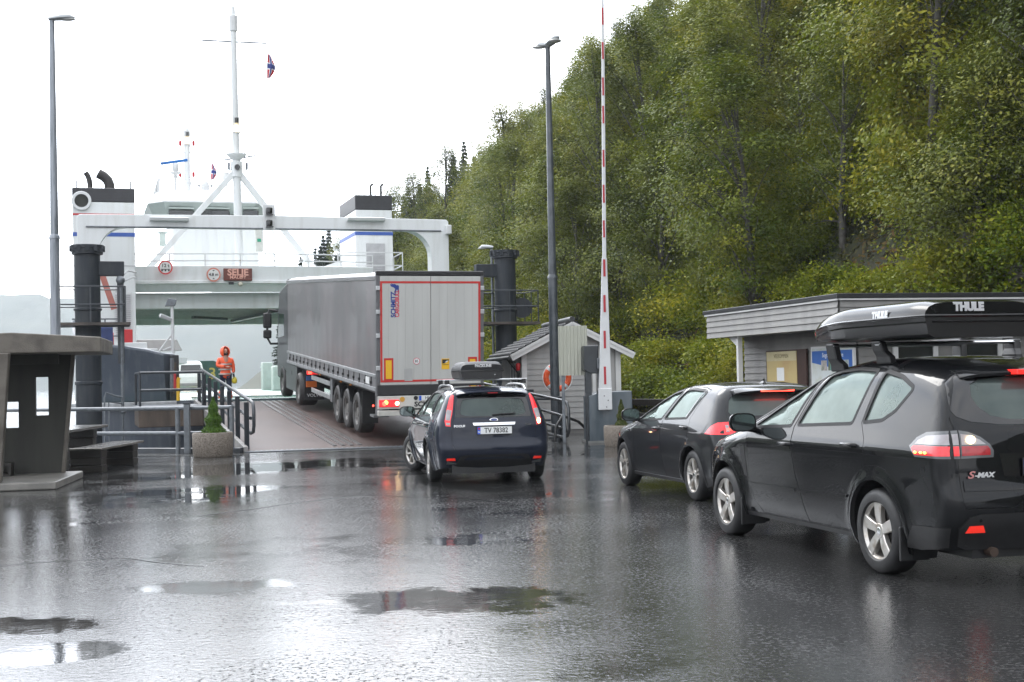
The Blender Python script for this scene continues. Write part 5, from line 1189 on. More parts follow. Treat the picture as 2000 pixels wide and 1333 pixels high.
# ------------------------------------------------------------------ big black people carrier (nearest)
def smax_car():
    WB = 2.84; ax = .335; R = .395
    T = [(-1.4, 1.42), (-.95, 1.50), (-.72, 1.575), (-.5, 1.625), (-.2, 1.67), (.2, 1.695), (.7, 1.685), (1.1, 1.63), (1.35, 1.555), (2.55, 1.125), (2.8, 1.06), (3.2, .98), (3.55, .87), (3.75, .77), (4.3, .5)]
    B = [(.1, -.84), (.3, -.90), (.45, -.965), (.6, -.985), (.66, -.985), (.72, -.955), (.82, -.945), (1.0, -.94), (1.12, -.925), (1.2, -.895), (1.4, -.80), (1.55, -.72), (1.65, -.66), (1.8, -.58)]
    Fr = [(.1, 3.55), (.25, 3.70), (.45, 3.78), (.7, 3.76), (.85, 3.70), (1.0, 3.6)]
    S = [(.1, .78), (.22, .84), (.35, .88), (.5, .895), (.60, .900), (.8, .915), (.965, .925), (1.03, .900), (1.12, .87), (1.3, .805), (1.5, .725), (1.62, .675), (1.8, .57)]
    plan = [(-1.2, .045), (-.95, .035), (-.6, .01), (-.2, 0), (2.6, 0), (3.0, .02), (3.4, .09), (3.8, .20)]
    sh = Shape(T, B, Fr, S, plan, .06, .09, .28, .20, .12, .28, flare=((0, ax, R, .022, .07), (WB, ax, R, .03, .07)))
    q = lambda x, z: (x, z-.02+.012*x)
    Bl = [(1.12, 1.60), (1.26, 1.36), (1.405, 1.10), (1.40, .95), (1.36, .70), (1.18, .285)]
    A_ = [(2.30, .93), (2.33, 1.07), (1.95, 1.215), (1.55, 1.405), (1.22, 1.565)]
    fd = [(2.08, .285), (2.25, .42), (2.30, .60)]+A_+Bl
    rear_e = [(.40, .285), (.42, .52), (.33, .66), (.17, .78), (.14, .90), (.17, 1.04), (.275, 1.17), (.20, 1.615)]
    rd = Bl[::-1]+[(1.12, 1.60), (.9, 1.635), (.6, 1.645), (.35, 1.64)]+rear_e[::-1]
    rd = Bl[::-1]+[(.9, 1.63), (.6, 1.64), (.35, 1.635)]+rear_e[::-1]
    un = [(2.08, .285), (2.25, .42), (2.30, .60)]+A_+[(1.12, 1.60), (.9, 1.63), (.6, 1.64), (.35, 1.635)]+rear_e[::-1]+[(1.18, .285)]
    w1 = rnd([(2.20, 1.085), (1.475, 1.115), (1.27, 1.44), (1.20, 1.535), (1.33, 1.485), (1.75, 1.29)], .02)
    w2 = rnd([(1.345, 1.125), (.43, 1.165), (.31, 1.58), (.62, 1.595), (.90, 1.58), (1.075, 1.55)], .03)
    w3 = rnd([(.255, 1.175), (-.02, 1.20), (-.17, 1.275), (-.31, 1.43), (-.30, 1.455), (-.10, 1.53), (.17, 1.575)], .03)
    w0 = rnd([(2.44, 1.115), (2.395, 1.095), (2.0, 1.235), (1.62, 1.415), (1.68, 1.41), (2.1, 1.25)], .01)
    gate = [(.0, .57), (.72, .575), (.745, .62), (.755, .9), (.755, 1.13), (.765, 1.2), (.755, 1.32), (.70, 1.50), (.655, 1.565), (.3, 1.595), (0, 1.60)]
    rgl = [(0, 1.165), (.4, 1.17), (.62, 1.195), (.72, 1.235), (.742, 1.285), (.725, 1.38), (.685, 1.485), (.62, 1.535), (.3, 1.565), (0, 1.57)]
    rin = [(0, 1.205), (.3, 1.21), (.45, 1.24), (.53, 1.31), (.555, 1.38), (.53, 1.47), (.45, 1.505), (.2, 1.525), (0, 1.53)]
    sp = dict(name='people_carrier', loc=Vector((3.69, 10.87, 0)), rz=radians(90+15.3), label='black people carrier with a long roof box, nearest car in the queue at right', shape=sh, paint=PAINT_S, wb=WB, arch=R, axz=ax,
              yb=[(-.8, .60), (-.3, .615), (.3, .62), (1.0, .61), (1.5, .64), (2.5, .74), (2.9, .74), (3.5, .62), (3.8, .5)], x_re=-.64, x_fr=3.55, z_low_r=.27, z_low_f=.22, dc=.045, sill=.235,
              doors=[fd, rd], wins=[w1, w2], fixed=[w3, w0], door_union=un, handles=[(1.51, .945), (.38, .985)], screen=[(2.52, 0.0), (2.50, .45), (2.42, .66), (1.36, .555), (1.30, .3), (1.29, 0)],
              gate=gate[::-1], rglass=rgl[::-1], rg_inner=rin[::-1], bump=None, track=.80, tyre=(.332, .225, .222), spokes=5, x_back=-.95, x_front=3.75, ss=1.12, belt=1.10, mirror=(2.16, 1.07), mirror_mat=PAINT_S, body_handles=True)
    C, gt, sh = build_car(sp); car_rest(C, sp, sh)
    # third row of head rests
    seat(C, -.05, 0, .55, bench=.5, s=1.05)
    # moulding strips along the doors, arch lips and side vent
    for sg in (1, -1):
        panel(sh, 'side_moulding', 'side', [(2.28, .525), (1.37, .535), (1.37, .56), (2.29, .555)], [], PAINT_S, C, off=.012, rim=.012, sides=(sg,))
        panel(sh, 'side_moulding', 'side', [(1.345, .535), (.47, .555), (.45, .58), (1.345, .56)], [], PAINT_S, C, off=.012, rim=.012, sides=(sg,))
        panel(sh, 'side_vent', 'side', [(2.33, .60), (2.40, .62), (2.46, .88), (2.36, .90)], [], BLACKP, C, off=.003, rim=.006, sides=(sg,))
        for cx in (0, WB):
            lip = arc(cx, ax, R+.004, 200, -20, 24)+arc(cx, ax, R+.035, -20, 200, 24); panel(sh, 'arch_lip', 'side', lip, [], PAINT_S, C, off=.010, rim=.014, sides=(sg,))
        # lower black cladding
        panel(sh, 'sill_trim', 'side', [(.44, .236), (2.40, .236), (2.40, .275), (.44, .275)], [], BLACKP, C, off=.006, rim=.01, sides=(sg,))
        # tail lights: wrap-round outer part and the part on the tailgate
        ol = [(-.52, 1.02), (-.60, 1.075), (-.70, 1.12), (-.80, 1.135), (-.93, 1.135), (-.93, .945), (-.60, .955), (-.545, .975)]
        def seg(poly, z0, z1):
            a = dens(poly, .01); return [(x, min(max(z, z0), z1)) for x, z in a]
        def xre(z): return sh.rear(.735, z).x
        side_l = [(-.50, 1.035), (-.57, 1.075), (-.66, 1.105), (-.76, 1.122), (-.795, 1.124)]
    lightrim = mat('light_surround', (.10, .105, .11), .2, coat=.6)
    for sg in (1, -1):
        sp_ = lambda pl, m, nm, off, par: panel(sh, nm, 'side', pl, [], m, par, off=off, rim=.012, sides=(sg,), h=.04)
        rp_ = lambda pl, m, nm, off, par: panel(sh, nm, 'rear', pl, [], m, par, off=off, rim=.012, sides=(sg,), h=.04)
        xe = lambda z: sh.rear(.785, z).x
        a = sp_([(-.49, 1.02), (-.56, 1.085), (-.66, 1.125), (xe(1.135), 1.137), (xe(.94), .935), (-.58, .94)], lightrim, 'tail_light', .004, C)
        sp_([(-.585, 1.064), (-.67, 1.098), (xe(1.11), 1.112), (xe(1.035), 1.035), (-.555, 1.035)], LWHITE, 'clear_lens', .007, a); sp_([(-.525, 1.005), (-.55, 1.025), (xe(1.02), 1.025), (xe(.955), .955), (-.585, .955)], LREDMID, 'red_lens', .007, a)
        b_ = rp_([(.785, 1.137), (.74, 1.14), (.735, .935), (.785, .935)], lightrim, 'light_edge', .004, a)
        rp_([(.785, 1.112), (.742, 1.115), (.742, 1.035), (.785, 1.035)], LWHITE, 'clear_lens', .007, a); rp_([(.785, 1.025), (.742, 1.025), (.742, .955), (.785, .955)], LREDMID, 'red_lens', .007, a)
        i = rp_([(.730, 1.14), (.66, 1.128), (.57, 1.09), (.50, 1.035), (.475, .99), (.48, .94), (.730, .935)], lightrim, 'tail_light', .004, gt)
        rp_([(.722, 1.115), (.66, 1.105), (.58, 1.07), (.533, 1.035), (.722, 1.035)], LWHITE, 'clear_lens', .007, i)
        rp_([(.722, 1.025), (.522, 1.025), (.503, 1.0), (.503, .957), (.722, .955)], LREDOFF, 'red_lens', .007, i)
        p = sh.rear(.65*sg, 1.07, .012); b = MB(); b.ball(p, .022, 10, 8, (.5, 1.6, 1.3)); b.build('bulb', LAMPON, i, smooth=50)
        for dx in (-.05, 0, .07):
            q = sh.side(-.66+dx, .975, .010); b = MB(); b.ball((q.x, q.y*sg, q.z), .010, 8, 6, (2.2, .5, 1)); b.build('bulb', LORANGE, a, smooth=50)
    # bumper: black lower part with reflector
    bl = [(.0, .535), (.60, .535), (.70, .51), (.765, .44), (.775, .43), (.76, .30), (.70, .275), (0, .265)]
    bm = panel(sh, 'bumper', 'rear', msym(bl), [], BLACKP, C, off=.018, rim=.03)
    for sg in (1, -1):
        panel(sh, 'bumper_corner', 'side', [(sh.rear(.77, .44).x+.005, .435), (-.62, .43), (-.50, .425), (-.42, .30), (-.40, .25), (-.55, .245), (sh.rear(.755, .30).x+.01, .29)], [], BLACKP, bm, off=.018, rim=.03, sides=(sg,))
        panel(sh, 'reflector', 'rear', [(.575, .40), (.73, .40), (.705, .452), (.60, .455)], [], mat('reflector_red', (.75, .03, .02), .2, emit=(1, .04, .02), estr=.25), bm, off=.024, rim=.008, sides=(sg,))
        p = sh.rear(.62*sg, .49, .02); b = MB(); b.lathe([(.012, 0), (.010, .004)], 10, p, (-1, 0, 0)); b.build('parking_sensor', PAINT_S, bm)
    b = MB(); b.tube([(-.55, .50, .27), (-.93, .50, .255)], .035, 12); b.build('exhaust_pipe', mat('rusty_exhaust', (.10, .07, .055), .5, metal=.5, var=.5), C, smooth=50)
    # crease strip, plate recess, badge, plate, third brake light, spoiler
    panel(sh, 'boot_strip', 'rear', [(-.725, .70), (.725, .70), (.725, .775), (-.725, .775)], [], PAINT_S, gt, off=.008, rim=.01)
    panel(sh, 'plate_recess', 'rear', [(-.40, .80), (.40, .80), (.43, .965), (-.43, .965)], [], BLACKG, gt, off=.003, rim=.006)
    p = sh.rear(0, .86, .008); number_plate(gt, (p.x-.008, 0, .865), '')
    p = sh.rear(.60, .815, .006)
    text('badge', 'S', mat('badge_red_silver', (.58, .25, .24), .35), .072, gt, (p.x-.004, .675, .815), (0, -1, 0), (0, 0, 1), .003, .001, sx=1.5, shear=.3); text('badge', '-MAX', mat('badge_silver', (.6, .6, .6), .35), .050, gt, (sh.rear(.55, .815, .006).x-.004, .565, .813), (0, -1, 0), (0, 0, 1), .003, .002, sx=1.25, shear=.25)
    b = MB(); sec = []
    for y in np.linspace(-.58, .58, 21):
        p = sh.top(-.60, y); q = sh.rear(y, 1.555); e = .05*(1-(abs(y)/.62)**3)
        sec.append([p+Vector((.12, 0, .004+.012)), p+Vector((-.02, 0, .012)), Vector((q.x-.06-e*.6, y, p.z-.045)), Vector((q.x-.055-e*.6, y, p.z-.065)), Vector((q.x+.02, y, 1.55))])
    b.loft(sec); b.build('spoiler', PAINT_S, gt, smooth=40)
    p = sh.top(-.60, 0); b = MB(); b.box(-.845, -.70, -.20, .20, 1.535, 1.573); b.build('brake_light', mat('high_brake_light', (.55, .02, .02), .2, emit=(1, .03, .02), estr=.5), gt, bevel=.006)
    b = MB(); b.bar((-.93, .05, 1.19), (-.885, -.36, 1.235), .03, .02); b.build('wiper', BLACKP, gt)
    # mud flaps
    for x in (-.36, WB-.40):
        for sg in (1, -1):
            b = MB(); b.loft([[Vector((x+dx, (.80+dy)*sg, z)) for dx, dy in ((.02, -.12), (.02, .12), (-.015, .13), (-.015, -.12))] for z in (.14, .40)]); b.build('mud_flap', BLACKP, C, bevel=.008)
    # roof bars and box
    zt = lambda x, y: sh.top(x, y).z
    for x in (.34, 1.10):
        b = MB(); zz = 1.812
        b.loft([[Vector((x+dx*.045, y, zz+dz*.014-.012)) for dx, dz in ((-1, 0), (-.5, 1), (.5, 1), (1, 0), (.5, -1), (-.5, -1))] for y in (-.66, .66)]); rb = b.build('roof_bar', ALU, C, smooth=40)
        for sg in (1, -1):
            z0 = zt(x, .57)-.015
            b = MB(); b.loft([[Vector((x+dx*w_+o_, (y+dy)*sg, z)) for dx, dy in ((-1, -.03), (1, -.03), (1, .035), (-1, .035))] for z, y, w_, o_ in ((z0, .585, .11, -.02), (z0+.06, .59, .10, -.015), (z0+.11, .615, .075, .015), (zz+.01, .63, .07, .03))]); b.build('bar_foot', BLACKP, rb, bevel=.012)
    # the long box: a boat-shaped shell, lid and base with a seam; offset to the left of the roof
    yc = .225; sec = []; X = np.concatenate([np.linspace(-.46, 1.0, 12), np.linspace(1.0, 1.80, 16)[1:]])
    def boxsec(x):
        t = np.clip((x-.75)/1.05, 0, 1); hw = .512*(1-t**2.2*.62); zt_ = 2.125-.20*t**1.8; zs = 1.995-.075*t**1.4; zb_ = 1.822+.04*t
        if x < -.2: zt_ -= .03*((-.2-x)/.26)**2; hw -= .02*((-.2-x)/.26)**2
        return hw, zb_, zs, zt_
    lid, base = [], []
    for x in X:
        hw, zb_, zs, zt_ = boxsec(x)
        lid.append([Vector((x, yc+a*hw, zs+(zt_-zs)*c)) for a, c in ((1, 0), (.985, .28), (.93, .62), (.82, .86), (.6, .98), (.3, 1.0), (0, 1.005), (-.3, 1.0), (-.6, .98), (-.82, .86), (-.93, .62), (-.985, .28), (-1, 0))])
        base.append([Vector((x, yc+a*hw, zb_+(zs-.012-zb_)*c)) for a, c in ((1.0, 1), (.985, .72), (.97, .62), (.95, .2), (.84, .0), (-.84, 0), (-.95, .2), (-.97, .62), (-.985, .72), (-1, 1))])
    gl = mat('glossy_black_box', (.008, .0085, .009), .14, var=.2, spec=.28)
    b = MB(); b.loft(lid, close=False, cap=True); bx = b.build('roof_box', gl, C, smooth=38, bevel=0)
    b = MB(); b.loft(base, close=False, cap=True); b.build('box_base', mat('satin_black_box', (.010, .010, .011), .28, coat=.4, var=.2), bx, smooth=38)
    b = MB(); ed = [Vector((x, yc+boxsec(x)[0]+.004, boxsec(x)[2]-.006)) for x in X]; ed2 = [Vector((x, yc-boxsec(x)[0]-.004, boxsec(x)[2]-.006)) for x in X]
    b.tube(ed[::-1]+ed2, .012, 6); b.tube([ed[0], ed2[0]], .012, 6); b.build('box_seam', BLACKG, bx, smooth=60)
    ed = [Vector((x, yc+boxsec(x)[0]*.99+.003, boxsec(x)[2]-.055)) for x in X]; b = MB(); b.tube(ed, .008, 5); b.tube([Vector((-.464, yc-.43, 1.945)), Vector((-.464, yc+.43, 1.945))], .008, 5); b.build('box_crease', gl, bx, smooth=60)
    lt = mat('silver_lettering', (.62, .63, .64), .35, metal=.3)
    text('lettering', 'THULE', lt, .085, bx, (-.466, .34, 2.055), (0, -1, 0), (0, 0, 1), .003, .006, sx=1.0); hw = boxsec(.15)[0]
    text('lettering', 'THULE', lt, .075, bx, (.15, yc+hw*.992+.006, 2.022), (-1, 0, 0), (0, -.12, 1), .003, .006, sx=1.0)

# ------------------------------------------------------------------ charcoal hatchback in front of it
def hatch_car():
    WB = 2.62; ax = .315; R = .365
    T = [(-1.4, 1.30), (-.8, 1.375), (-.62, 1.405), (-.3, 1.44), (.2, 1.468), (.7, 1.455), (1.1, 1.405), (1.35, 1.33), (2.3, .985), (2.6, .935), (2.9, .89), (3.2, .80), (3.4, .70), (4, .5)]
    B = [(.1, -.58), (.25, -.66), (.4, -.75), (.6, -.785), (.7, -.775), (.78, -.745), (.87, -.73), (.98, -.69), (1.05, -.655), (1.2, -.585), (1.34, -.52), (1.40, -.50), (1.6, -.45)]
    Fr = [(.1, 3.25), (.25, 3.38), (.45, 3.47), (.6, 3.45), (.75, 3.40), (1, 3.3)]
    S = [(.1, .76), (.2, .82), (.32, .865), (.5, .885), (.68, .893), (.80, .893), (.86, .880), (.95, .85), (1.05, .81), (1.2, .745), (1.35, .675), (1.45, .62), (1.6, .55)]
    plan = [(-1.0, .06), (-.7, .045), (-.4, .012), (0, 0), (2.4, 0), (2.8, .02), (3.1, .08), (3.4, .2)]
    sh = Shape(T, B, Fr, S, plan, .06, .10, .3, .17, .16, .26, flare=((0, ax, R, .018, .06), (WB, ax, R, .018, .06)))
    Bl = [(.655, 1.405), (.80, 1.25), (1.085, .99), (1.09, .80), (1.05, .50), (.98, .225)]
    A_ = [(2.14, .84), (2.15, .955), (1.85, 1.085), (1.45, 1.245), (1.05, 1.36), (.80, 1.40)]
    fd = [(2.02, .225), (2.09, .35), (2.12, .55)]+A_+Bl
    re = [(.37, .225), (.39, .42), (.32, .56), (.17, .70), (.12, .86), (.16, 1.02), (-.10, 1.375)]
    rd = Bl[::-1]+[(.45, 1.415), (.1, 1.405)]+re[::-1]
    un = [(2.02, .225), (2.09, .35), (2.12, .55)]+A_+[(.655, 1.405), (.45, 1.415), (.1, 1.405)]+re[::-1]+[(.98, .225)]
    w1 = rnd([(2.06, .955), (1.155, .995), (.78, 1.345), (.82, 1.362), (1.05, 1.325), (1.45, 1.21), (1.85, 1.055)], .02)
    w2 = rnd([(1.035, 1.0), (.28, 1.028), (-.03, 1.335), (.10, 1.365), (.45, 1.378), (.66, 1.368)], .03)
    gate = [(0, .70), (.42, .70), (.48, .74), (.50, .85), (.60, .99), (.66, 1.04), (.655, 1.12), (.60, 1.28), (.555, 1.375), (.3, 1.392), (0, 1.396)]
    rgl = [(0, 1.06), (.45, 1.06), (.60, 1.075), (.625, 1.11), (.585, 1.25), (.545, 1.345), (.3, 1.362), (0, 1.366)]
    sp = dict(name='hatchback', loc=Vector((3.065, 17.2, 0)), rz=radians(90+14.4), label='dark charcoal hatchback second in the queue, between barrier and people carrier', shape=sh, paint=PAINT_G, wb=WB, arch=R, axz=ax,
              yb=[(-.8, .53), (-.3, .565), (.3, .58), (.9, .58), (1.4, .62), (2.3, .70), (2.7, .69), (3.2, .55), (3.4, .5)], x_re=-.50, x_fr=3.22, z_low_r=.24, z_low_f=.2, dc=.06, sill=.185,
              doors=[fd, rd], wins=[w1, w2], fixed=[], door_union=un, handles=[(1.24, .862), (.27, .90)], screen=[(2.28, 0), (2.26, .45), (2.16, .64), (1.15, .54), (1.10, .3), (1.09, 0)],
              gate=gate[::-1], rglass=rgl[::-1], bump=None, track=.775, tyre=(.317, .205, .212), spokes=10, x_back=-.74, x_front=3.42, ss=1.0, belt=.98, mirror=(2.02, .975), mirror_mat=PAINT_G, body_handles=True)
    C, gt, sh = build_car(sp); car_rest(C, sp, sh)
    for sg in (1, -1):
        # pillar bar splitting the rear door glass
        panel(sh, 'window_divider', 'side', [(.335, 1.03), (.30, 1.03), (.015, 1.372), (.05, 1.372)], [], BLACKG, C, off=.002, rim=.006, sides=(sg,))
        panel(sh, 'sill_trim', 'side', [(.40, .187), (2.24, .187), (2.24, .225), (.40, .225)], [], BLACKP, C, off=.006, rim=.01, sides=(sg,))
        ch = mat('sill_chrome', (.25, .25, .26), .3, metal=.8); panel(sh, 'sill_strip', 'side', [(.41, .228), (2.22, .228), (2.22, .240), (.41, .240)], [], ch, C, off=.008, rim=.006, sides=(sg,))
        xe = lambda z: sh.rear(.705, z).x
        a = panel(sh, 'tail_light', 'side', [(-.41, .845), (-.50, .93), (-.59, .985), (xe(.99)-.02, .99), (xe(.845)-.02, .84)], [], LREDMID, C, off=.005, rim=.012, sides=(sg,), h=.04)
        a2 = panel(sh, 'tail_light', 'rear', [(.725, .99), (.40, 1.0), (.42, .90), (.48, .85), (.725, .84)], [], LREDMID, C, off=.005, rim=.012, sides=(sg,), h=.04)
        panel(sh, 'light_strip', 'rear', [(.70, .915), (.46, .92), (.47, .895), (.70, .888)], [], LREDON, a2, off=.008, rim=.004, sides=(sg,), h=.04)
        panel(sh, 'light_strip', 'rear', [(.70, .875), (.66, .875), (.66, .955), (.70, .955)], [], LWHITE, a2, off=.008, rim=.004, sides=(sg,), h=.04)
        panel(sh, 'reflector', 'rear', [(.62, .40), (.46, .40), (.46, .43), (.62, .43)], [], LREDOFF, C, off=.006, rim=.006, sides=(sg,))
        for cx in (0, WB): panel(sh, 'arch_lip', 'side', arc(cx, ax, R+.003, 200, -20, 24)+arc(cx, ax, R+.02, -20, 200, 24), [], PAINT_G, C, off=.007, rim=.01, sides=(sg,))
        q = sh.side(2.30, .80, .004); b = MB(); b.box(2.25, 2.33, q.y*sg-.003, q.y*sg+.003, .795, .815); b.build('side_badge', CHROME, C)
    panel(sh, 'bumper_lower', 'rear', msym([(0, .42), (.60, .42), (.66, .36), (.64, .26), (0, .25)]), [], BLACKP, C, off=.012, rim=.02)
    b = MB(); sec = []
    for y in np.linspace(-.53, .53, 17):
        p = sh.top(-.44, y); e = .05*(1-(abs(y)/.57)**4); q = sh.rear(y, 1.36)
        sec.append([p+Vector((.10, 0, .010)), p+Vector((-.10, 0, .008)), Vector((q.x-.13-e, y, p.z-.03)), Vector((q.x-.12-e, y, p.z-.05)), Vector((q.x+.03, y, 1.345))])
    b.loft(sec); b.build('spoiler', PAINT_G, gt, smooth=40)
    b = MB(); q = sh.rear(0, 1.36); z = sh.top(-.44, 0).z-.055; b.box(q.x-.172, q.x-.12, -.22, .22, z, z+.022); b.build('brake_light', LREDON, gt, bevel=.003)
    t = sh.top(-.22, 0); b = MB(); b.loft([[t+Vector((dx*.07, dy*.022, 0)) for dx, dy in ((-1, -1), (1, -1), (1, 1), (-1, 1))], [t+Vector((-.03+dx*.03, dy*.008, .03)) for dx, dy in ((-1, -1), (1, -1), (1, 1), (-1, 1))], [t+Vector((-.05+dx*.012, dy*.005, .065)) for dx, dy in ((-1, -1), (1, -1), (1, 1), (-1, 1))]]); b.build('roof_antenna', BLACKG, C, bevel=.004)
    p = sh.rear(0, .62); number_plate(gt, (p.x-.015, 0, .62), '')
# ------------------------------------------------------------------ blue-grey estate turning onto the ramp
def estate_car():
    WB = 2.64; ax = .31; R = .365
    T = [(-1.5, 1.30), (-.95, 1.385), (-.7, 1.425), (-.2, 1.455), (.4, 1.465), (.9, 1.455), (1.2, 1.41), (1.45, 1.335), (2.35, 1.0), (2.6, .955), (3.0, .89), (3.25, .79), (3.45, .65), (4, .5)]
    B = [(.1, -.72), (.22, -.82), (.35, -.93), (.48, -.985), (.57, -.99), (.62, -.955), (.75, -.945), (.88, -.94), (.96, -.92), (1.05, -.885), (1.2, -.83), (1.33, -.78), (1.42, -.76), (1.6, -.7)]
    Fr = [(.1, 3.3), (.25, 3.42), (.45, 3.5), (.6, 3.48), (.75, 3.42), (1, 3.3)]
    S = [(.1, .77), (.2, .83), (.32, .87), (.48, .90), (.7, .912), (.82, .90), (.9, .88), (.97, .86), (1.05, .83), (1.2, .765), (1.33, .70), (1.42, .65), (1.6, .57)]
    plan = [(-1.2, .10), (-.95, .075), (-.6, .03), (-.2, 0), (2.4, 0), (2.8, .02), (3.1, .08), (3.45, .2)]
    sh = Shape(T, B, Fr, S, plan, .07, .12, .3, .17, .15, .26, flare=((0, ax, R, .028, .06), (WB, ax, R, .03, .06)))
    Bl = [(.86, 1.40), (.95, 1.2), (1.10, .98), (1.10, .80), (1.05, .5), (.98, .225)]
    A_ = [(2.12, .86), (2.12, .965), (1.85, 1.09), (1.5, 1.24), (1.2, 1.34), (1.0, 1.395)]
    fd = [(2.02, .225), (2.08, .35), (2.10, .55)]+A_+Bl
    re = [(.37, .225), (.39, .42), (.32, .56), (.18, .70), (.05, .86), (.02, 1.02), (-.02, 1.40)]
    rd = Bl[::-1]+[(.5, 1.41), (.2, 1.408)]+re[::-1]
    un = [(2.02, .225), (2.08, .35), (2.10, .55)]+A_+[(.86, 1.40), (.5, 1.41), (.2, 1.408)]+re[::-1]+[(.98, .225)]
    w1 = rnd([(2.04, .965), (1.16, .99), (1.03, 1.2), (.97, 1.35), (1.2, 1.31), (1.5, 1.205), (1.85, 1.06)], .02)
    w2 = rnd([(1.03, .995), (.10, 1.03), (.06, 1.36), (.5, 1.37), (.86, 1.36), (.92, 1.2)], .03)
    w3 = rnd([(-.08, 1.035), (-.54, 1.09), (-.60, 1.15), (-.60, 1.24), (-.52, 1.30), (-.10, 1.35)], .03)
    gate = [(0, .50), (.60, .51), (.64, .60), (.635, .87), (.60, 1.0), (.575, 1.2), (.545, 1.33), (.3, 1.378), (0, 1.39)]
    rgl = [(0, .985), (.58, .99), (.575, 1.05), (.55, 1.2), (.525, 1.30), (.3, 1.335), (0, 1.345)]
    rin = [(0, 1.01), (.36, 1.015), (.475, 1.035), (.50, 1.07), (.475, 1.2), (.45, 1.255), (.3, 1.27), (0, 1.275)]
    sp = dict(name='estate_car', loc=Vector((-.46, 21.25, 0)), rz=radians(90+10.3), label='dark blue grey estate car with small roof box driving towards the ferry ramp', shape=sh, paint=PAINT_F, wb=WB, arch=R, axz=ax,
              yb=[(-.9, .555), (-.3, .59), (.3, .60), (.9, .60), (1.4, .64), (2.3, .72), (2.7, .70), (3.2, .56), (3.45, .5)], x_re=-.71, x_fr=3.25, z_low_r=.24, z_low_f=.2, dc=.07, sill=.185,
              doors=[fd, rd], wins=[w1, w2], fixed=[w3], door_union=un, handles=[(1.22, .865), (.22, .875)], screen=[(2.33, 0), (2.31, .45), (2.22, .65), (1.22, .555), (1.17, .3), (1.16, 0)],
              gate=gate[::-1], rglass=rgl[::-1], rg_inner=rin[::-1], bump=None, track=.795, tyre=(.317, .205, .205), spokes=7, x_back=-.93, x_front=3.45, ss=1.0, belt=.98, mirror=(2.0, .985), mirror_mat=BLACKG, steer=radians(24))
    C, gt, sh = build_car(sp); car_rest(C, sp, sh)
    for sg in (1, -1):
        a = panel(sh, 'tail_light', 'rear', [(.655, .865), (.725, .875), (.735, .95), (.70, 1.10), (.645, 1.27), (.60, 1.345), (.575, 1.325), (.595, 1.2), (.62, 1.05), (.65, .95)], [], LREDMID, C, off=.008, rim=.015, sides=(sg,), h=.035)
        panel(sh, 'clear_lens', 'rear', [(.66, .955), (.725, .965), (.705, 1.08), (.69, 1.12), (.622, 1.105), (.64, 1.03)], [], LWHITE, a, off=.013, rim=.004, sides=(sg,), h=.03)
        panel(sh, 'clear_lens', 'rear', [(.663, .885), (.715, .89), (.722, .925), (.66, .92)], [], LWHITE, a, off=.013, rim=.004, sides=(sg,), h=.03)
        if sg < 0:
            p = sh.rear(-.69, .925, .016); b = MB(); b.ball(p, .035, 10, 8, (.4, .7, 1.2)); b.build('bulb', LAMPON, a, smooth=50)
        panel(sh, 'reflector', 'rear', [(.585, .355), (.72, .355), (.72, .39), (.60, .395)], [], mat('reflector_red2', (.75, .03, .02), .2, emit=(1, .04, .02), estr=.15), C, off=.012, rim=.006, sides=(sg,))
        for cx in (0, WB): panel(sh, 'arch_lip', 'side', arc(cx, ax, R+.003, 200, -20, 24)+arc(cx, ax, R+.022, -20, 200, 24), [], PAINT_F, C, off=.008, rim=.01, sides=(sg,))
        pts = [sh.top(x, .555*1, .0) for x in np.linspace(-.58, 1.25, 12)]
        b = MB(); b.tube([Vector((p.x, p.y*sg, p.z+(.05 if 0 < i < 11 else .0))) for i, p in enumerate(pts)], .017, 8); b.build('roof_rail', ALU, C, smooth=50)
    panel(sh, 'bumper_lower', 'rear', msym([(0, .435), (.44, .435), (.52, .415), (.56, .34), (.60, .26), (0, .245)]), [], BLACKP, C, off=.010, rim=.02)
    panel(sh, 'bumper_strip', 'rear', msym([(0, .40), (.40, .40), (.46, .375), (.46, .36), (0, .375)]), [], PAINT_F, C, off=.02, rim=.012)
    panel(sh, 'chrome_strip', 'rear', [(-.31, .875), (.31, .875), (.325, .915), (-.325, .915)], [], CHROME, gt, off=.016, rim=.016)
    b = MB(); p = sh.rear(0, .955, .004); b.lathe([(.068, 0), (.060, .008)], 24, (p.x, 0, .955), (-1, 0, .25)); e = b.build('emblem_ring', CHROME, gt, smooth=40); e.scale = (1, 1, 1)
    for v in e.data.vertices: v.co.z = .955+(v.co.z-.955)*.42
    b = MB(); b.lathe([(.054, .0), (.05, .012)], 24, (p.x-.001, 0, .955), (-1, 0, .25)); e2 = b.build('emblem_face', mat('emblem_blue', (.03, .05, .16), .25), e, smooth=40)
    for v in e2.data.vertices: v.co.z = .955+(v.co.z-.955)*.38
    p = sh.rear(0, .80, .004); number_plate(gt, (p.x-.012, 0, .795), 'TV 78382')
    q = sh.rear(.52, .87, .004); text('badge', 'FOCUS', CHROME, .045, gt, (q.x-.004, .52, .868), (0, -1, 0), (0, 0, 1), .002, .002, sx=1.2)
    q = sh.rear(-.53, .875, .004); text('badge', 'TDCi', CHROME, .034, gt, (q.x-.004, -.52, .875), (0, -1, 0), (0, 0, 1), .002, .001, sx=1.2)
    b = MB(); b.bar((sh.rear(0, 1.03, .012).x, .02, 1.028), (sh.rear(-.32, 1.05, .02).x, -.33, 1.045), .035, .02); b.build('wiper', BLACKP, gt, bevel=.005)
    b = MB(); sec = []
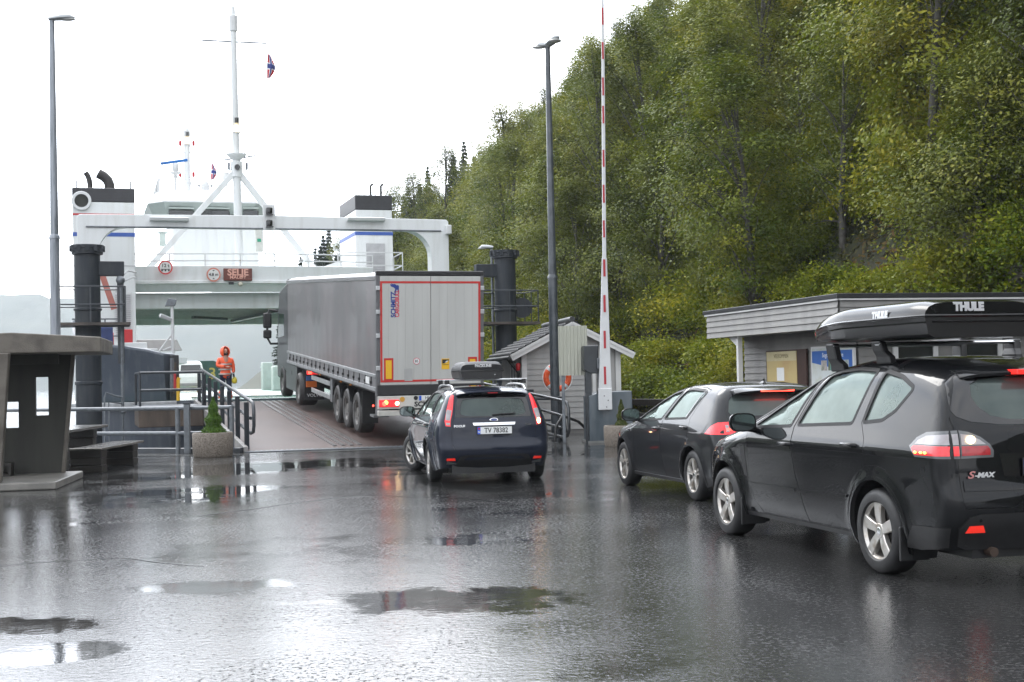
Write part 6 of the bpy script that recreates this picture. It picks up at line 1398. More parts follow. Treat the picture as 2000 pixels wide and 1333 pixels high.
    for y in np.linspace(-.54, .54, 17):
        p = sh.top(-.69, y); e_ = .04*(1-(abs(y)/.57)**4); q = sh.rear(y, 1.34)
        sec.append([p+Vector((.10, 0, .006)), p+Vector((-.06, 0, .006)), Vector((q.x-.06-e_, y, p.z-.03)), Vector((q.x-.055-e_, y, p.z-.045)), Vector((q.x+.03, y, 1.325))])
    b.loft(sec); b.build('spoiler', PAINT_F, gt, smooth=40)
    q = sh.rear(0, 1.33); z = sh.top(-.69, 0).z-.055; b = MB(); b.box(q.x-.085, q.x-.03, -.075, .075, z-.006, z+.014); b.build('brake_light', LREDOFF, gt)
    # roof bars and box
    for x in (-.18, .62):
        b = MB(); b.loft([[Vector((x+dx*.03, y, 1.553+dz*.012)) for dx, dz in ((-1, -1), (1, -1), (1, 1), (-1, 1))] for y in (-.66, .66)]); rb = b.build('roof_bar', ALU, C, bevel=.006)
        for sg in (1, -1): b = MB(); b.box(x-.05, x+.05, sg*.60-.035, sg*.60+.035, 1.49, 1.56); b.build('bar_foot', BLACKP, rb, bevel=.01)
    yc = .10; lid, base = [], []; X = np.concatenate([np.linspace(-.50, -.36, 5), np.linspace(-.3, .5, 5), np.linspace(.6, .98, 7)])
    for x in X:
        t = np.clip((x-.3)/.68, 0, 1); hw = .345*(1-.25*t**2); zt_ = 1.835-.15*t**1.6; zs = 1.70-.02*t; zb_ = 1.565
        if x < -.36: k = ((-.36-x)/.14); zt_ -= .045*k**1.5; hw -= .015*k
        lid.append([Vector((x, yc+a*hw, zs+(zt_-zs)*c)) for a, c in ((1, 0), (.985, .3), (.93, .65), (.84, .88), (.7, .98), (.3, 1.0), (0, 1.005), (-.3, 1), (-.7, .98), (-.84, .88), (-.93, .65), (-.985, .3), (-1, 0))])
        base.append([Vector((x, yc+a*hw, zb_+(zs-.01-zb_)*c)) for a, c in ((1, 1), (.97, .6), (.93, .2), (.82, 0), (-.82, 0), (-.93, .2), (-.97, .6), (-1, 1))])
    gl = mat('grainy_black_box', (.016, .016, .018), .45, spec=.25, var=.25, vscale=10, bump=.08, bscale=200)
    b = MB(); b.loft(lid, close=False); bx = b.build('roof_box', gl, C, smooth=38); b = MB(); b.loft(base, close=False); b.build('box_base', BLACKP, bx, smooth=38)
    b = MB(); b.box(-.515, -.49, yc-.34, yc+.34, 1.688, 1.702); b.build('box_seam', BLACKG, bx); text('lettering', 'PACKLINE', mat('white_lettering', (.7, .7, .7), .4), .056, bx, (-.498, yc-.02, 1.765), (0, -1, 0), (-.18, 0, 1), .005, .003, sx=1.0)
    b = MB(); b.lathe([(.012, 0), (.01, .006)], 10, (-.50, yc-.20, 1.63), (-1, 0, 0)); b.build('box_lock', CHROME, bx)
smax_car(); hatch_car(); estate_car()
# ================================================================== articulated lorry driving up the ramp
def lorry():
    CURT = mat('grey_curtain', (.125, .122, .126), .34, coat=.15, vscale=.55, streak=3.2, col2=(.155, .142, .146), bump=.05, bscale=5, rvar=.07)
    RAILM = mat('side_rail_grey', (.33, .34, .35), .4, metal=.3, var=.25, vscale=6)
    DOORW = mat('rear_door_white', (.50, .50, .475), .38, var=.10, vscale=.8, streak=3)
    CABG = mat('cab_grey_paint', (.050, .052, .057), .4, coat=.15, var=.2)
    REDT = mat('reflective_red', (.52, .03, .025), .35, var=.1)
    root = empty('lorry', US(6.44, 30.95, .10), QA+radians(.5), 'long grey curtain sided articulated lorry driving up the ramp onto the ferry', 'lorry', rx=radians(3.75))
    Wd, Ln, H = 2.55, 13.6, 3.98
    B = lambda: MB()
    # curtain side: gently wavy sheet, with straps along its lower edge
    ny, nz = 90, 14
    for sg, x0 in ((-1, .0), (1, Wd)):
        vs = []; fs = []
        for j in range(nz+1):
            for i in range(ny+1):
                y = .10+(Ln-.2)*i/ny; t = j/nz; z = 1.58+(H-.10-1.58)*t
                wv = .004*sin(y*5.1+t*1.3+sin(y*.9)*2)*sin(pi*t)+.004*sin(y*9.1)*(1-t)**3+.020*sin(y*1.15+.6)*sin(pi*t)
                vs.append((x0+sg*(.004+wv), y, z))
        for j in range(nz):
            for i in range(ny): a = j*(ny+1)+i; fs.append((a, a+1, a+ny+2, a+ny+1))
        b = MB(); b.add(vs, fs); c = b.build('curtain_side', CURT, root, smooth=80, fix=False)
        b = MB(); b.box(x0+sg*.02-.02, x0+sg*.02+.02, .06, Ln-.05, 1.53, 1.60); b.box(x0+sg*.015-.025, x0+sg*.015+.025, .06, Ln-.05, 1.21, 1.30); b.build('side_rail', RAILM, root, bevel=.006)
        b = MB(); b.box(x0-.01, x0+.01, .06, Ln-.05, 1.28, 1.55); sb = b.build('side_board', mat('side_board_grey', (.19, .19, .195), .4, var=.2), root)
        for k in range(19):
            y = .55+k*.69; b = MB(); b.bar((x0+sg*.018, y, 1.54), (x0+sg*.03, y+.02, 1.28), .05, .012, up=(1, 0, 0)); b.box(x0+sg*.03-.02, x0+sg*.03+.02, y-.03, y+.05, 1.36, 1.42); b.build('strap_buckle', BLACKP, sb)
    b = MB(); b.box(.03, Wd-.03, .1, Ln-.05, 1.15, 1.6); b.build('load_floor', BLACKP, root)
    # roof with sagging bright tarpaulin edge
    b = MB(); secs = [[Vector((x, y, H-.10+.10*(1-abs(2*x/Wd-1)**8)+.012*sin(y*4.4))) for x in np.linspace(0, Wd, 17)] for y in np.linspace(.02, Ln, 60)]; b.loft(secs, cap=False, close=False); b.build('roof_tarpaulin', mat('pale_roof_sheet', (.62, .62, .62), .3, var=.15, vscale=2), root, smooth=70, fix=False)
    b = MB(); b.box(-.03, .05, .05, Ln, H-.20, H-.085); b.box(Wd-.05, Wd+.03, .05, Ln, H-.20, H-.085); b.build('roof_beam', mat('roof_beam_grey', (.15, .15, .155), .35, coat=.2, var=.2), root, bevel=.02)
    b = MB(); b.box(-.02, Wd+.02, -.03, .10, H-.09, H+.02); b.build('rear_roof_rim', BLACKP, root, bevel=.02)
    b = MB(); b.box(.01, Wd-.01, Ln-.06, Ln, 1.2, H-.05); b.build('front_bulkhead', CURT, root)
    # rear frame, two doors with vertical panel lines
    CPM = mat('corner_post_grey', (.12, .12, .125), .4)
    for x in (-.02, Wd-.06): b = MB(); b.box(x, x+.08, -.02, .14, 1.1, H-.08); b.build('corner_post', CPM, root, bevel=.01)
    for x0, x1 in ((.065, Wd/2-.005), (Wd/2+.005, Wd-.065)):
        b = MB(); n = 6; w = (x1-x0)/n
        for i in range(n): b.box(x0+i*w+.0015, x0+(i+1)*w-.0015, -.035, .05, 1.36, H-.10)
        d = b.build('rear_door', DOORW, root)
        b = MB(); b.box(x0+.002, x1-.002, -.030, .052, 1.36, H-.10); b.build('door_backing', mat('panel_joint', (.36, .36, .345), .5), d)
        tb = MB(); t = .05
        xo0, xo1 = (x0+.005, x1) if x0 < 1 else (x0, x1-.005)
        tb.box(xo0, xo1, -.0385, -.0345, H-.27, H-.27+t); tb.box(xo0, xo1, -.0385, -.0345, 1.42, 1.42+t)
        if x0 < 1: tb.box(xo0, xo0+t, -.0385, -.0345, 1.42+t, H-.27)
        else: tb.box(xo1-t, xo1, -.0385, -.0345, 1.42+t, H-.27)
        tb.build('reflective_tape', REDT, d)
        for z in (1.75, 2.5, 3.05, 3.6):
            hx = x0 if x0 < 1 else x1
            b = MB(); b.box(hx-.085, hx+.085, -.055, -.032, z-.05, z+.05) if False else b.box(min(hx, hx-.09*(1 if x0 < 1 else -1)), max(hx, hx-.09*(1 if x0 < 1 else -1)), -.06, -.01, z-.05, z+.05); b.build('hinge', ALU, d, bevel=.008)
            b = MB()
            for q in (-.05, .0, .05): b.lathe([(.008, 0), (.006, .004)], 8, (hx+(.10 if x0 < 1 else -.10), -.036, z+q), (0, -1, 0))
        xm = x0+.20 if x0 < 1 else x1-.20
        b = MB(); b.box(xm-.11, xm+.11, -.042, -.036, 1.42, 1.98); mk = b.build('marker_frame', REDT, d); b = MB(); b.box(xm-.07, xm+.07, -.045, -.0415, 1.50, 1.93); b.build('marker_face', YELL, mk)
    D = [c for c in root.children if c.name.startswith('rear_door')]
    BL = mat('logo_blue', (.02, .05, .26), .4); RD = mat('logo_red', (.60, .03, .07), .4)
    text('lettering', 'SCHMITZ', BL, .155, D[0], (.385, -.037, 3.22), (0, 0, 1), (-1, 0, 0), .002, .006, sx=.92); text('lettering', 'CARGOBULL', RD, .135, D[0], (.475, -.037, 3.24), (0, 0, 1), (-1, 0, 0), .002, .004, sx=.80)
    bull = [(0, .0), (.03, .07), (-.01, .10), (-.08, .12), (-.10, .17), (-.06, .155), (-.07, .19), (-.03, .165), (.02, .17), (.07, .14), (.10, .15), (.125, .12), (.12, .03), (.10, .0), (.085, .0), (.09, .05), (.06, .055), (.045, .0)]
    b = MB(); b.prism([(x*.95+.40, z*1.15+3.50) for x, z in bull], (0, -.0355, 0), (1, 0, 0), (0, 0, 1), (0, -.003, 0)); b.build('bull_emblem', BL, D[0])
    b = MB(); b.lathe([(.078, 0), (.078, .003)], 24, (.93, -.0355, 1.90), (0, -1, 0)); s_ = b.build('speed_sticker', RD, D[0]); b = MB(); b.lathe([(.066, 0), (.066, .002)], 24, (.93, -.038, 1.90), (0, -1, 0)); b.build('sticker_face', PLATEW, s_); text('sticker_text', '85', INK, .085, s_, (.93, -.0405, 1.90), (1, 0, 0), (0, 0, 1), .0005, .001)
    b = MB(); b.box(.64, .83, -.042, -.034, 1.44, 1.74); b.build('document_flap', mat('flap_grey', (.40, .40, .39), .4), D[0], bevel=.005)
    b = MB(); b.box(1.53, 1.72, -.0395, -.0345, 1.70, 1.95); s_ = b.build('warning_sticker', YELL, D[1])
    b = MB(); b.prism([(1.545, 1.83), (1.62, 1.84), (1.705, 1.90), (1.705, 1.93), (1.545, 1.93)], (0, -.0395, 0), (1, 0, 0), (0, 0, 1), (0, -.001, 0)); b.box(1.55, 1.70, -.0405, -.0395, 1.80, 1.812); b.build('sticker_symbol', INK, s_)
    b = MB(); b.prism([(1.60, 1.855), (1.66, 1.865), (1.695, 1.905), (1.66, 1.90)], (0, -.041, 0), (1, 0, 0), (0, 0, 1), (0, -.001, 0)); b.build('sticker_symbol', PLATEW, s_)
    # black rear beam, light bar, under-run bar
    b = MB(); b.box(.0, Wd, -.05, .12, 1.12, 1.355); b.build('rear_beam', mat('beam_black', (.015, .015, .016), .35, coat=.3, var=.4), root, bevel=.012)
    b = MB(); b.box(.01, Wd-.01, -.06, .02, .80, 1.10); lb = b.build('light_bar', mat('bar_white', (.60, .59, .55), .35, var=.15, vscale=5), root, bevel=.012)
    b = MB(); b.box(.01, Wd-.01, -.07, .05, .64, .765); b.build('underrun_bar', mat('bar_grey_white', (.52, .51, .47), .4, var=.2, vscale=5), root, bevel=.012)
    for x0, k in ((.03, 1), (Wd-.50, -1)):
        b = MB(); b.box(x0, x0+.47, -.09, -.058, .85, 1.02); tl = b.build('tail_light', LREDMID, root, bevel=.01)
        q = (x0+.12, x0+.16, x0+.42) if k > 0 else (x0+.35, x0+.31, x0+.05)
        for i, (xx, m_, r_) in enumerate(((q[0], LREDON, .055), (q[1], LORANGE, .05), (q[2], LAMPON, .045))):
            b = MB(); b.lathe([(r_, 0), (r_*.8, .012), (.001, .015)], 16, (xx, -.091, .93+(.025 if i == 1 else 0)), (0, -1, 0), cap=False); b.build('lamp_lens', m_, tl, smooth=50)
    b = MB(); b.lathe([(.06, 0), (.06, .006)], 16, (.58, -.061, 1.02), (0, -1, 0)); b.build('round_sticker', mat('sticker_orange', (.62, .33, .05), .4), lb)
    b = MB(); b.lathe([(.05, 0), (.05, .01)], 16, (.90, -.061, 1.045), (0, -1, 0)); b.build('connector', BLACKP, lb)
    b = MB(); b.box(.98, 1.52, -.07, -.061, .985, 1.095); pl = b.build('number_plate', PLATEW, root); b = MB(); b.box(.98, 1.035, -.0725, -.069, .985, 1.095); b.build('plate_band', BLUEP, pl); text('plate_number', 'HL 891', INK, .10, pl, (1.27, -.0715, 1.04), (1, 0, 0), (0, 0, 1), .0005, .001)
    text('lettering', 'SCHMITZ', INK, .155, lb, (1.24, -.0625, .895), (1, 0, 0), (0, 0, 1), .001, .006, sx=1.15)
    # chassis, axles, wheels, mudguards, spare tank
    b = MB(); b.box(.75, .95, .1, 12.6, .95, 1.2); b.box(1.6, 1.8, .1, 12.6, .95, 1.2)
    for y in (2.55, 3.86, 5.17): b.tube([(.2, y, .52), (Wd-.2, y, .52)], .09, 8)
    b.box(.5, 2.05, .2, 6.0, 1.05, 1.2); b.build('chassis', BLACKP, root)
    TY = mat('dusty_tyre', (.045, .043, .042), .6, var=.35, vscale=8)
    def truck_wheel(x, y, sg, w_=.385, r=.515, rimm=ALU):
        w = empty('wheel', (x, y, r)); w.parent = root; hw = w_/2; o = -1 if sg < 0 else 1
        b = MB(); b.lathe([(.29, -hw*.8), (.31, -hw), (r-.06, -hw*1.02), (r-.01, -hw*.8), (r, -hw*.5), (r, hw*.5), (r-.01, hw*.8), (r-.06, hw*1.02), (.31, hw), (.29, hw*.8)], 40, (0, 0, 0), (1, 0, 0), cap=False); b.build('tyre', TY, w, smooth=35)
        b = MB(); f = hw*o; b.lathe([(.30, f*.9), (.285, f*.85), (.27, f*.55), (.22, f*.35), (.13, f*.40), (.12, f*.85), (.07, f*.9), (.001, f*.9)], 30, (0, 0, 0), (1, 0, 0), cap=False)
        b.build('rim', mat('dirty_rim', (.22, .21, .20), .45, metal=.5, var=.5, vscale=8), w, smooth=35)
        b = MB()
        for k in range(10):
            a = 2*pi*k/10; b.lathe([(.03, f*.36), (.03, f*.375)], 8, (0, cos(a)*.20, sin(a)*.20), (1, 0, 0)); b.lathe([(.015, f*.40), (.012, f*.50)], 6, (0, cos(a+.3)*.155, sin(a+.3)*.155), (1, 0, 0))
        b.build('wheel_nut', BLACKG, w)
    for y in (2.55, 3.86, 5.17):
        truck_wheel(.22, y, -1); truck_wheel(Wd-.22, y, 1)
        for x in (.22, Wd-.22):
            b = MB(); n = 12; vs = []
            for k in range(n+1):
                a = radians(20+140*k/n)
                for dx in (-.2, .2): vs.append((x+dx, y+.60*cos(a), .515+.60*sin(a)))
            b.add(vs, [(2*k, 2*k+1, 2*k+3, 2*k+2) for k in range(n)]); b.build('mudguard', BLACKP, root, fix=False, smooth=50)
    for x in (.03, Wd-.43):
        b = MB(); b.box(x, x+.40, 1.86, 1.90, .30, 1.1); b.build('mud_flap', BLACKP, root)
    b = MB(); b.lathe([(.02, 0), (.16, .02), (.16, .58), (.02, .6)], 16, (.24, .55, .62), (0, 0, 1)); b.box(.05, .42, .62, 1.05, .55, .6); b.build('air_tank', mat('tank_grey', (.16, .165, .17), .4), root, smooth=40)
    b = MB(); b.lathe([(.025, 0), (.02, .03)], 10, (-.02, .28, .86), (-1, 0, 0)); b.build('side_marker', LREDON, root)
    b = MB()
    for z0, z1 in ((.55, .68), (.92, 1.05)):
        b.box(.04, .08, 6.3, 9.3, z0, z1); b.box(Wd-.08, Wd-.04, 6.3, 9.3, z0, z1)
    b.build('side_guard', ALU, root, bevel=.01)
    b = MB(); b.box(.06, .35, 6.0, 6.3, .5, 1.15); b.lathe([(.02, 0), (.17, .02), (.17, .6), (.02, .62)], 14, (.33, 6.75, .5)); b.build('support_leg', mat('leg_grey', (.15, .155, .16), .45), root, smooth=40)
    for y in (3.2, 4.5, 7.6, 9.6):
        b = MB(); b.box(-.005, .03, y-.05, y+.05, 1.14, 1.18); b.build('side_marker', mat('amber_lens', (.6, .22, .03), .3), root)
    b = MB(); b.box(-.004, .0, 12.3, 12.38, 1.95, 2.45); b.build('yellow_mark', YELL, root)
    b = MB(); b.box(-.03, -.022, .75, 1.15, 1.34, 1.5); b.build('white_label', PLATEW, root)
    # tractor
    truck_wheel(.22, 11.15, -1, .55); truck_wheel(Wd-.22, 11.15, 1, .55); truck_wheel(.17, 14.9, -1, .33); truck_wheel(Wd-.17, 14.9, 1, .33)
    b = MB(); b.box(.7, 1.85, 9.7, 15.8, .55, 1.0); b.build('tractor_frame', BLACKP, root)
    for x0 in (.03, Wd-.63):
        b = MB(); n = 12; vs = []
        for k in range(n+1):
            a = radians(5+170*k/n)
            for dx in (0, .60): vs.append((x0+dx, 11.15+.64*cos(a), .515+.64*sin(a)))
        b.add(vs, [(2*k, 2*k+1, 2*k+3, 2*k+2) for k in range(n)]); b.build('mudguard', CABG, root, fix=False, smooth=50)
        b = MB(); b.box(x0, x0+.60, 10.42, 10.46, .22, .95); mf = b.build('mud_flap', BLACKP, root)
        text('lettering', 'VOLVO', mat('flap_lettering', (.55, .55, .55), .5), .13, mf, (x0+.31, 10.415, .36), (1, 0, 0), (0, 0, 1), .002, .004, sx=1.1)
        b = MB(); b.box(x0+.05, x0+.40, 10.30, 10.38, 1.0, 1.14); tl = b.build('tail_light', LREDMID, root, bevel=.01); b = MB(); b.box(x0+.08, x0+.2, 10.27, 10.30, 1.02, 1.12); b.build('lamp_lens', LREDON, tl)
        b = MB(); b.box(x0+.03, x0+.35, 10.30, 10.36, .62, .80); b.build('reflector_plate', mat('rear_plate_orange', (.65, .16, .03), .4), root)
        b = MB(); b.box(x0+.03, x0+.35, 10.30, 10.36, .82, .96); b.build('blue_plate', mat('rear_plate_blue', (.05, .13, .35), .4), root)
        b = MB(); b.box(x0, x0+.55, 11.9, 14.15, .35, 1.22); b.box(x0-.012, x0, 12.9, 13.1, .85, .98) if x0 < 1 else None; b.build('side_skirt', CABG, root, bevel=.06)
    b = MB(); prof = [(13.75, 1.0), (16.15, .55), (16.25, 1.3), (16.0, 2.75), (15.55, 3.55), (13.75, 3.85)]
    b.prism([(y, z) for y, z in prof], (.03, 0, 0), (0, 1, 0), (0, 0, 1), (Wd-.06, 0, 0)); cab = b.build('cab', CABG, root, bevel=.09, seg=4)
    b = MB(); b.prism([(14.55, 2.05), (15.9, 1.95), (15.72, 2.78), (14.6, 2.78)], (.026, 0, 0), (0, 1, 0), (0, 0, 1), (.01, 0, 0)); b.build('side_window', WINDK, cab)
    b = MB(); b.box(.03, .10, 13.62, 14.0, 1.15, 3.7); b.box(Wd-.1, Wd-.03, 13.62, 14.0, 1.15, 3.7); b.build('wind_deflector', CABG, cab, bevel=.02)
    for sg, x in ((-1, .0), (1, Wd)):
        b = MB(); y = 15.75; b.tube([(x, y, 2.85), (x+sg*.28, y, 2.9), (x+sg*.36, y, 2.75), (x+sg*.36, y, 1.95), (x+sg*.25, y, 1.75), (x, y, 1.75)], .04, 8); mm = b.build('mirror_arm', BLACKP, root, smooth=50)
        b = MB(); b.box(x+sg*.36-.14, x+sg*.36+.14, y-.09, y+.07, 2.28, 2.80); b.box(x+sg*.36-.14, x+sg*.36+.14, y-.09, y+.07, 1.93, 2.22); b.build('mirror_housing', BLACKP, mm, bevel=.05)
lorry()

# ------------------------------------------------------------------ white van standing on the car deck
def deck_van():
    u, _ = FS(372, 740, 89); root = empty('van', US(u, 88.5, DECKZ), QA, 'small white van parked on the ferry deck, seen from behind', 'van')
    w = .86; b = MB(); secs = []
    for z, hw, y0, y1 in ((.28, .80, .05, 4.45), (.5, .86, 0, 4.55), (.95, .86, .0, 4.5), (1.15, .83, .05, 3.6), (1.75, .72, .22, 2.9), (1.92, .62, .32, 2.6), (1.97, .45, .5, 2.4)):
        secs.append([Vector((a*hw, y0 if c < .5 else y1, z)) for a, c in ((-1, 0), (-.6, 0), (.6, 0), (1, 0), (1, 1), (.6, 1), (-.6, 1), (-1, 1))])
    b.loft(secs); b.build('body', mat('van_white', (.80, .80, .79), .25, coat=.6, var=.05), root, bevel=.05, seg=3)
    b = MB(); b.add([(-.66, .055, 1.20), (.66, .055, 1.20), (.60, .20, 1.72), (-.60, .20, 1.72), (-.66, .2, 1.20), (.66, .2, 1.20)], [(0, 1, 2, 3), (0, 4, 5, 1)]); b.build('rear_window', WINDK, root)
    for sg in (-1, 1):
        b = MB(); b.box(sg*.80-.055, sg*.80+.055, -.02, .08, .72, 1.10); b.build('tail_light', LREDOFF, root, bevel=.02)
        for y in (.8, 3.6): 
            b = MB(); b.lathe([(.2, -.1), (.31, -.1), (.33, -.06), (.33, .06), (.31, .1), (.2, .1)], 24, (sg*.72, y, .33), (1, 0, 0)); b.build('wheel', RUBBER, root, smooth=40)
    b = MB(); b.box(-.84, .84, -.07, .1, .36, .56); b.build('rear_bumper', mat('bumper_grey', (.25, .25, .25), .4), root, bevel=.03)
    b = MB(); b.box(-.26, .26, -.015, .0, .70, .81); b.build('number_plate', PLATEW, root)
deck_van()
# ================================================================== street furniture and small buildings
CLAD = mat('grey_clapboard', (.235, .228, .215), .5, vscale=2, streak=1.2, col2=(.18, .176, .168), bump=.08, bscale=40)
CLADW = mat('pale_clapboard', (.38, .375, .36), .5, vscale=2, streak=1.2, col2=(.31, .31, .30), bump=.08, bscale=40)
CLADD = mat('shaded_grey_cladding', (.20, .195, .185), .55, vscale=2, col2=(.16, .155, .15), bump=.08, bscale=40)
TRIM = mat('white_wood_trim', (.66, .66, .645), .45, var=.1, vscale=3)
FELT = mat('roof_felt_black', (.016, .017, .019), .35, var=.4, vscale=6)
WOODD = mat('wet_dark_timber', (.012, .010, .008), .35, vscale=4, col2=(.020, .017, .014), bump=.25, bscale=30, rvar=.1)
PLANK = mat('wet_table_plank', (.10, .095, .085), .16, vscale=5, col2=(.05, .048, .045), bump=.15, bscale=40, rvar=.08)

def lamp_post(loc, h, m, heads, label, r0=.085, r1=.055, lean=0.0, sleeve=2.3):
    root = empty('street_lamp', loc, 0, label, 'street lamp')
    b = MB(); b.tube([(0, 0, 0), (0, 0, sleeve)], [r0+.02, r0+.015], 16); b.lathe([(r0+.03, sleeve-.04), (r0+.03, sleeve+.02), (r0, sleeve+.07)], 16)
    b.tube([(0, 0, sleeve), (0, 0, h)], [r0, r1], 16); b.lathe([(r0+.10, 0), (r0+.10, .03), (r0+.02, .06)], 16); b.build('pole', m, root, smooth=40)
    for a, L_, tilt in heads:
        d = Vector((cos(a), sin(a), 0)); n = Vector((-sin(a), cos(a), 0)); o = Vector((0, 0, h-.02)); secs = []
        for t in np.linspace(0, 1, 12):
            c = o+d*(-.06+L_*t)+Vector((0, 0, tilt*L_*t)); w = (.055+.085*sin(pi*min(1, t*.8+.12)))*(1 if t < .9 else .6 if t < .99 else .22); up = (.05+.05*sin(pi*min(1, t*.75+.1)))*(1 if t < .9 else .6 if t < .99 else .25)
            secs.append([c+n*(w*cos(q))+Vector((0, 0, .045+(up if sin(q) > 0 else up*.35)*sin(q))) for q in np.linspace(0, 2*pi, 14, endpoint=False)])
        b = MB(); b.loft(secs); hd = b.build('lamp_head', mat('lamp_head_grey', (.36, .38, .39), .35, var=.1), root, smooth=50)
        b = MB(); c = o+d*(L_*.62)+Vector((0, 0, tilt*L_*.62+.02)); b.ball(c, .11, 12, 8, (1.6*abs(d.x)+.75*abs(d.y), .75*abs(d.x)+1.6*abs(d.y), .35)); b.build('lamp_lens', mat('lamp_lens_grey', (.5, .5, .48), .15), hd, smooth=60)
    return root
GALV = mat('mottled_galvanised_pole', (.28, .30, .33), .4, metal=.35, vscale=3, streak=5, col2=(.16, .18, .20), thr=(.45, .62))
POLED = mat('dark_painted_pole', (.040, .048, .056), .35, coat=.2, vscale=4, col2=(.07, .08, .09))
pl = P(106, 640, 31.5); lamp_post((pl.x+.03, pl.y, 0), 10.13, GALV, [(radians(-4), .62, .03)], 'galvanised street lamp with single head, rising behind the concrete shelter', .095, .06, sleeve=5.05)
lamp_post((1.07, 34.6, 0), 10.0, POLED, [(radians(-58), .58, .26), (radians(170), .36, .10)], 'dark street lamp with two heads, standing before the white shed', .10, .065, sleeve=4.1)
p = P(963, 640, 49); q = P(962, 487, 49); lamp_post((p.x, p.y, 0), q.z+.02, GALV, [(radians(185), .50, .05)], 'low grey lamp with pale head beside the right lift tower', .05, .04, sleeve=2)

# ---- boom barrier, raised
def barrier():
    a0 = QA; base = G(1184, 866); root = empty('barrier', (base.x, base.y, 0), radians(6), 'raised boom barrier with red striped white arm and blue grey cabinet', 'barrier')
    CB = mat('cabinet_blue_grey', (.055, .075, .090), .35, coat=.3, vscale=3, streak=2, col2=(.085, .105, .12))
    b = MB(); b.prism([(-.36, 0), (.66, 0), (.66, 1.20), (-.10, 1.18), (-.36, 1.10)], (0, .12, 0), (1, 0, 0), (0, 0, 1), (0, .85, 0)); b.build('cabinet', CB, root, bevel=.02)
    b = MB(); b.box(-.40, .70, .08, 1.02, 0, .05); b.build('cabinet_base', QUAYC, root)
    z = lambda y: 1.6+(732-y)*31/2650
    secs = [(803, .31), (762, .305), (720, .26), (502, .115), (500, .088), (250, .075), (-60, .055)]
    b = MB(); sx = lambda y: -.02*(y-760)/760*-1
    def cx(y): return (800-y)*.0165/2650*31
    S_ = []
    for y, w in secs: S_.append([Vector((cx(y)+a*w/2, .02+d*.05*(1 if w > .12 else .6), z(y))) for a, d in ((-.5*2, -1), (1, -1), (1, 1), (-1, 1))])
    b.loft(S_[1:]); arm = b.build('boom_arm', WHITE2, root, bevel=.012)
    b = MB(); b.box(-.155, .155, -.055, .09, z(803), z(760)); pt = b.build('arm_mount', WHITE2, root, bevel=.015)
    for x, zz in ((-.03, z(775)), (.06, z(784)), (.02, z(797))):
        b = MB(); b.lathe([(.014, 0), (.010, .012)], 8, (x, -.055, zz), (0, -1, 0)); b.build('bolt', BLACKP, pt)
    RS = mat('boom_red_tape', (.42, .02, .03), .4, var=.12)
    for y0, y1 in ((717, 752), (646, 681), (575, 609), (504, 538), (426, 460), (355, 391), (285, 319), (197, 232), (140, 176), (69, 103), (0, 34)):
        ym = (y0+y1)/2; dp = .055 if ym > 500 else .035; w = .052 if ym > 500 else .045
        b = MB(); b.box(cx(ym)-w/2-.01, cx(ym)+w/2-.01, .02-dp-.003, .02-dp+.004, z(y1), z(y0)); b.build('red_stripe', RS, arm)
barrier()
# terminal on a post beside the barrier
def terminal():
    g = P(1152, 800, 31.6); root = empty('ticket_terminal', (g.x, g.y, 0), radians(10), 'dark grey terminal box on a post with hanging cable beside the barrier', 'terminal')
    m = mat('terminal_dark_grey', (.028, .033, .038), .4, coat=.2, var=.3)
    b = MB(); b.bar((0, .1, 0), (0, .1, 1.75), .14, .14); b.build('post', m, root, bevel=.01)
    b = MB(); b.prism([(-.12, 1.72), (-.10, 2.27), (.24, 2.28), (.24, 1.62), (.05, 1.62), (-.05, 1.66)], (0, 0, 0), (1, 0, 0), (0, 0, 1), (0, .3, 0)); b.build('box', m, root, bevel=.02)
    b = MB(); b.box(.19, .27, -.06, .0, 1.72, 1.98); b.build('handset', GREYST, root, bevel=.02)
    b = MB(); b.tube([(.23, -.03, 1.74), (.24, -.04, 1.5), (.22, -.03, 1.3), (.18, .0, 1.14)], .018, 6); b.build('cable', BLACKP, root, smooth=50)
terminal()
# back of a corrugated sign board on two posts
def sign_back():
    d = 31.9; a = P(1090, 640, d); b_ = P(1148, 733, d); root = empty('sign_board', ((a.x+b_.x)/2, d, 0), 0, 'pale green ribbed back of a sign board on two grey posts', 'sign')
    w = (b_.x-a.x)/2; z0, z1 = b_.z, a.z+.03
    m = mat('pale_green_sheet', (.42, .425, .36), .45, vscale=1, streak=1, col2=(.40, .405, .34))
    vs = []; n = 40
    for i in range(n+1):
        x = -w+2*w*i/n; y = -.02 if (i % 5) in (0, 1) else .006; vs += [(x, y, z0), (x, y, z1)]
    b = MB(); b.add(vs, [(2*i, 2*i+2, 2*i+3, 2*i+1) for i in range(n)]); b.box(-w, w, .012, .03, z0, z1); b.build('panel', m, root, fix=False)
    for x in (-w*.72, w*.88):
        b = MB(); b.bar((x, .07, 0), (x, .07, z1-.1), .075, .075); b.build('post', GREYST, root, bevel=.01)
sign_back()

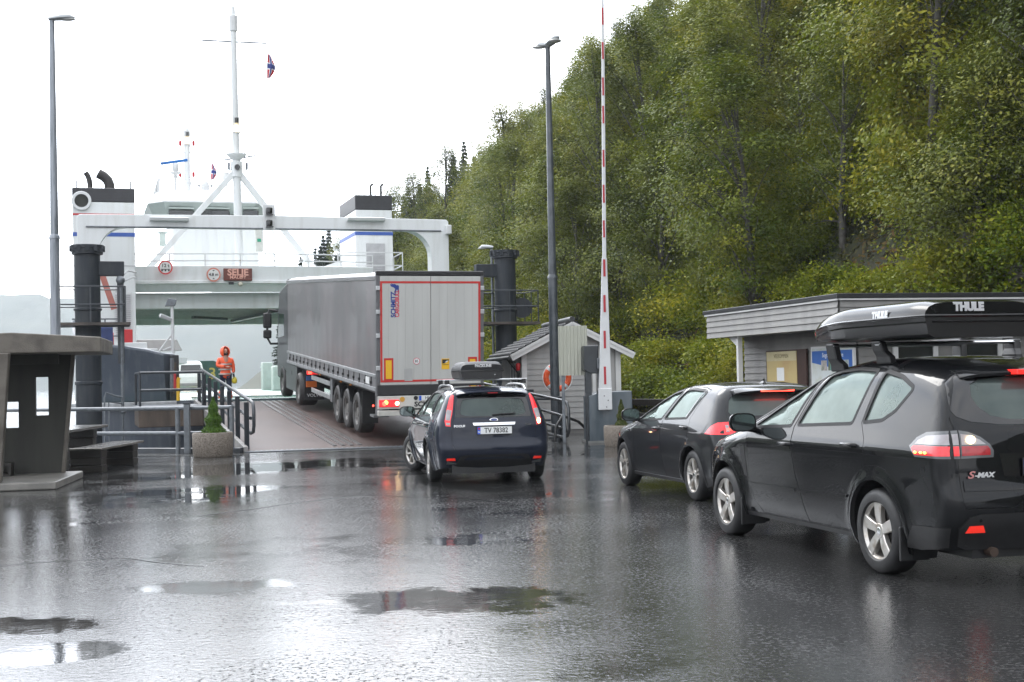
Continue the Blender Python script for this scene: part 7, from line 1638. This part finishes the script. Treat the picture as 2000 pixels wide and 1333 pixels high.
# ---- white gabled shed with a lifebuoy
def shed():
    u0, u1, s0, s1 = 11.35, 14.02, 34.9, 38.9; ze, zr = 2.22, 2.98; uc = (u0+u1)/2
    root = empty('shed', US(uc, s0), QA-radians(9), 'small pale gabled shed with dark tiled roof and lifebuoy on its front', 'shed')
    hw = (u1-u0)/2; L = 4.0; zw = 2.30
    zg = lambda x: zr-.02-(abs(x)/hw)*(zr-zw)
    # clapboard front: overlapping boards, each a wedge; stops under the gable
    b = MB(); bh = .15; z = .12
    while z < zr-.05:
        zt = min(z+bh, zr-.03); xm = hw if z < zw-.05 else hw*max(0, (zr-.02-z)/(zr-zw)); xt = hw if zt < zw-.05 else hw*max(.02, (zr-.02-zt)/(zr-zw))
        xr = min(xm, hw-.62) if z < zw else xm
        b.add([(-xm, -.028, z), (xr, -.028, z), (min(xt, xr), -.008, zt), (-xt, -.008, zt), (-xm, .0, z), (xr, 0, z)], [(0, 1, 2, 3), (0, 4, 5, 1)]); z += bh
    b.build('front_boards', CLADW, root, fix=False)
    b = MB()
    for i in range(5): x = hw-.62+i*.125; b.box(x+.004, x+.12, -.03, 0, .10, zg(x+.06)-.04)
    b.build('vertical_boards', CLADW, root, bevel=.006)
    b = MB(); b.add([(-hw, 0, 0), (hw, 0, 0), (hw, 0, zw), (0, 0, zr-.02), (-hw, 0, zw)]+[(-hw, L, 0), (hw, L, 0), (hw, L, zw), (0, L, zr-.02), (-hw, L, zw)], [(0, 1, 2, 3, 4), (9, 8, 7, 6, 5), (0, 4, 9, 5), (1, 6, 7, 2)]); b.build('wall', CLADD, root)
    b = MB(); z = .12
    while z < zw-.1: b.add([(-hw-.028, 0, z), (-hw-.028, L, z), (-hw-.008, L, z+bh), (-hw-.008, 0, z+bh), (-hw, 0, z), (-hw, L, z)], [(0, 1, 2, 3), (0, 4, 5, 1)]); z += bh
    b.build('side_boards', CLAD, root, fix=False)
    for x0, x1 in ((-hw-.04, -hw+.10), (hw-.10, hw+.04), (.58, .67)): b = MB(); b.box(x0, x1, -.045, -.028, .05, zw-.05); b.build('corner_board', TRIM, root)
    # roof: two tiled slopes with overhang, barge boards
    ov = .36; sl = (zr-zw)/hw
    for sg in (-1, 1):
        b = MB(); n = 34; m = 9; vs = []; fs = []
        for j in range(m+1):
            for i in range(n+1):
                t = j/m; x = sg*(hw+ov)*(1-t); y = -.32+(L+.6)*i/n; z_ = zr+.08-(hw+ov)*(1-t)*sl
                vs.append((x, y, z_+.022*abs(sin(i*pi/2))+(.035 if True else 0)))
        # stepped courses
        vv = []; ff = []
        for j in range(m):
            b0 = len(vv)
            for k, dz in ((j, .045), (j+1, .0)):
                for i in range(n*2+1):
                    t = k/m; x = sg*(hw+ov)*(1-t); y = -.32+(L+.6)*i/(2*n); vv.append((x, y, zr+.06-(hw+ov)*(1-t)*sl+dz+.020*cos(i*pi/2)))
            N_ = n*2+1; ff += [(b0+i, b0+i+1, b0+N_+i+1, b0+N_+i) for i in range(n*2)]
            b0 = len(vv); t = j/m; x = sg*(hw+ov)*(1-t)
            for dz in (.045, -.01):
                for i in range(n*2+1): y = -.32+(L+.6)*i/(2*n); vv.append((x, y, zr+.06-(hw+ov)*(1-t)*sl+dz+.02*cos(i*pi/2)*(1 if dz > 0 else 0)))
            ff += [(b0+i, b0+i+1, b0+N_+i+1, b0+N_+i) for i in range(n*2)]
        b.add(vv, ff); b.build('roof', mat('dark_roof_tile', (.016, .017, .019), .6, spec=.25, var=.3, vscale=12), root, fix=False, smooth=30)
        b = MB(); b.add([(0, -.30, zr+.045), (sg*(hw+ov), -.30, zr+.045-(hw+ov)*sl), (sg*(hw+ov), L+.26, zr+.045-(hw+ov)*sl), (0, L+.26, zr+.045)], [(0, 1, 2, 3)]); b.build('soffit', TRIM, root, fix=False)
        b = MB(); b.bar((sg*-.0, -.32, zr-.03), (sg*(hw+ov), -.32, zr-.03-(hw+ov)*sl), .035, .17); b.bar((0, -.345, zr+.03), (sg*(hw+ov), -.345, zr+.03-(hw+ov)*sl), .03, .07); b.build('barge_board', TRIM, root)
    b = MB(); b.tube([(-hw-ov-.04, -.3, zr-.02-(hw+ov)*sl), (-hw-ov-.04, L+.25, zr-.02-(hw+ov)*sl)], .05, 8); b.tube([(-hw-ov-.04, .1, zr-.05-(hw+ov)*sl), (-hw-.1, .1, zr-.45-(hw+ov)*sl), (-hw-.06, .1, .1)], .04, 8); b.build('gutter', BLACKP, root, smooth=50)
    b = MB(); b.tube([(0, -.3, zr+.13), (0, L+.26, zr+.13)], .08, 8); b.build('ridge_cap', FELT, root, smooth=50)
    b = MB(); b.box(-hw-.05, -hw-.02, 1.0, 1.9, 1.0, 1.9); wi = b.build('window', WINDK, root); b = MB()
    for y in (.95, 1.43, 1.9): b.box(-hw-.07, -hw-.03, y, y+.06, .95, 1.95)
    for zz in (.95, 1.9): b.box(-hw-.068, -hw-.03, .95, 1.96, zz, zz+.06)
    b.build('frame', TRIM, wi)
    b = MB(); b.lathe([(.05, 0), (.06, .05), (.06, .16), (.04, .2)], 10, (-hw-.15, -.1, 1.75)); b.build('red_lamp', REDP, root, smooth=40)
    b = MB(); b.bar((.75, -.06, .05), (.75, -.06, zw-.3), .07, .05); b.build('pipe', GREYST, root)
    # lifebuoy on the front wall: its own thing
    p = P(1088, 738, 35.9); lb = empty('lifebuoy', (p.x, p.y-.22, p.z), QA-radians(9), 'orange and white lifebuoy hanging on the shed front behind the dark pole', 'lifebuoy')
    R_, r_ = .30, .075
    def seg(a0, a1, mm, nm):
        b = MB(); n = 14; secs = [[Vector(((R_+r_*cos(q))*cos(a), r_*.8*sin(q), (R_+r_*cos(q))*sin(a))) for q in np.linspace(0, 2*pi, 12, endpoint=False)] for a in np.linspace(radians(a0), radians(a1), n)]
        b.loft(secs); b.build(nm, mm, lb, smooth=50)
    for k in range(4): seg(k*90-38+45-45, k*90+38, ORANGE, 'orange_segment'); seg(k*90+38, k*90+52, WHITE2, 'white_band')
    b = MB(); b.tube([((R_+r_+.02)*cos(a), -.03, (R_+r_+.02)*sin(a)) for a in np.linspace(0, 2*pi, 40)], .010, 5); b.build('grab_rope', PLATEW, lb, smooth=50)
shed()

# ---- grey waiting kiosk with deep board fascia and information boards
def kiosk():
    an = radians(14); fv = Vector((-sin(an), cos(an), 0)); rv = Vector((cos(an), sin(an), 0)); cor = Vector((6.0, 24.8, 0))
    root = empty('kiosk', cor, an, 'flat roofed grey boarded kiosk with information boards, behind the dark cars', 'kiosk')   # x right along its front, y back along its left side
    z0, z1 = 2.36, 2.86; Lx, Ly = 7.0, 6.3
    def boards(p0, p1, nrm, nm, m):
        b = MB(); n = 4; h = (z1-z0)/n; nv = Vector(nrm); P0 = Vector(p0); P1 = Vector(p1)
        for i in range(n):
            za, zb_ = z0+i*h, z0+(i+1)*h
            b.add([P0+nv*.045+Vector((0, 0, za)), P1+nv*.045+Vector((0, 0, za)), P1+nv*.02+Vector((0, 0, zb_)), P0+nv*.02+Vector((0, 0, zb_)), P0+Vector((0, 0, za)), P1+Vector((0, 0, za))], [(0, 1, 2, 3), (0, 4, 5, 1)])
        b.build(nm, m, root, fix=False)
    boards((0, 0, 0), (0, Ly, 0), (-1, 0, 0), 'fascia_boards', CLAD); boards((0, 0, 0), (Lx, 0, 0), (0, -1, 0), 'fascia_boards', CLAD)
    b = MB(); b.box(0, Lx, 0, Ly, z0+.01, z1); b.build('roof_slab', CLADD, root)
    b = MB(); b.box(-.07, -.03, -.07, Ly+.05, z1-.0, z1+.035); b.box(-.07, Lx, -.07, -.03, z1-.0, z1+.034); b.build('white_edge', TRIM, root)
    b = MB(); b.box(-.09, Lx+.1, -.09, Ly+.1, z1+.036, z1+.125); b.build('roof_felt', FELT, root, bevel=.01)
    # enclosed part (front two thirds), open porch at the far end with a post
    b = MB(); b.box(.75, Lx-.4, .75, Ly-.35, 0, z0); b.build('wall', CLADD, root)
    b = MB(); z = .1
    while z < z0-.08:
        b.add([(.705, .75, z), (.705, Ly-.35, z), (.73, Ly-.35, z+.145), (.73, .75, z+.145), (.75, .75, z), (.75, Ly-.35, z)], [(0, 1, 2, 3), (0, 4, 5, 1)])
        b.add([(.75, .705, z), (Lx-.4, .705, z), (Lx-.4, .73, z+.145), (.75, .73, z+.145), (.75, .75, z), (Lx-.4, .75, z)], [(0, 1, 2, 3), (0, 4, 5, 1)]); z += .145
    b.build('wall_boards', CLAD, root, fix=False)
    b = MB(); b.box(.05, .15, Ly-1.55, Ly-1.45, 0, z0); b.add([(.1, Ly-1.45, z0), (.1, Ly-.9, z0), (.1, Ly-1.45, z0-.25)], [(0, 1, 2)]); b.build('porch_post', TRIM, root)
    # windows on the front, white frames
    for x in (1.55, 2.95):
        b = MB(); b.box(x, x+.75, .69, .72, 1.35, 2.08); w = b.build('window', WINDK, root); b = MB()
        b.box(x-.10, x, .66, .70, 1.25, 2.18); b.box(x+.75, x+.85, .66, .70, 1.25, 2.18); b.box(x, x+.75, .66, .70, 2.08, 2.18); b.box(x, x+.75, .66, .70, 1.25, 1.35); b.box(x-.14, x+.89, .64, .69, 2.185, 2.23); b.build('frame', TRIM, w)
    # information boards on the left wall: flat boards facing -x, reading towards -y... built facing the queue
    n = Vector((-1, 0, 0)); a = Vector((0, -1, 0))
    def board(y1, y0, za, zb_, m, nm, x=.66):
        b = MB(); b.box(x, x+.04, y0, y1, za, zb_); return b.build(nm, m, root)
    fx = lambda py, zz: None
    BR = mat('board_brown_frame', (.045, .018, .012), .45, var=.2); OC = mat('old_yellow_board', (.50, .39, .17), .5, vscale=1.2, col2=(.44, .27, .12), thr=(.5, .75))
    yA1, yA0 = 4.60, 3.15
    f = board(yA1+.05, yA0-.42, 1.05, 2.03, BR, 'notice_board', .655); b = MB(); b.box(.645, .655, yA0, yA1, 1.08, 2.0); b.build('board_face', OC, f)
    b = MB(); b.box(.641, .645, yA0, yA1, 1.80, 2.0); b.build('board_header', mat('board_header_cream', (.55, .48, .28), .5), f); text('board_title', 'VELKOMMEN', mat('faded_ink', (.20, .16, .08), .6), .12, f, (.639, (yA0+yA1)/2, 1.90), (0, -1, 0), (0, 0, 1), .001, .0, sx=1.0)
    b = MB(); b.box(.641, .645, 3.75, 4.10, 1.38, 1.66); b.build('paper_notice', PLATEW, f); b = MB(); b.box(.641, .645, yA0+.03, yA0+.2, 1.10, 1.22); b.build('paper_notice', PLATEW, f)
    yB1, yB0 = 2.45, .78
    f = board(yB1+.06, yB0-.06, 1.0, 2.06, TRIM, 'map_board', .655)
    BLU = mat('poster_blue', (.02, .12, .42), .4, var=.15); b = MB(); b.box(.648, .655, yB0, yB1, 1.04, 2.02); b.build('poster', mat('poster_map', (.56, .60, .60), .4, vscale=4, col2=(.48, .50, .44)), f)
    b = MB(); b.prism([(yB0, 1.25), (yB0, 1.97), (yB1, 1.97), (yB1, 1.74), (yB0+.55, 1.60), (yB0+.25, 1.30)], (.645, 0, 0), (0, 1, 0), (0, 0, 1), (.003, 0, 0)); b.build('poster_band', BLU, f)
    text('poster_title', 'Sogn og Fjordane', PLATEW, .125, f, (.643, (yB0+yB1)/2-.05, 1.88), (0, -1, 0), (0, 0, 1), .001, .001)
    for i, c in enumerate(((.45, .40, .38), (.10, .25, .22), (.12, .18, .30), (.40, .42, .45))):
        y = yB1-.40-i*.30; b = MB(); b.box(.6425, .6445, y-.24, y, 1.58, 1.78); b.build('poster_photo', mat('poster_photo', c, .4, vscale=9, col2=(c[1]*.5, c[2]*.6, c[0]*.4), thr=(.4, .6)), f)
kiosk()

# ---- concrete shelter on the left
def shelter():
    root = empty('concrete_shelter', (-7.68, 23.1, 0), radians(12), 'weathered concrete shelter with slit windows and thick flat roof at the left edge', 'shelter')
    R_ = lambda px, py, d: root_inv @ P(px, py, d)
    M = Matrix.Translation((-7.68, 23.1, 0)) @ Matrix.Rotation(radians(12), 4, 'Z'); root_inv = M.inverted()
    # back panel: leaning trapezium with two slits, facing the road
    out = [(-2.2, .12), (-.02, .12), (.16, 2.12), (-2.2, 2.12)]
    h1 = [(-.92, .90), (-.70, .90), (-.70, 1.34), (-.92, 1.34)]; h2 = [(-.43, 1.10), (-.215, 1.10), (-.215, 1.75), (-.43, 1.75)]
    allp = out+h1+h2; ed = [(i, (i+1) % 4) for i in range(4)]+[(4+i, 4+(i+1) % 4) for i in range(4)]+[(8+i, 8+(i+1) % 4) for i in range(4)]
    r = geometry.delaunay_2d_cdt([Vector(p) for p in allp], ed, [], 0, 1e-5); V = [tuple(v) for v in r[0]]; T = []
    for f in r[2]:
        c = np.array([V[i] for i in f]).mean(0)[None]
        if inpoly(c, out)[0] and not inpoly(c, h1)[0] and not inpoly(c, h2)[0]: T.append(tuple(f))
    n = len(V); th = .16; vs = [(x, 0, z) for x, z in V]+[(x, th, z) for x, z in V]; fs = T+[tuple(i+n for i in f[::-1]) for f in T]
    idx = {tuple(np.round(v, 4)): i for i, v in enumerate(V)}
    for lp in (out, h1, h2):
        q = [idx[tuple(np.round(p, 4))] for p in lp]
        for i in range(4): a, b_ = q[i], q[(i+1) % 4]; fs.append((a, b_, b_+n, a+n))
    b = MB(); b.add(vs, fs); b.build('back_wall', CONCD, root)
    b = MB(); b.prism([(-.02, .12), (.035, .12), (.215, 2.12), (.16, 2.12)], (0, -.02, 0), (1, 0, 0), (0, 0, 1), (0, th+.04, 0)); b.build('end_post', CONC, root, bevel=.012)
    # near left wall (seen edge-on), leaning outwards too
    b = MB(); b.prism([(-1.02, .12), (-.68, .12), (-.54, 2.12), (-.98, 2.12)], (0, -2.1, 0), (1, 0, 0), (0, 0, 1), (0, .22, 0)); b.build('front_post', CONC, root, bevel=.015)
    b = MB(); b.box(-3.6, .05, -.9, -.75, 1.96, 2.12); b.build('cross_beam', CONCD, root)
    # roof slab: low pitched, thick edge
    b = MB(); prof = [(-3.6, 2.12), (.80, 2.12), (.80, 2.36), (-.55, 2.45), (-3.6, 2.32)]
    b.prism(prof, (0, -1.75, 0), (1, 0, 0), (0, 0, 1), (0, 2.35, 0)); b.build('roof_slab', CONC, root, bevel=.02)
    b = MB(); b.prism([(-3.4, -2.4), (.15, -2.2), (.30, .35), (-3.4, .35)], (0, 0, .0), (1, 0, 0), (0, 1, 0), (0, 0, .12)); b.build('floor_slab', mat('wet_floor_slab', (.21, .20, .18), .3, vscale=3, col2=(.13, .125, .115), bump=.15, bscale=50), root, bevel=.02)
    b = MB(); b.box(-1.2, -.75, -.55, -.2, .12, .16); 
    for x in (-1.18, -.98, -.80): b.box(x, x+.05, -.55, -.2, .16, .30)
    b.box(-1.2, -.75, -.55, -.2, .30, .34); b.build('wooden_crate', WOODD, root)
shelter()

# ---- picnic table with bench of stacked timbers, quay rail, planters
def picnic():
    root = empty('picnic_table', (-8.27, 24.9, 0), radians(4), 'dark heavy timber picnic table with wet top beside the concrete shelter', 'picnic table')
    b = MB()
    for k in range(4): b.box(-.86+k*.215, -.86+k*.215+.208, 0, 3.7, .71, .765)
    b.build('table_top', PLANK, root, bevel=.008)
    for y in (.5, 2.7):
        b = MB()
        for k in range(4): b.box(-.72-.015*(k % 2), -.10+.015*(k % 2), y+.01*k, y+.34, .01+k*.172, .180+k*.172)
        b.build('table_leg', WOODD, root, bevel=.012)
    r2 = empty('bench', (-7.72, 24.5, 0), radians(1), 'dark timber bench with thick block legs right of the picnic table', 'bench')
    b = MB(); b.box(-.30, -.01, -.05, 2.95, .415, .46); b.box(.0, .29, -.02, 2.97, .415, .46); b.build('seat', PLANK, r2, bevel=.008)
    for y in (.1, 2.3):
        b = MB()
        for k in range(3): b.box(-.33+.012*(k % 2), .25-.01*(k % 2), y, y+.36, .005+k*.137, .140+k*.137)
        b.build('leg', WOODD, r2, bevel=.01)
picnic()
def pipe_rail():
    a = G(485, 886)+Vector((-.05, .25, 0)); m_ = G(362, 887)+Vector((0, .15, 0)); e = US(-5.5, 38.0)
    root = empty('pipe_railing', (a.x, a.y, 0), 0, 'grey two bar pipe railing along the quay edge left of the ramp', 'railing'); o = Vector((a.x, a.y, 0))
    ks = [US(3.15, 31.15), US(2.25, 31.5), US(-.45, 33.8), US(-5.5, 38.2)]
    for z in (1.03, .46):
        b = MB(); b.tube([k-o+Vector((0, 0, z)) for k in ks], .045, 8); b.build('rail', GREYST, root, smooth=50)
    for u, s in ((3.15, 31.15), (2.0, 31.72), (-.45, 33.8), (-2.4, 35.5), (-4.4, 37.2)):
        b = MB(); k = US(u, s)-o; b.tube([k, k+Vector((0, 0, 1.06))], .055, 10); b.build('post', GREYST, root, smooth=50)
pipe_rail()
k = US(1.95, 31.5); r_ = empty('bollard_post', (k.x+.25, k.y, 0), 0, 'taller grey steel post with square cap beside the planter by the railing', 'post'); b = MB(); b.bar((0, 0, 0), (0, 0, 1.12), .13, .13); b.build('post', GREYST, r_, bevel=.015); b = MB(); b.box(-.075, .075, -.075, .075, 1.12, 1.15); b.build('cap', DGREY, r_)

def right_rail():
    # looped railing that comes down the right side of the ramp towards the barrier
    root = empty('loop_railing', US(11.0, 31.0), QA, 'dark looped pipe railing in front of the shed, right of the ramp', 'railing'); c = lambda u, s, z: Vector((u-11.0, s-31.0, z))
    PK = mat('wet_dark_pipe', (.10, .105, .11), .25, metal=.4, var=.4, vscale=8)
    for z0, z1, e in ((1.05, .98, .0), (.72, .62, .12), (.40, .32, .12), (.12, .10, .0)):
        b = MB(); b.tube([c(10.75, 36.4, z0+.25), c(10.85, 33, z0+.1), c(11.0, 30.9+e, z1)], .042, 8); b.build('rail', PK, root, smooth=50)
    b = MB(); b.tube([c(11.0, 30.95, .98), c(11.02, 30.7, .94), c(11.03, 30.6, .8), c(11.03, 30.6, .28), c(11.02, 30.7, .14), c(11.0, 30.95, .10)], .042, 8); b.build('loop', PK, root, smooth=50)
    b = MB(); b.tube([c(11.0, 31.0, .62), c(11.01, 30.85, .58), c(11.01, 30.85, .38), c(11.0, 31.0, .32)], .038, 8); b.build('loop', PK, root, smooth=50)
    for u, s, h in ((11.05, 31.25, 1.08), (10.9, 33.2, 1.25), (10.78, 35.8, 1.35)):
        b = MB(); b.bar(c(u+.03, s, 0), c(u+.03, s, h), .16, .12); b.build('post', TOWER, root, bevel=.01)
    b = MB(); b.tube([c(10.0, 34.5, 1.0), c(10.0, 34.5, 1.02), c(11.9, 33.4, .98), c(11.95, 33.4, .1)], .04, 8); b.tube([c(10.2, 34.4, .45), c(11.95, 33.4, .42)], .03, 8); b.build('cross_rail', DGREY, root, smooth=50)
    b = MB(); b.tube([c(10.7, 30.7, .02), c(10.75, 30.75, .35), c(11.0, 30.95, .62), c(11.5, 31.2, .45), c(11.9, 31.3, .1)], .035, 8); b.build('hose', BLACKP, root, smooth=50)
right_rail()

AGG = mat('aggregate_concrete', (.24, .205, .17), .7, vscale=45, col2=(.085, .07, .055), bump=.6, bscale=55)
def planter(px, py, d, r, h, label, shrub_label, sh, sr, m=LEAFT):
    g = P(px, py, d); root = empty('planter', (g.x, g.y, 0), 0, label, 'planter')
    b = MB(); b.lathe([(r*.93, 0), (r*.97, .03), (r, h*.5), (r, h-.03), (r-.02, h), (r-.07, h), (r-.08, h-.07), (.01, h-.07)], 40); b.build('tub', AGG, root, smooth=35)
    b = MB(); b.lathe([(r-.08, h-.08), (.01, h-.05)], 20, cap=False); b.build('soil', mat('dark_soil', (.02, .016, .012), .9), root)
    s = empty('conifer_shrub', (g.x+.02, g.y, h-.06), 0, shrub_label, 'shrub'); n = 9000
    t = rng.random(n)**1.3; z = t*sh; rr = sr*(1-t)**.75*(1+.18*np.sin(t*19)+.1*rng.normal(size=n))*(1-.45*rng.random(n)**3); a = rng.random(n)*2*pi
    cen = np.stack([rr*np.cos(a), rr*np.sin(a), z+.02], 1); nor = unit(n)*.8+np.stack([np.cos(a), np.sin(a), a*0+.4], 1)
    nor /= np.linalg.norm(nor, axis=1)[:, None]; cl = np.clip(.35+.35*np.sin(a*7+z*23)*.5+rng.normal(0, .12, n), 0, 1)
    b = MB(); b.tube([(0, 0, -.02), (0, 0, sh*.9)], [.03, .006], 6); b.build('stem', BARK, s); leaf_mesh('foliage', cen, nor, .020*(.7+.8*rng.random(n)), cl, m, .4, s)
planter(416, 893, 29.4, .435, .52, 'round speckled concrete planter by the railing left of the ramp', 'bright green cone shaped conifer in the round concrete planter', .80, .215)
planter(1213, 868, 30.2, .38, .46, 'concrete planter beside the barrier cabinet, half hidden by the hatchback', 'thin half brown conifer in the planter beside the barrier cabinet', .60, .12, leaf_mat('browning_conifer', (.05, .07, .015), (.09, .10, .025), (.20, .09, .04), .2))
# low dark fence behind the hatchback
def low_fence():
    root = empty('wooden_fence', US(13.2, 32.0), QA-radians(75), 'low dark board fence beyond the barrier at the foot of the bushes', 'fence')
    for k in range(5):
        b = MB(); b.bar((k*1.3, 0, 0), (k*1.3, 0, .95), .1, .1); b.build('post', WOODD, root, bevel=.01)
    for z in (.45, .80):
        b = MB(); b.box(-.1, 5.4, -.08, -.05, z, z+.16); b.build('board', WOODD, root, bevel=.008)
low_fence()
# ================================================================== deck hand in orange rain gear
def skin_body(name, joints, links, m, parent, sub=2):
    """joints {name: (xyz, radius)} -> one continuous skinned surface"""
    nm = list(joints); me = bpy.data.meshes.new(name); me.from_pydata([joints[k][0] for k in nm], [(nm.index(a), nm.index(b)) for a, b in links], [])
    o = bpy.data.objects.new(name, me); COL.objects.link(o); o.parent = parent
    sk = o.modifiers.new('skin', 'SKIN'); sk.use_smooth_shade = True; sk.branch_smoothing = .6
    for i, k in enumerate(nm):
        r = joints[k][1]; me.skin_vertices[0].data[i].radius = r if isinstance(r, tuple) else (r, r)
        me.skin_vertices[0].data[i].use_root = (i == 0)
    s = o.modifiers.new('sub', 'SUBSURF'); s.levels = sub; s.render_levels = sub; me.materials.append(m); return o
def person():
    g = US(4.42, 45.42, .945)
    root = empty('person', g, QA+radians(12), 'person in orange hooded rain jacket and dark trousers standing at the ramp end', 'person')
    OJ = mat('orange_rain_jacket', (.95, .13, .04), .42, var=.18, vscale=9, bump=.25, bscale=14); NV = mat('navy_trousers', (.010, .020, .055), .6, var=.3, vscale=10); SK = mat('skin', (.45, .24, .17), .5, var=.1); BT = mat('black_boot', (.012, .012, .013), .4)
    REF = mat('reflective_band', (.55, .52, .48), .3, metal=.3); GL = mat('dark_glove', (.015, .015, .018), .6)
    # body under the clothes: pelvis first, then torso, neck, head, legs (figure faces -y, towards the ramp)
    J = dict(pelvis=((0, 0, .95), (.15, .11)), waist=((0, 0, 1.12), (.15, .11)), chest=((0, .01, 1.36), (.18, .12)), neck=((0, 0, 1.54), .06), head=((0, -.02, 1.66), (.085, .10)), crown=((0, -.01, 1.76), (.06, .07)),
             hipL=((.09, 0, .88), .095), kneeL=((.11, -.03, .50), .065), ankL=((.13, .01, .10), .048), hipR=((-.09, 0, .88), .095), kneeR=((-.10, .05, .50), .065), ankR=((-.13, .14, .10), .048))
    lk = [('pelvis', 'waist'), ('waist', 'chest'), ('chest', 'neck'), ('neck', 'head'), ('head', 'crown'), ('pelvis', 'hipL'), ('hipL', 'kneeL'), ('kneeL', 'ankL'), ('pelvis', 'hipR'), ('hipR', 'kneeR'), ('kneeR', 'ankR')]
    bd = skin_body('body', J, lk, SK, root)
    # trousers
    T = dict(p=((0, 0, .96), (.16, .125)), hl=((.095, 0, .86), .115), kl=((.115, -.03, .50), .085), al=((.13, .01, .14), .075), hr=((-.095, 0, .86), .115), kr=((-.105, .05, .50), .085), ar=((-.13, .14, .14), .075))
    skin_body('trousers', T, [('p', 'hl'), ('hl', 'kl'), ('kl', 'al'), ('p', 'hr'), ('hr', 'kr'), ('kr', 'ar')], NV, root)
    # orange bands on the lower legs (hi-vis overtrousers)
    for (x, y) in ((.125, .0), (-.122, .115)):
        b = MB(); b.lathe([(.088, 0), (.094, .10), (.090, .22), (.080, .24)], 16, (x, y, .12)); b.build('gaiter', OJ, root, smooth=50); b = MB(); b.lathe([(.096, .10), (.096, .15)], 16, (x, y, .13)); b.build('reflective_band', REF, root, smooth=50)
        b = MB(); b.loft([[Vector((x+a*.05*w, y-.05+yy, zz)) for a, zz in ((-1, 0), (1, 0), (1, h), (-1, h))] for yy, w, h in ((.12, .8, .12), (.0, 1.0, .13), (-.10, 1.0, .07), (-.18, .7, .05))]); b.build('boot', BT, root, bevel=.02)
    # jacket: long coat body, hood, sleeves; right arm bent across the belly, left arm hanging
    Jk = dict(mid=((0, 0, 1.12), (.205, .155)), hem=((0, .01, .74), (.22, .17)), ch=((0, .01, 1.38), (.215, .15)), nk=((0, .0, 1.55), (.10, .09)),
              shL=((.20, .01, 1.44), .085), elL=((.27, .03, 1.17), .068), wrL=((.26, -.03, .94), .055), shR=((-.20, .01, 1.44), .085), elR=((-.29, -.03, 1.19), .07), wrR=((-.09, -.21, 1.16), .055))
    jk = skin_body('jacket', Jk, [('mid', 'hem'), ('mid', 'ch'), ('ch', 'nk'), ('ch', 'shL'), ('shL', 'elL'), ('elL', 'wrL'), ('ch', 'shR'), ('shR', 'elR'), ('elR', 'wrR')], OJ, root)
    for z in (.90, 1.05, 1.22):
        b = MB(); n = 24; e = (.225-.012*(z > 1.1), .175-.01*(z > 1.1)); sc = [[Vector((cos(a)*(e[0]+.004), sin(a)*(e[1]+.004)+.005, zz)) for a in np.linspace(0, 2*pi, n, endpoint=False)] for zz in (z, z+.045)]; b.loft(sc, cap=False); b.build('reflective_band', REF, jk, smooth=60)
    # hood: shell open towards the face
    vs = []; fs = []; n, m_ = 20, 12
    for i in range(m_+1):
        th = pi*.02+pi*.80*i/m_
        for k in range(n+1):
            ph = radians(-52)+radians(284)*k/n; vs.append((.148*sin(th)*cos(ph), .02+.158*sin(th)*sin(ph), 1.655+.165*cos(th)))
    for i in range(m_):
        for k in range(n): a = i*(n+1)+k; fs.append((a, a+1, a+n+2, a+n+1))
    b = MB(); b.add(vs, fs); h = b.build('hood', OJ, jk, smooth=70, fix=False); so = h.modifiers.new('s', 'SOLIDIFY'); so.thickness = .018
    # face
    for x in (-.034, .034):
        b = MB(); b.ball((x, -.112, 1.675), .013); b.build('eye', BT, bd, smooth=60)
    b = MB(); b.ball((0, -.125, 1.645), .018, 8, 6, (.8, 1.2, 1.5)); b.build('nose', SK, bd, smooth=60); b = MB(); b.ball((0, -.108, 1.605), .022, 8, 6, (1.4, .5, .4)); b.build('mouth', mat('lips', (.30, .10, .08), .5), bd, smooth=60)
    b = MB(); b.ball((0, -.06, 1.58), .075, 12, 8, (.95, .75, .6)); b.build('beard', mat('dark_beard', (.03, .02, .016), .8), bd, smooth=60)
    # hands: palm and five fingers each
    def hand(o, d, up, m):
        o, d, up = Vector(o), Vector(d).normalized(), Vector(up).normalized(); s = d.cross(up).normalized(); b = MB()
        b.loft([[o+d*t+s*(a*w)+up*(c*.014) for a, c in ((-1, -1), (1, -1), (1, 1), (-1, 1))] for t, w in ((-.02, .030), (.04, .042), (.085, .040))])
        for k, L_ in enumerate((.068, .078, .072, .055)):
            p = o+d*.083+s*(.031-.0205*k); b.tube([p, p+d*L_*.45-up*.006, p+d*L_*.75-up*.022, p+d*L_*.9-up*.040], [.0095, .009, .0085, .006], 7)
        p = o+d*.02+s*.036; b.tube([p, p+s*.03+d*.025, p+s*.04+d*.055-up*.01], [.012, .010, .008], 7); b.build('hand', m, bd, smooth=50, bevel=0)
    hand((-.05, -.23, 1.16), (1, -.15, -.05), (0, -.3, 1), SK); hand((.26, -.045, .91), (.02, -.12, -1), (1, .1, 0), GL)
    # yellow bag held in the left hand: its own thing
    w = root.matrix_basis @ Vector((.275, -.06, .80)); bag = empty('yellow_pouch', w, QA, 'small yellow pouch held by the person in orange', 'pouch'); b = MB()
    b.loft([[Vector((cos(a)*r, sin(a)*r*.5, z)) for a in np.linspace(0, 2*pi, 12, endpoint=False)] for r, z in ((.03, .02), (.05, 0), (.085, -.06), (.09, -.13), (.06, -.19), (.02, -.20))]); b.build('bag', mat('yellow_plastic', (.75, .62, .05), .35), bag, smooth=60)
person()
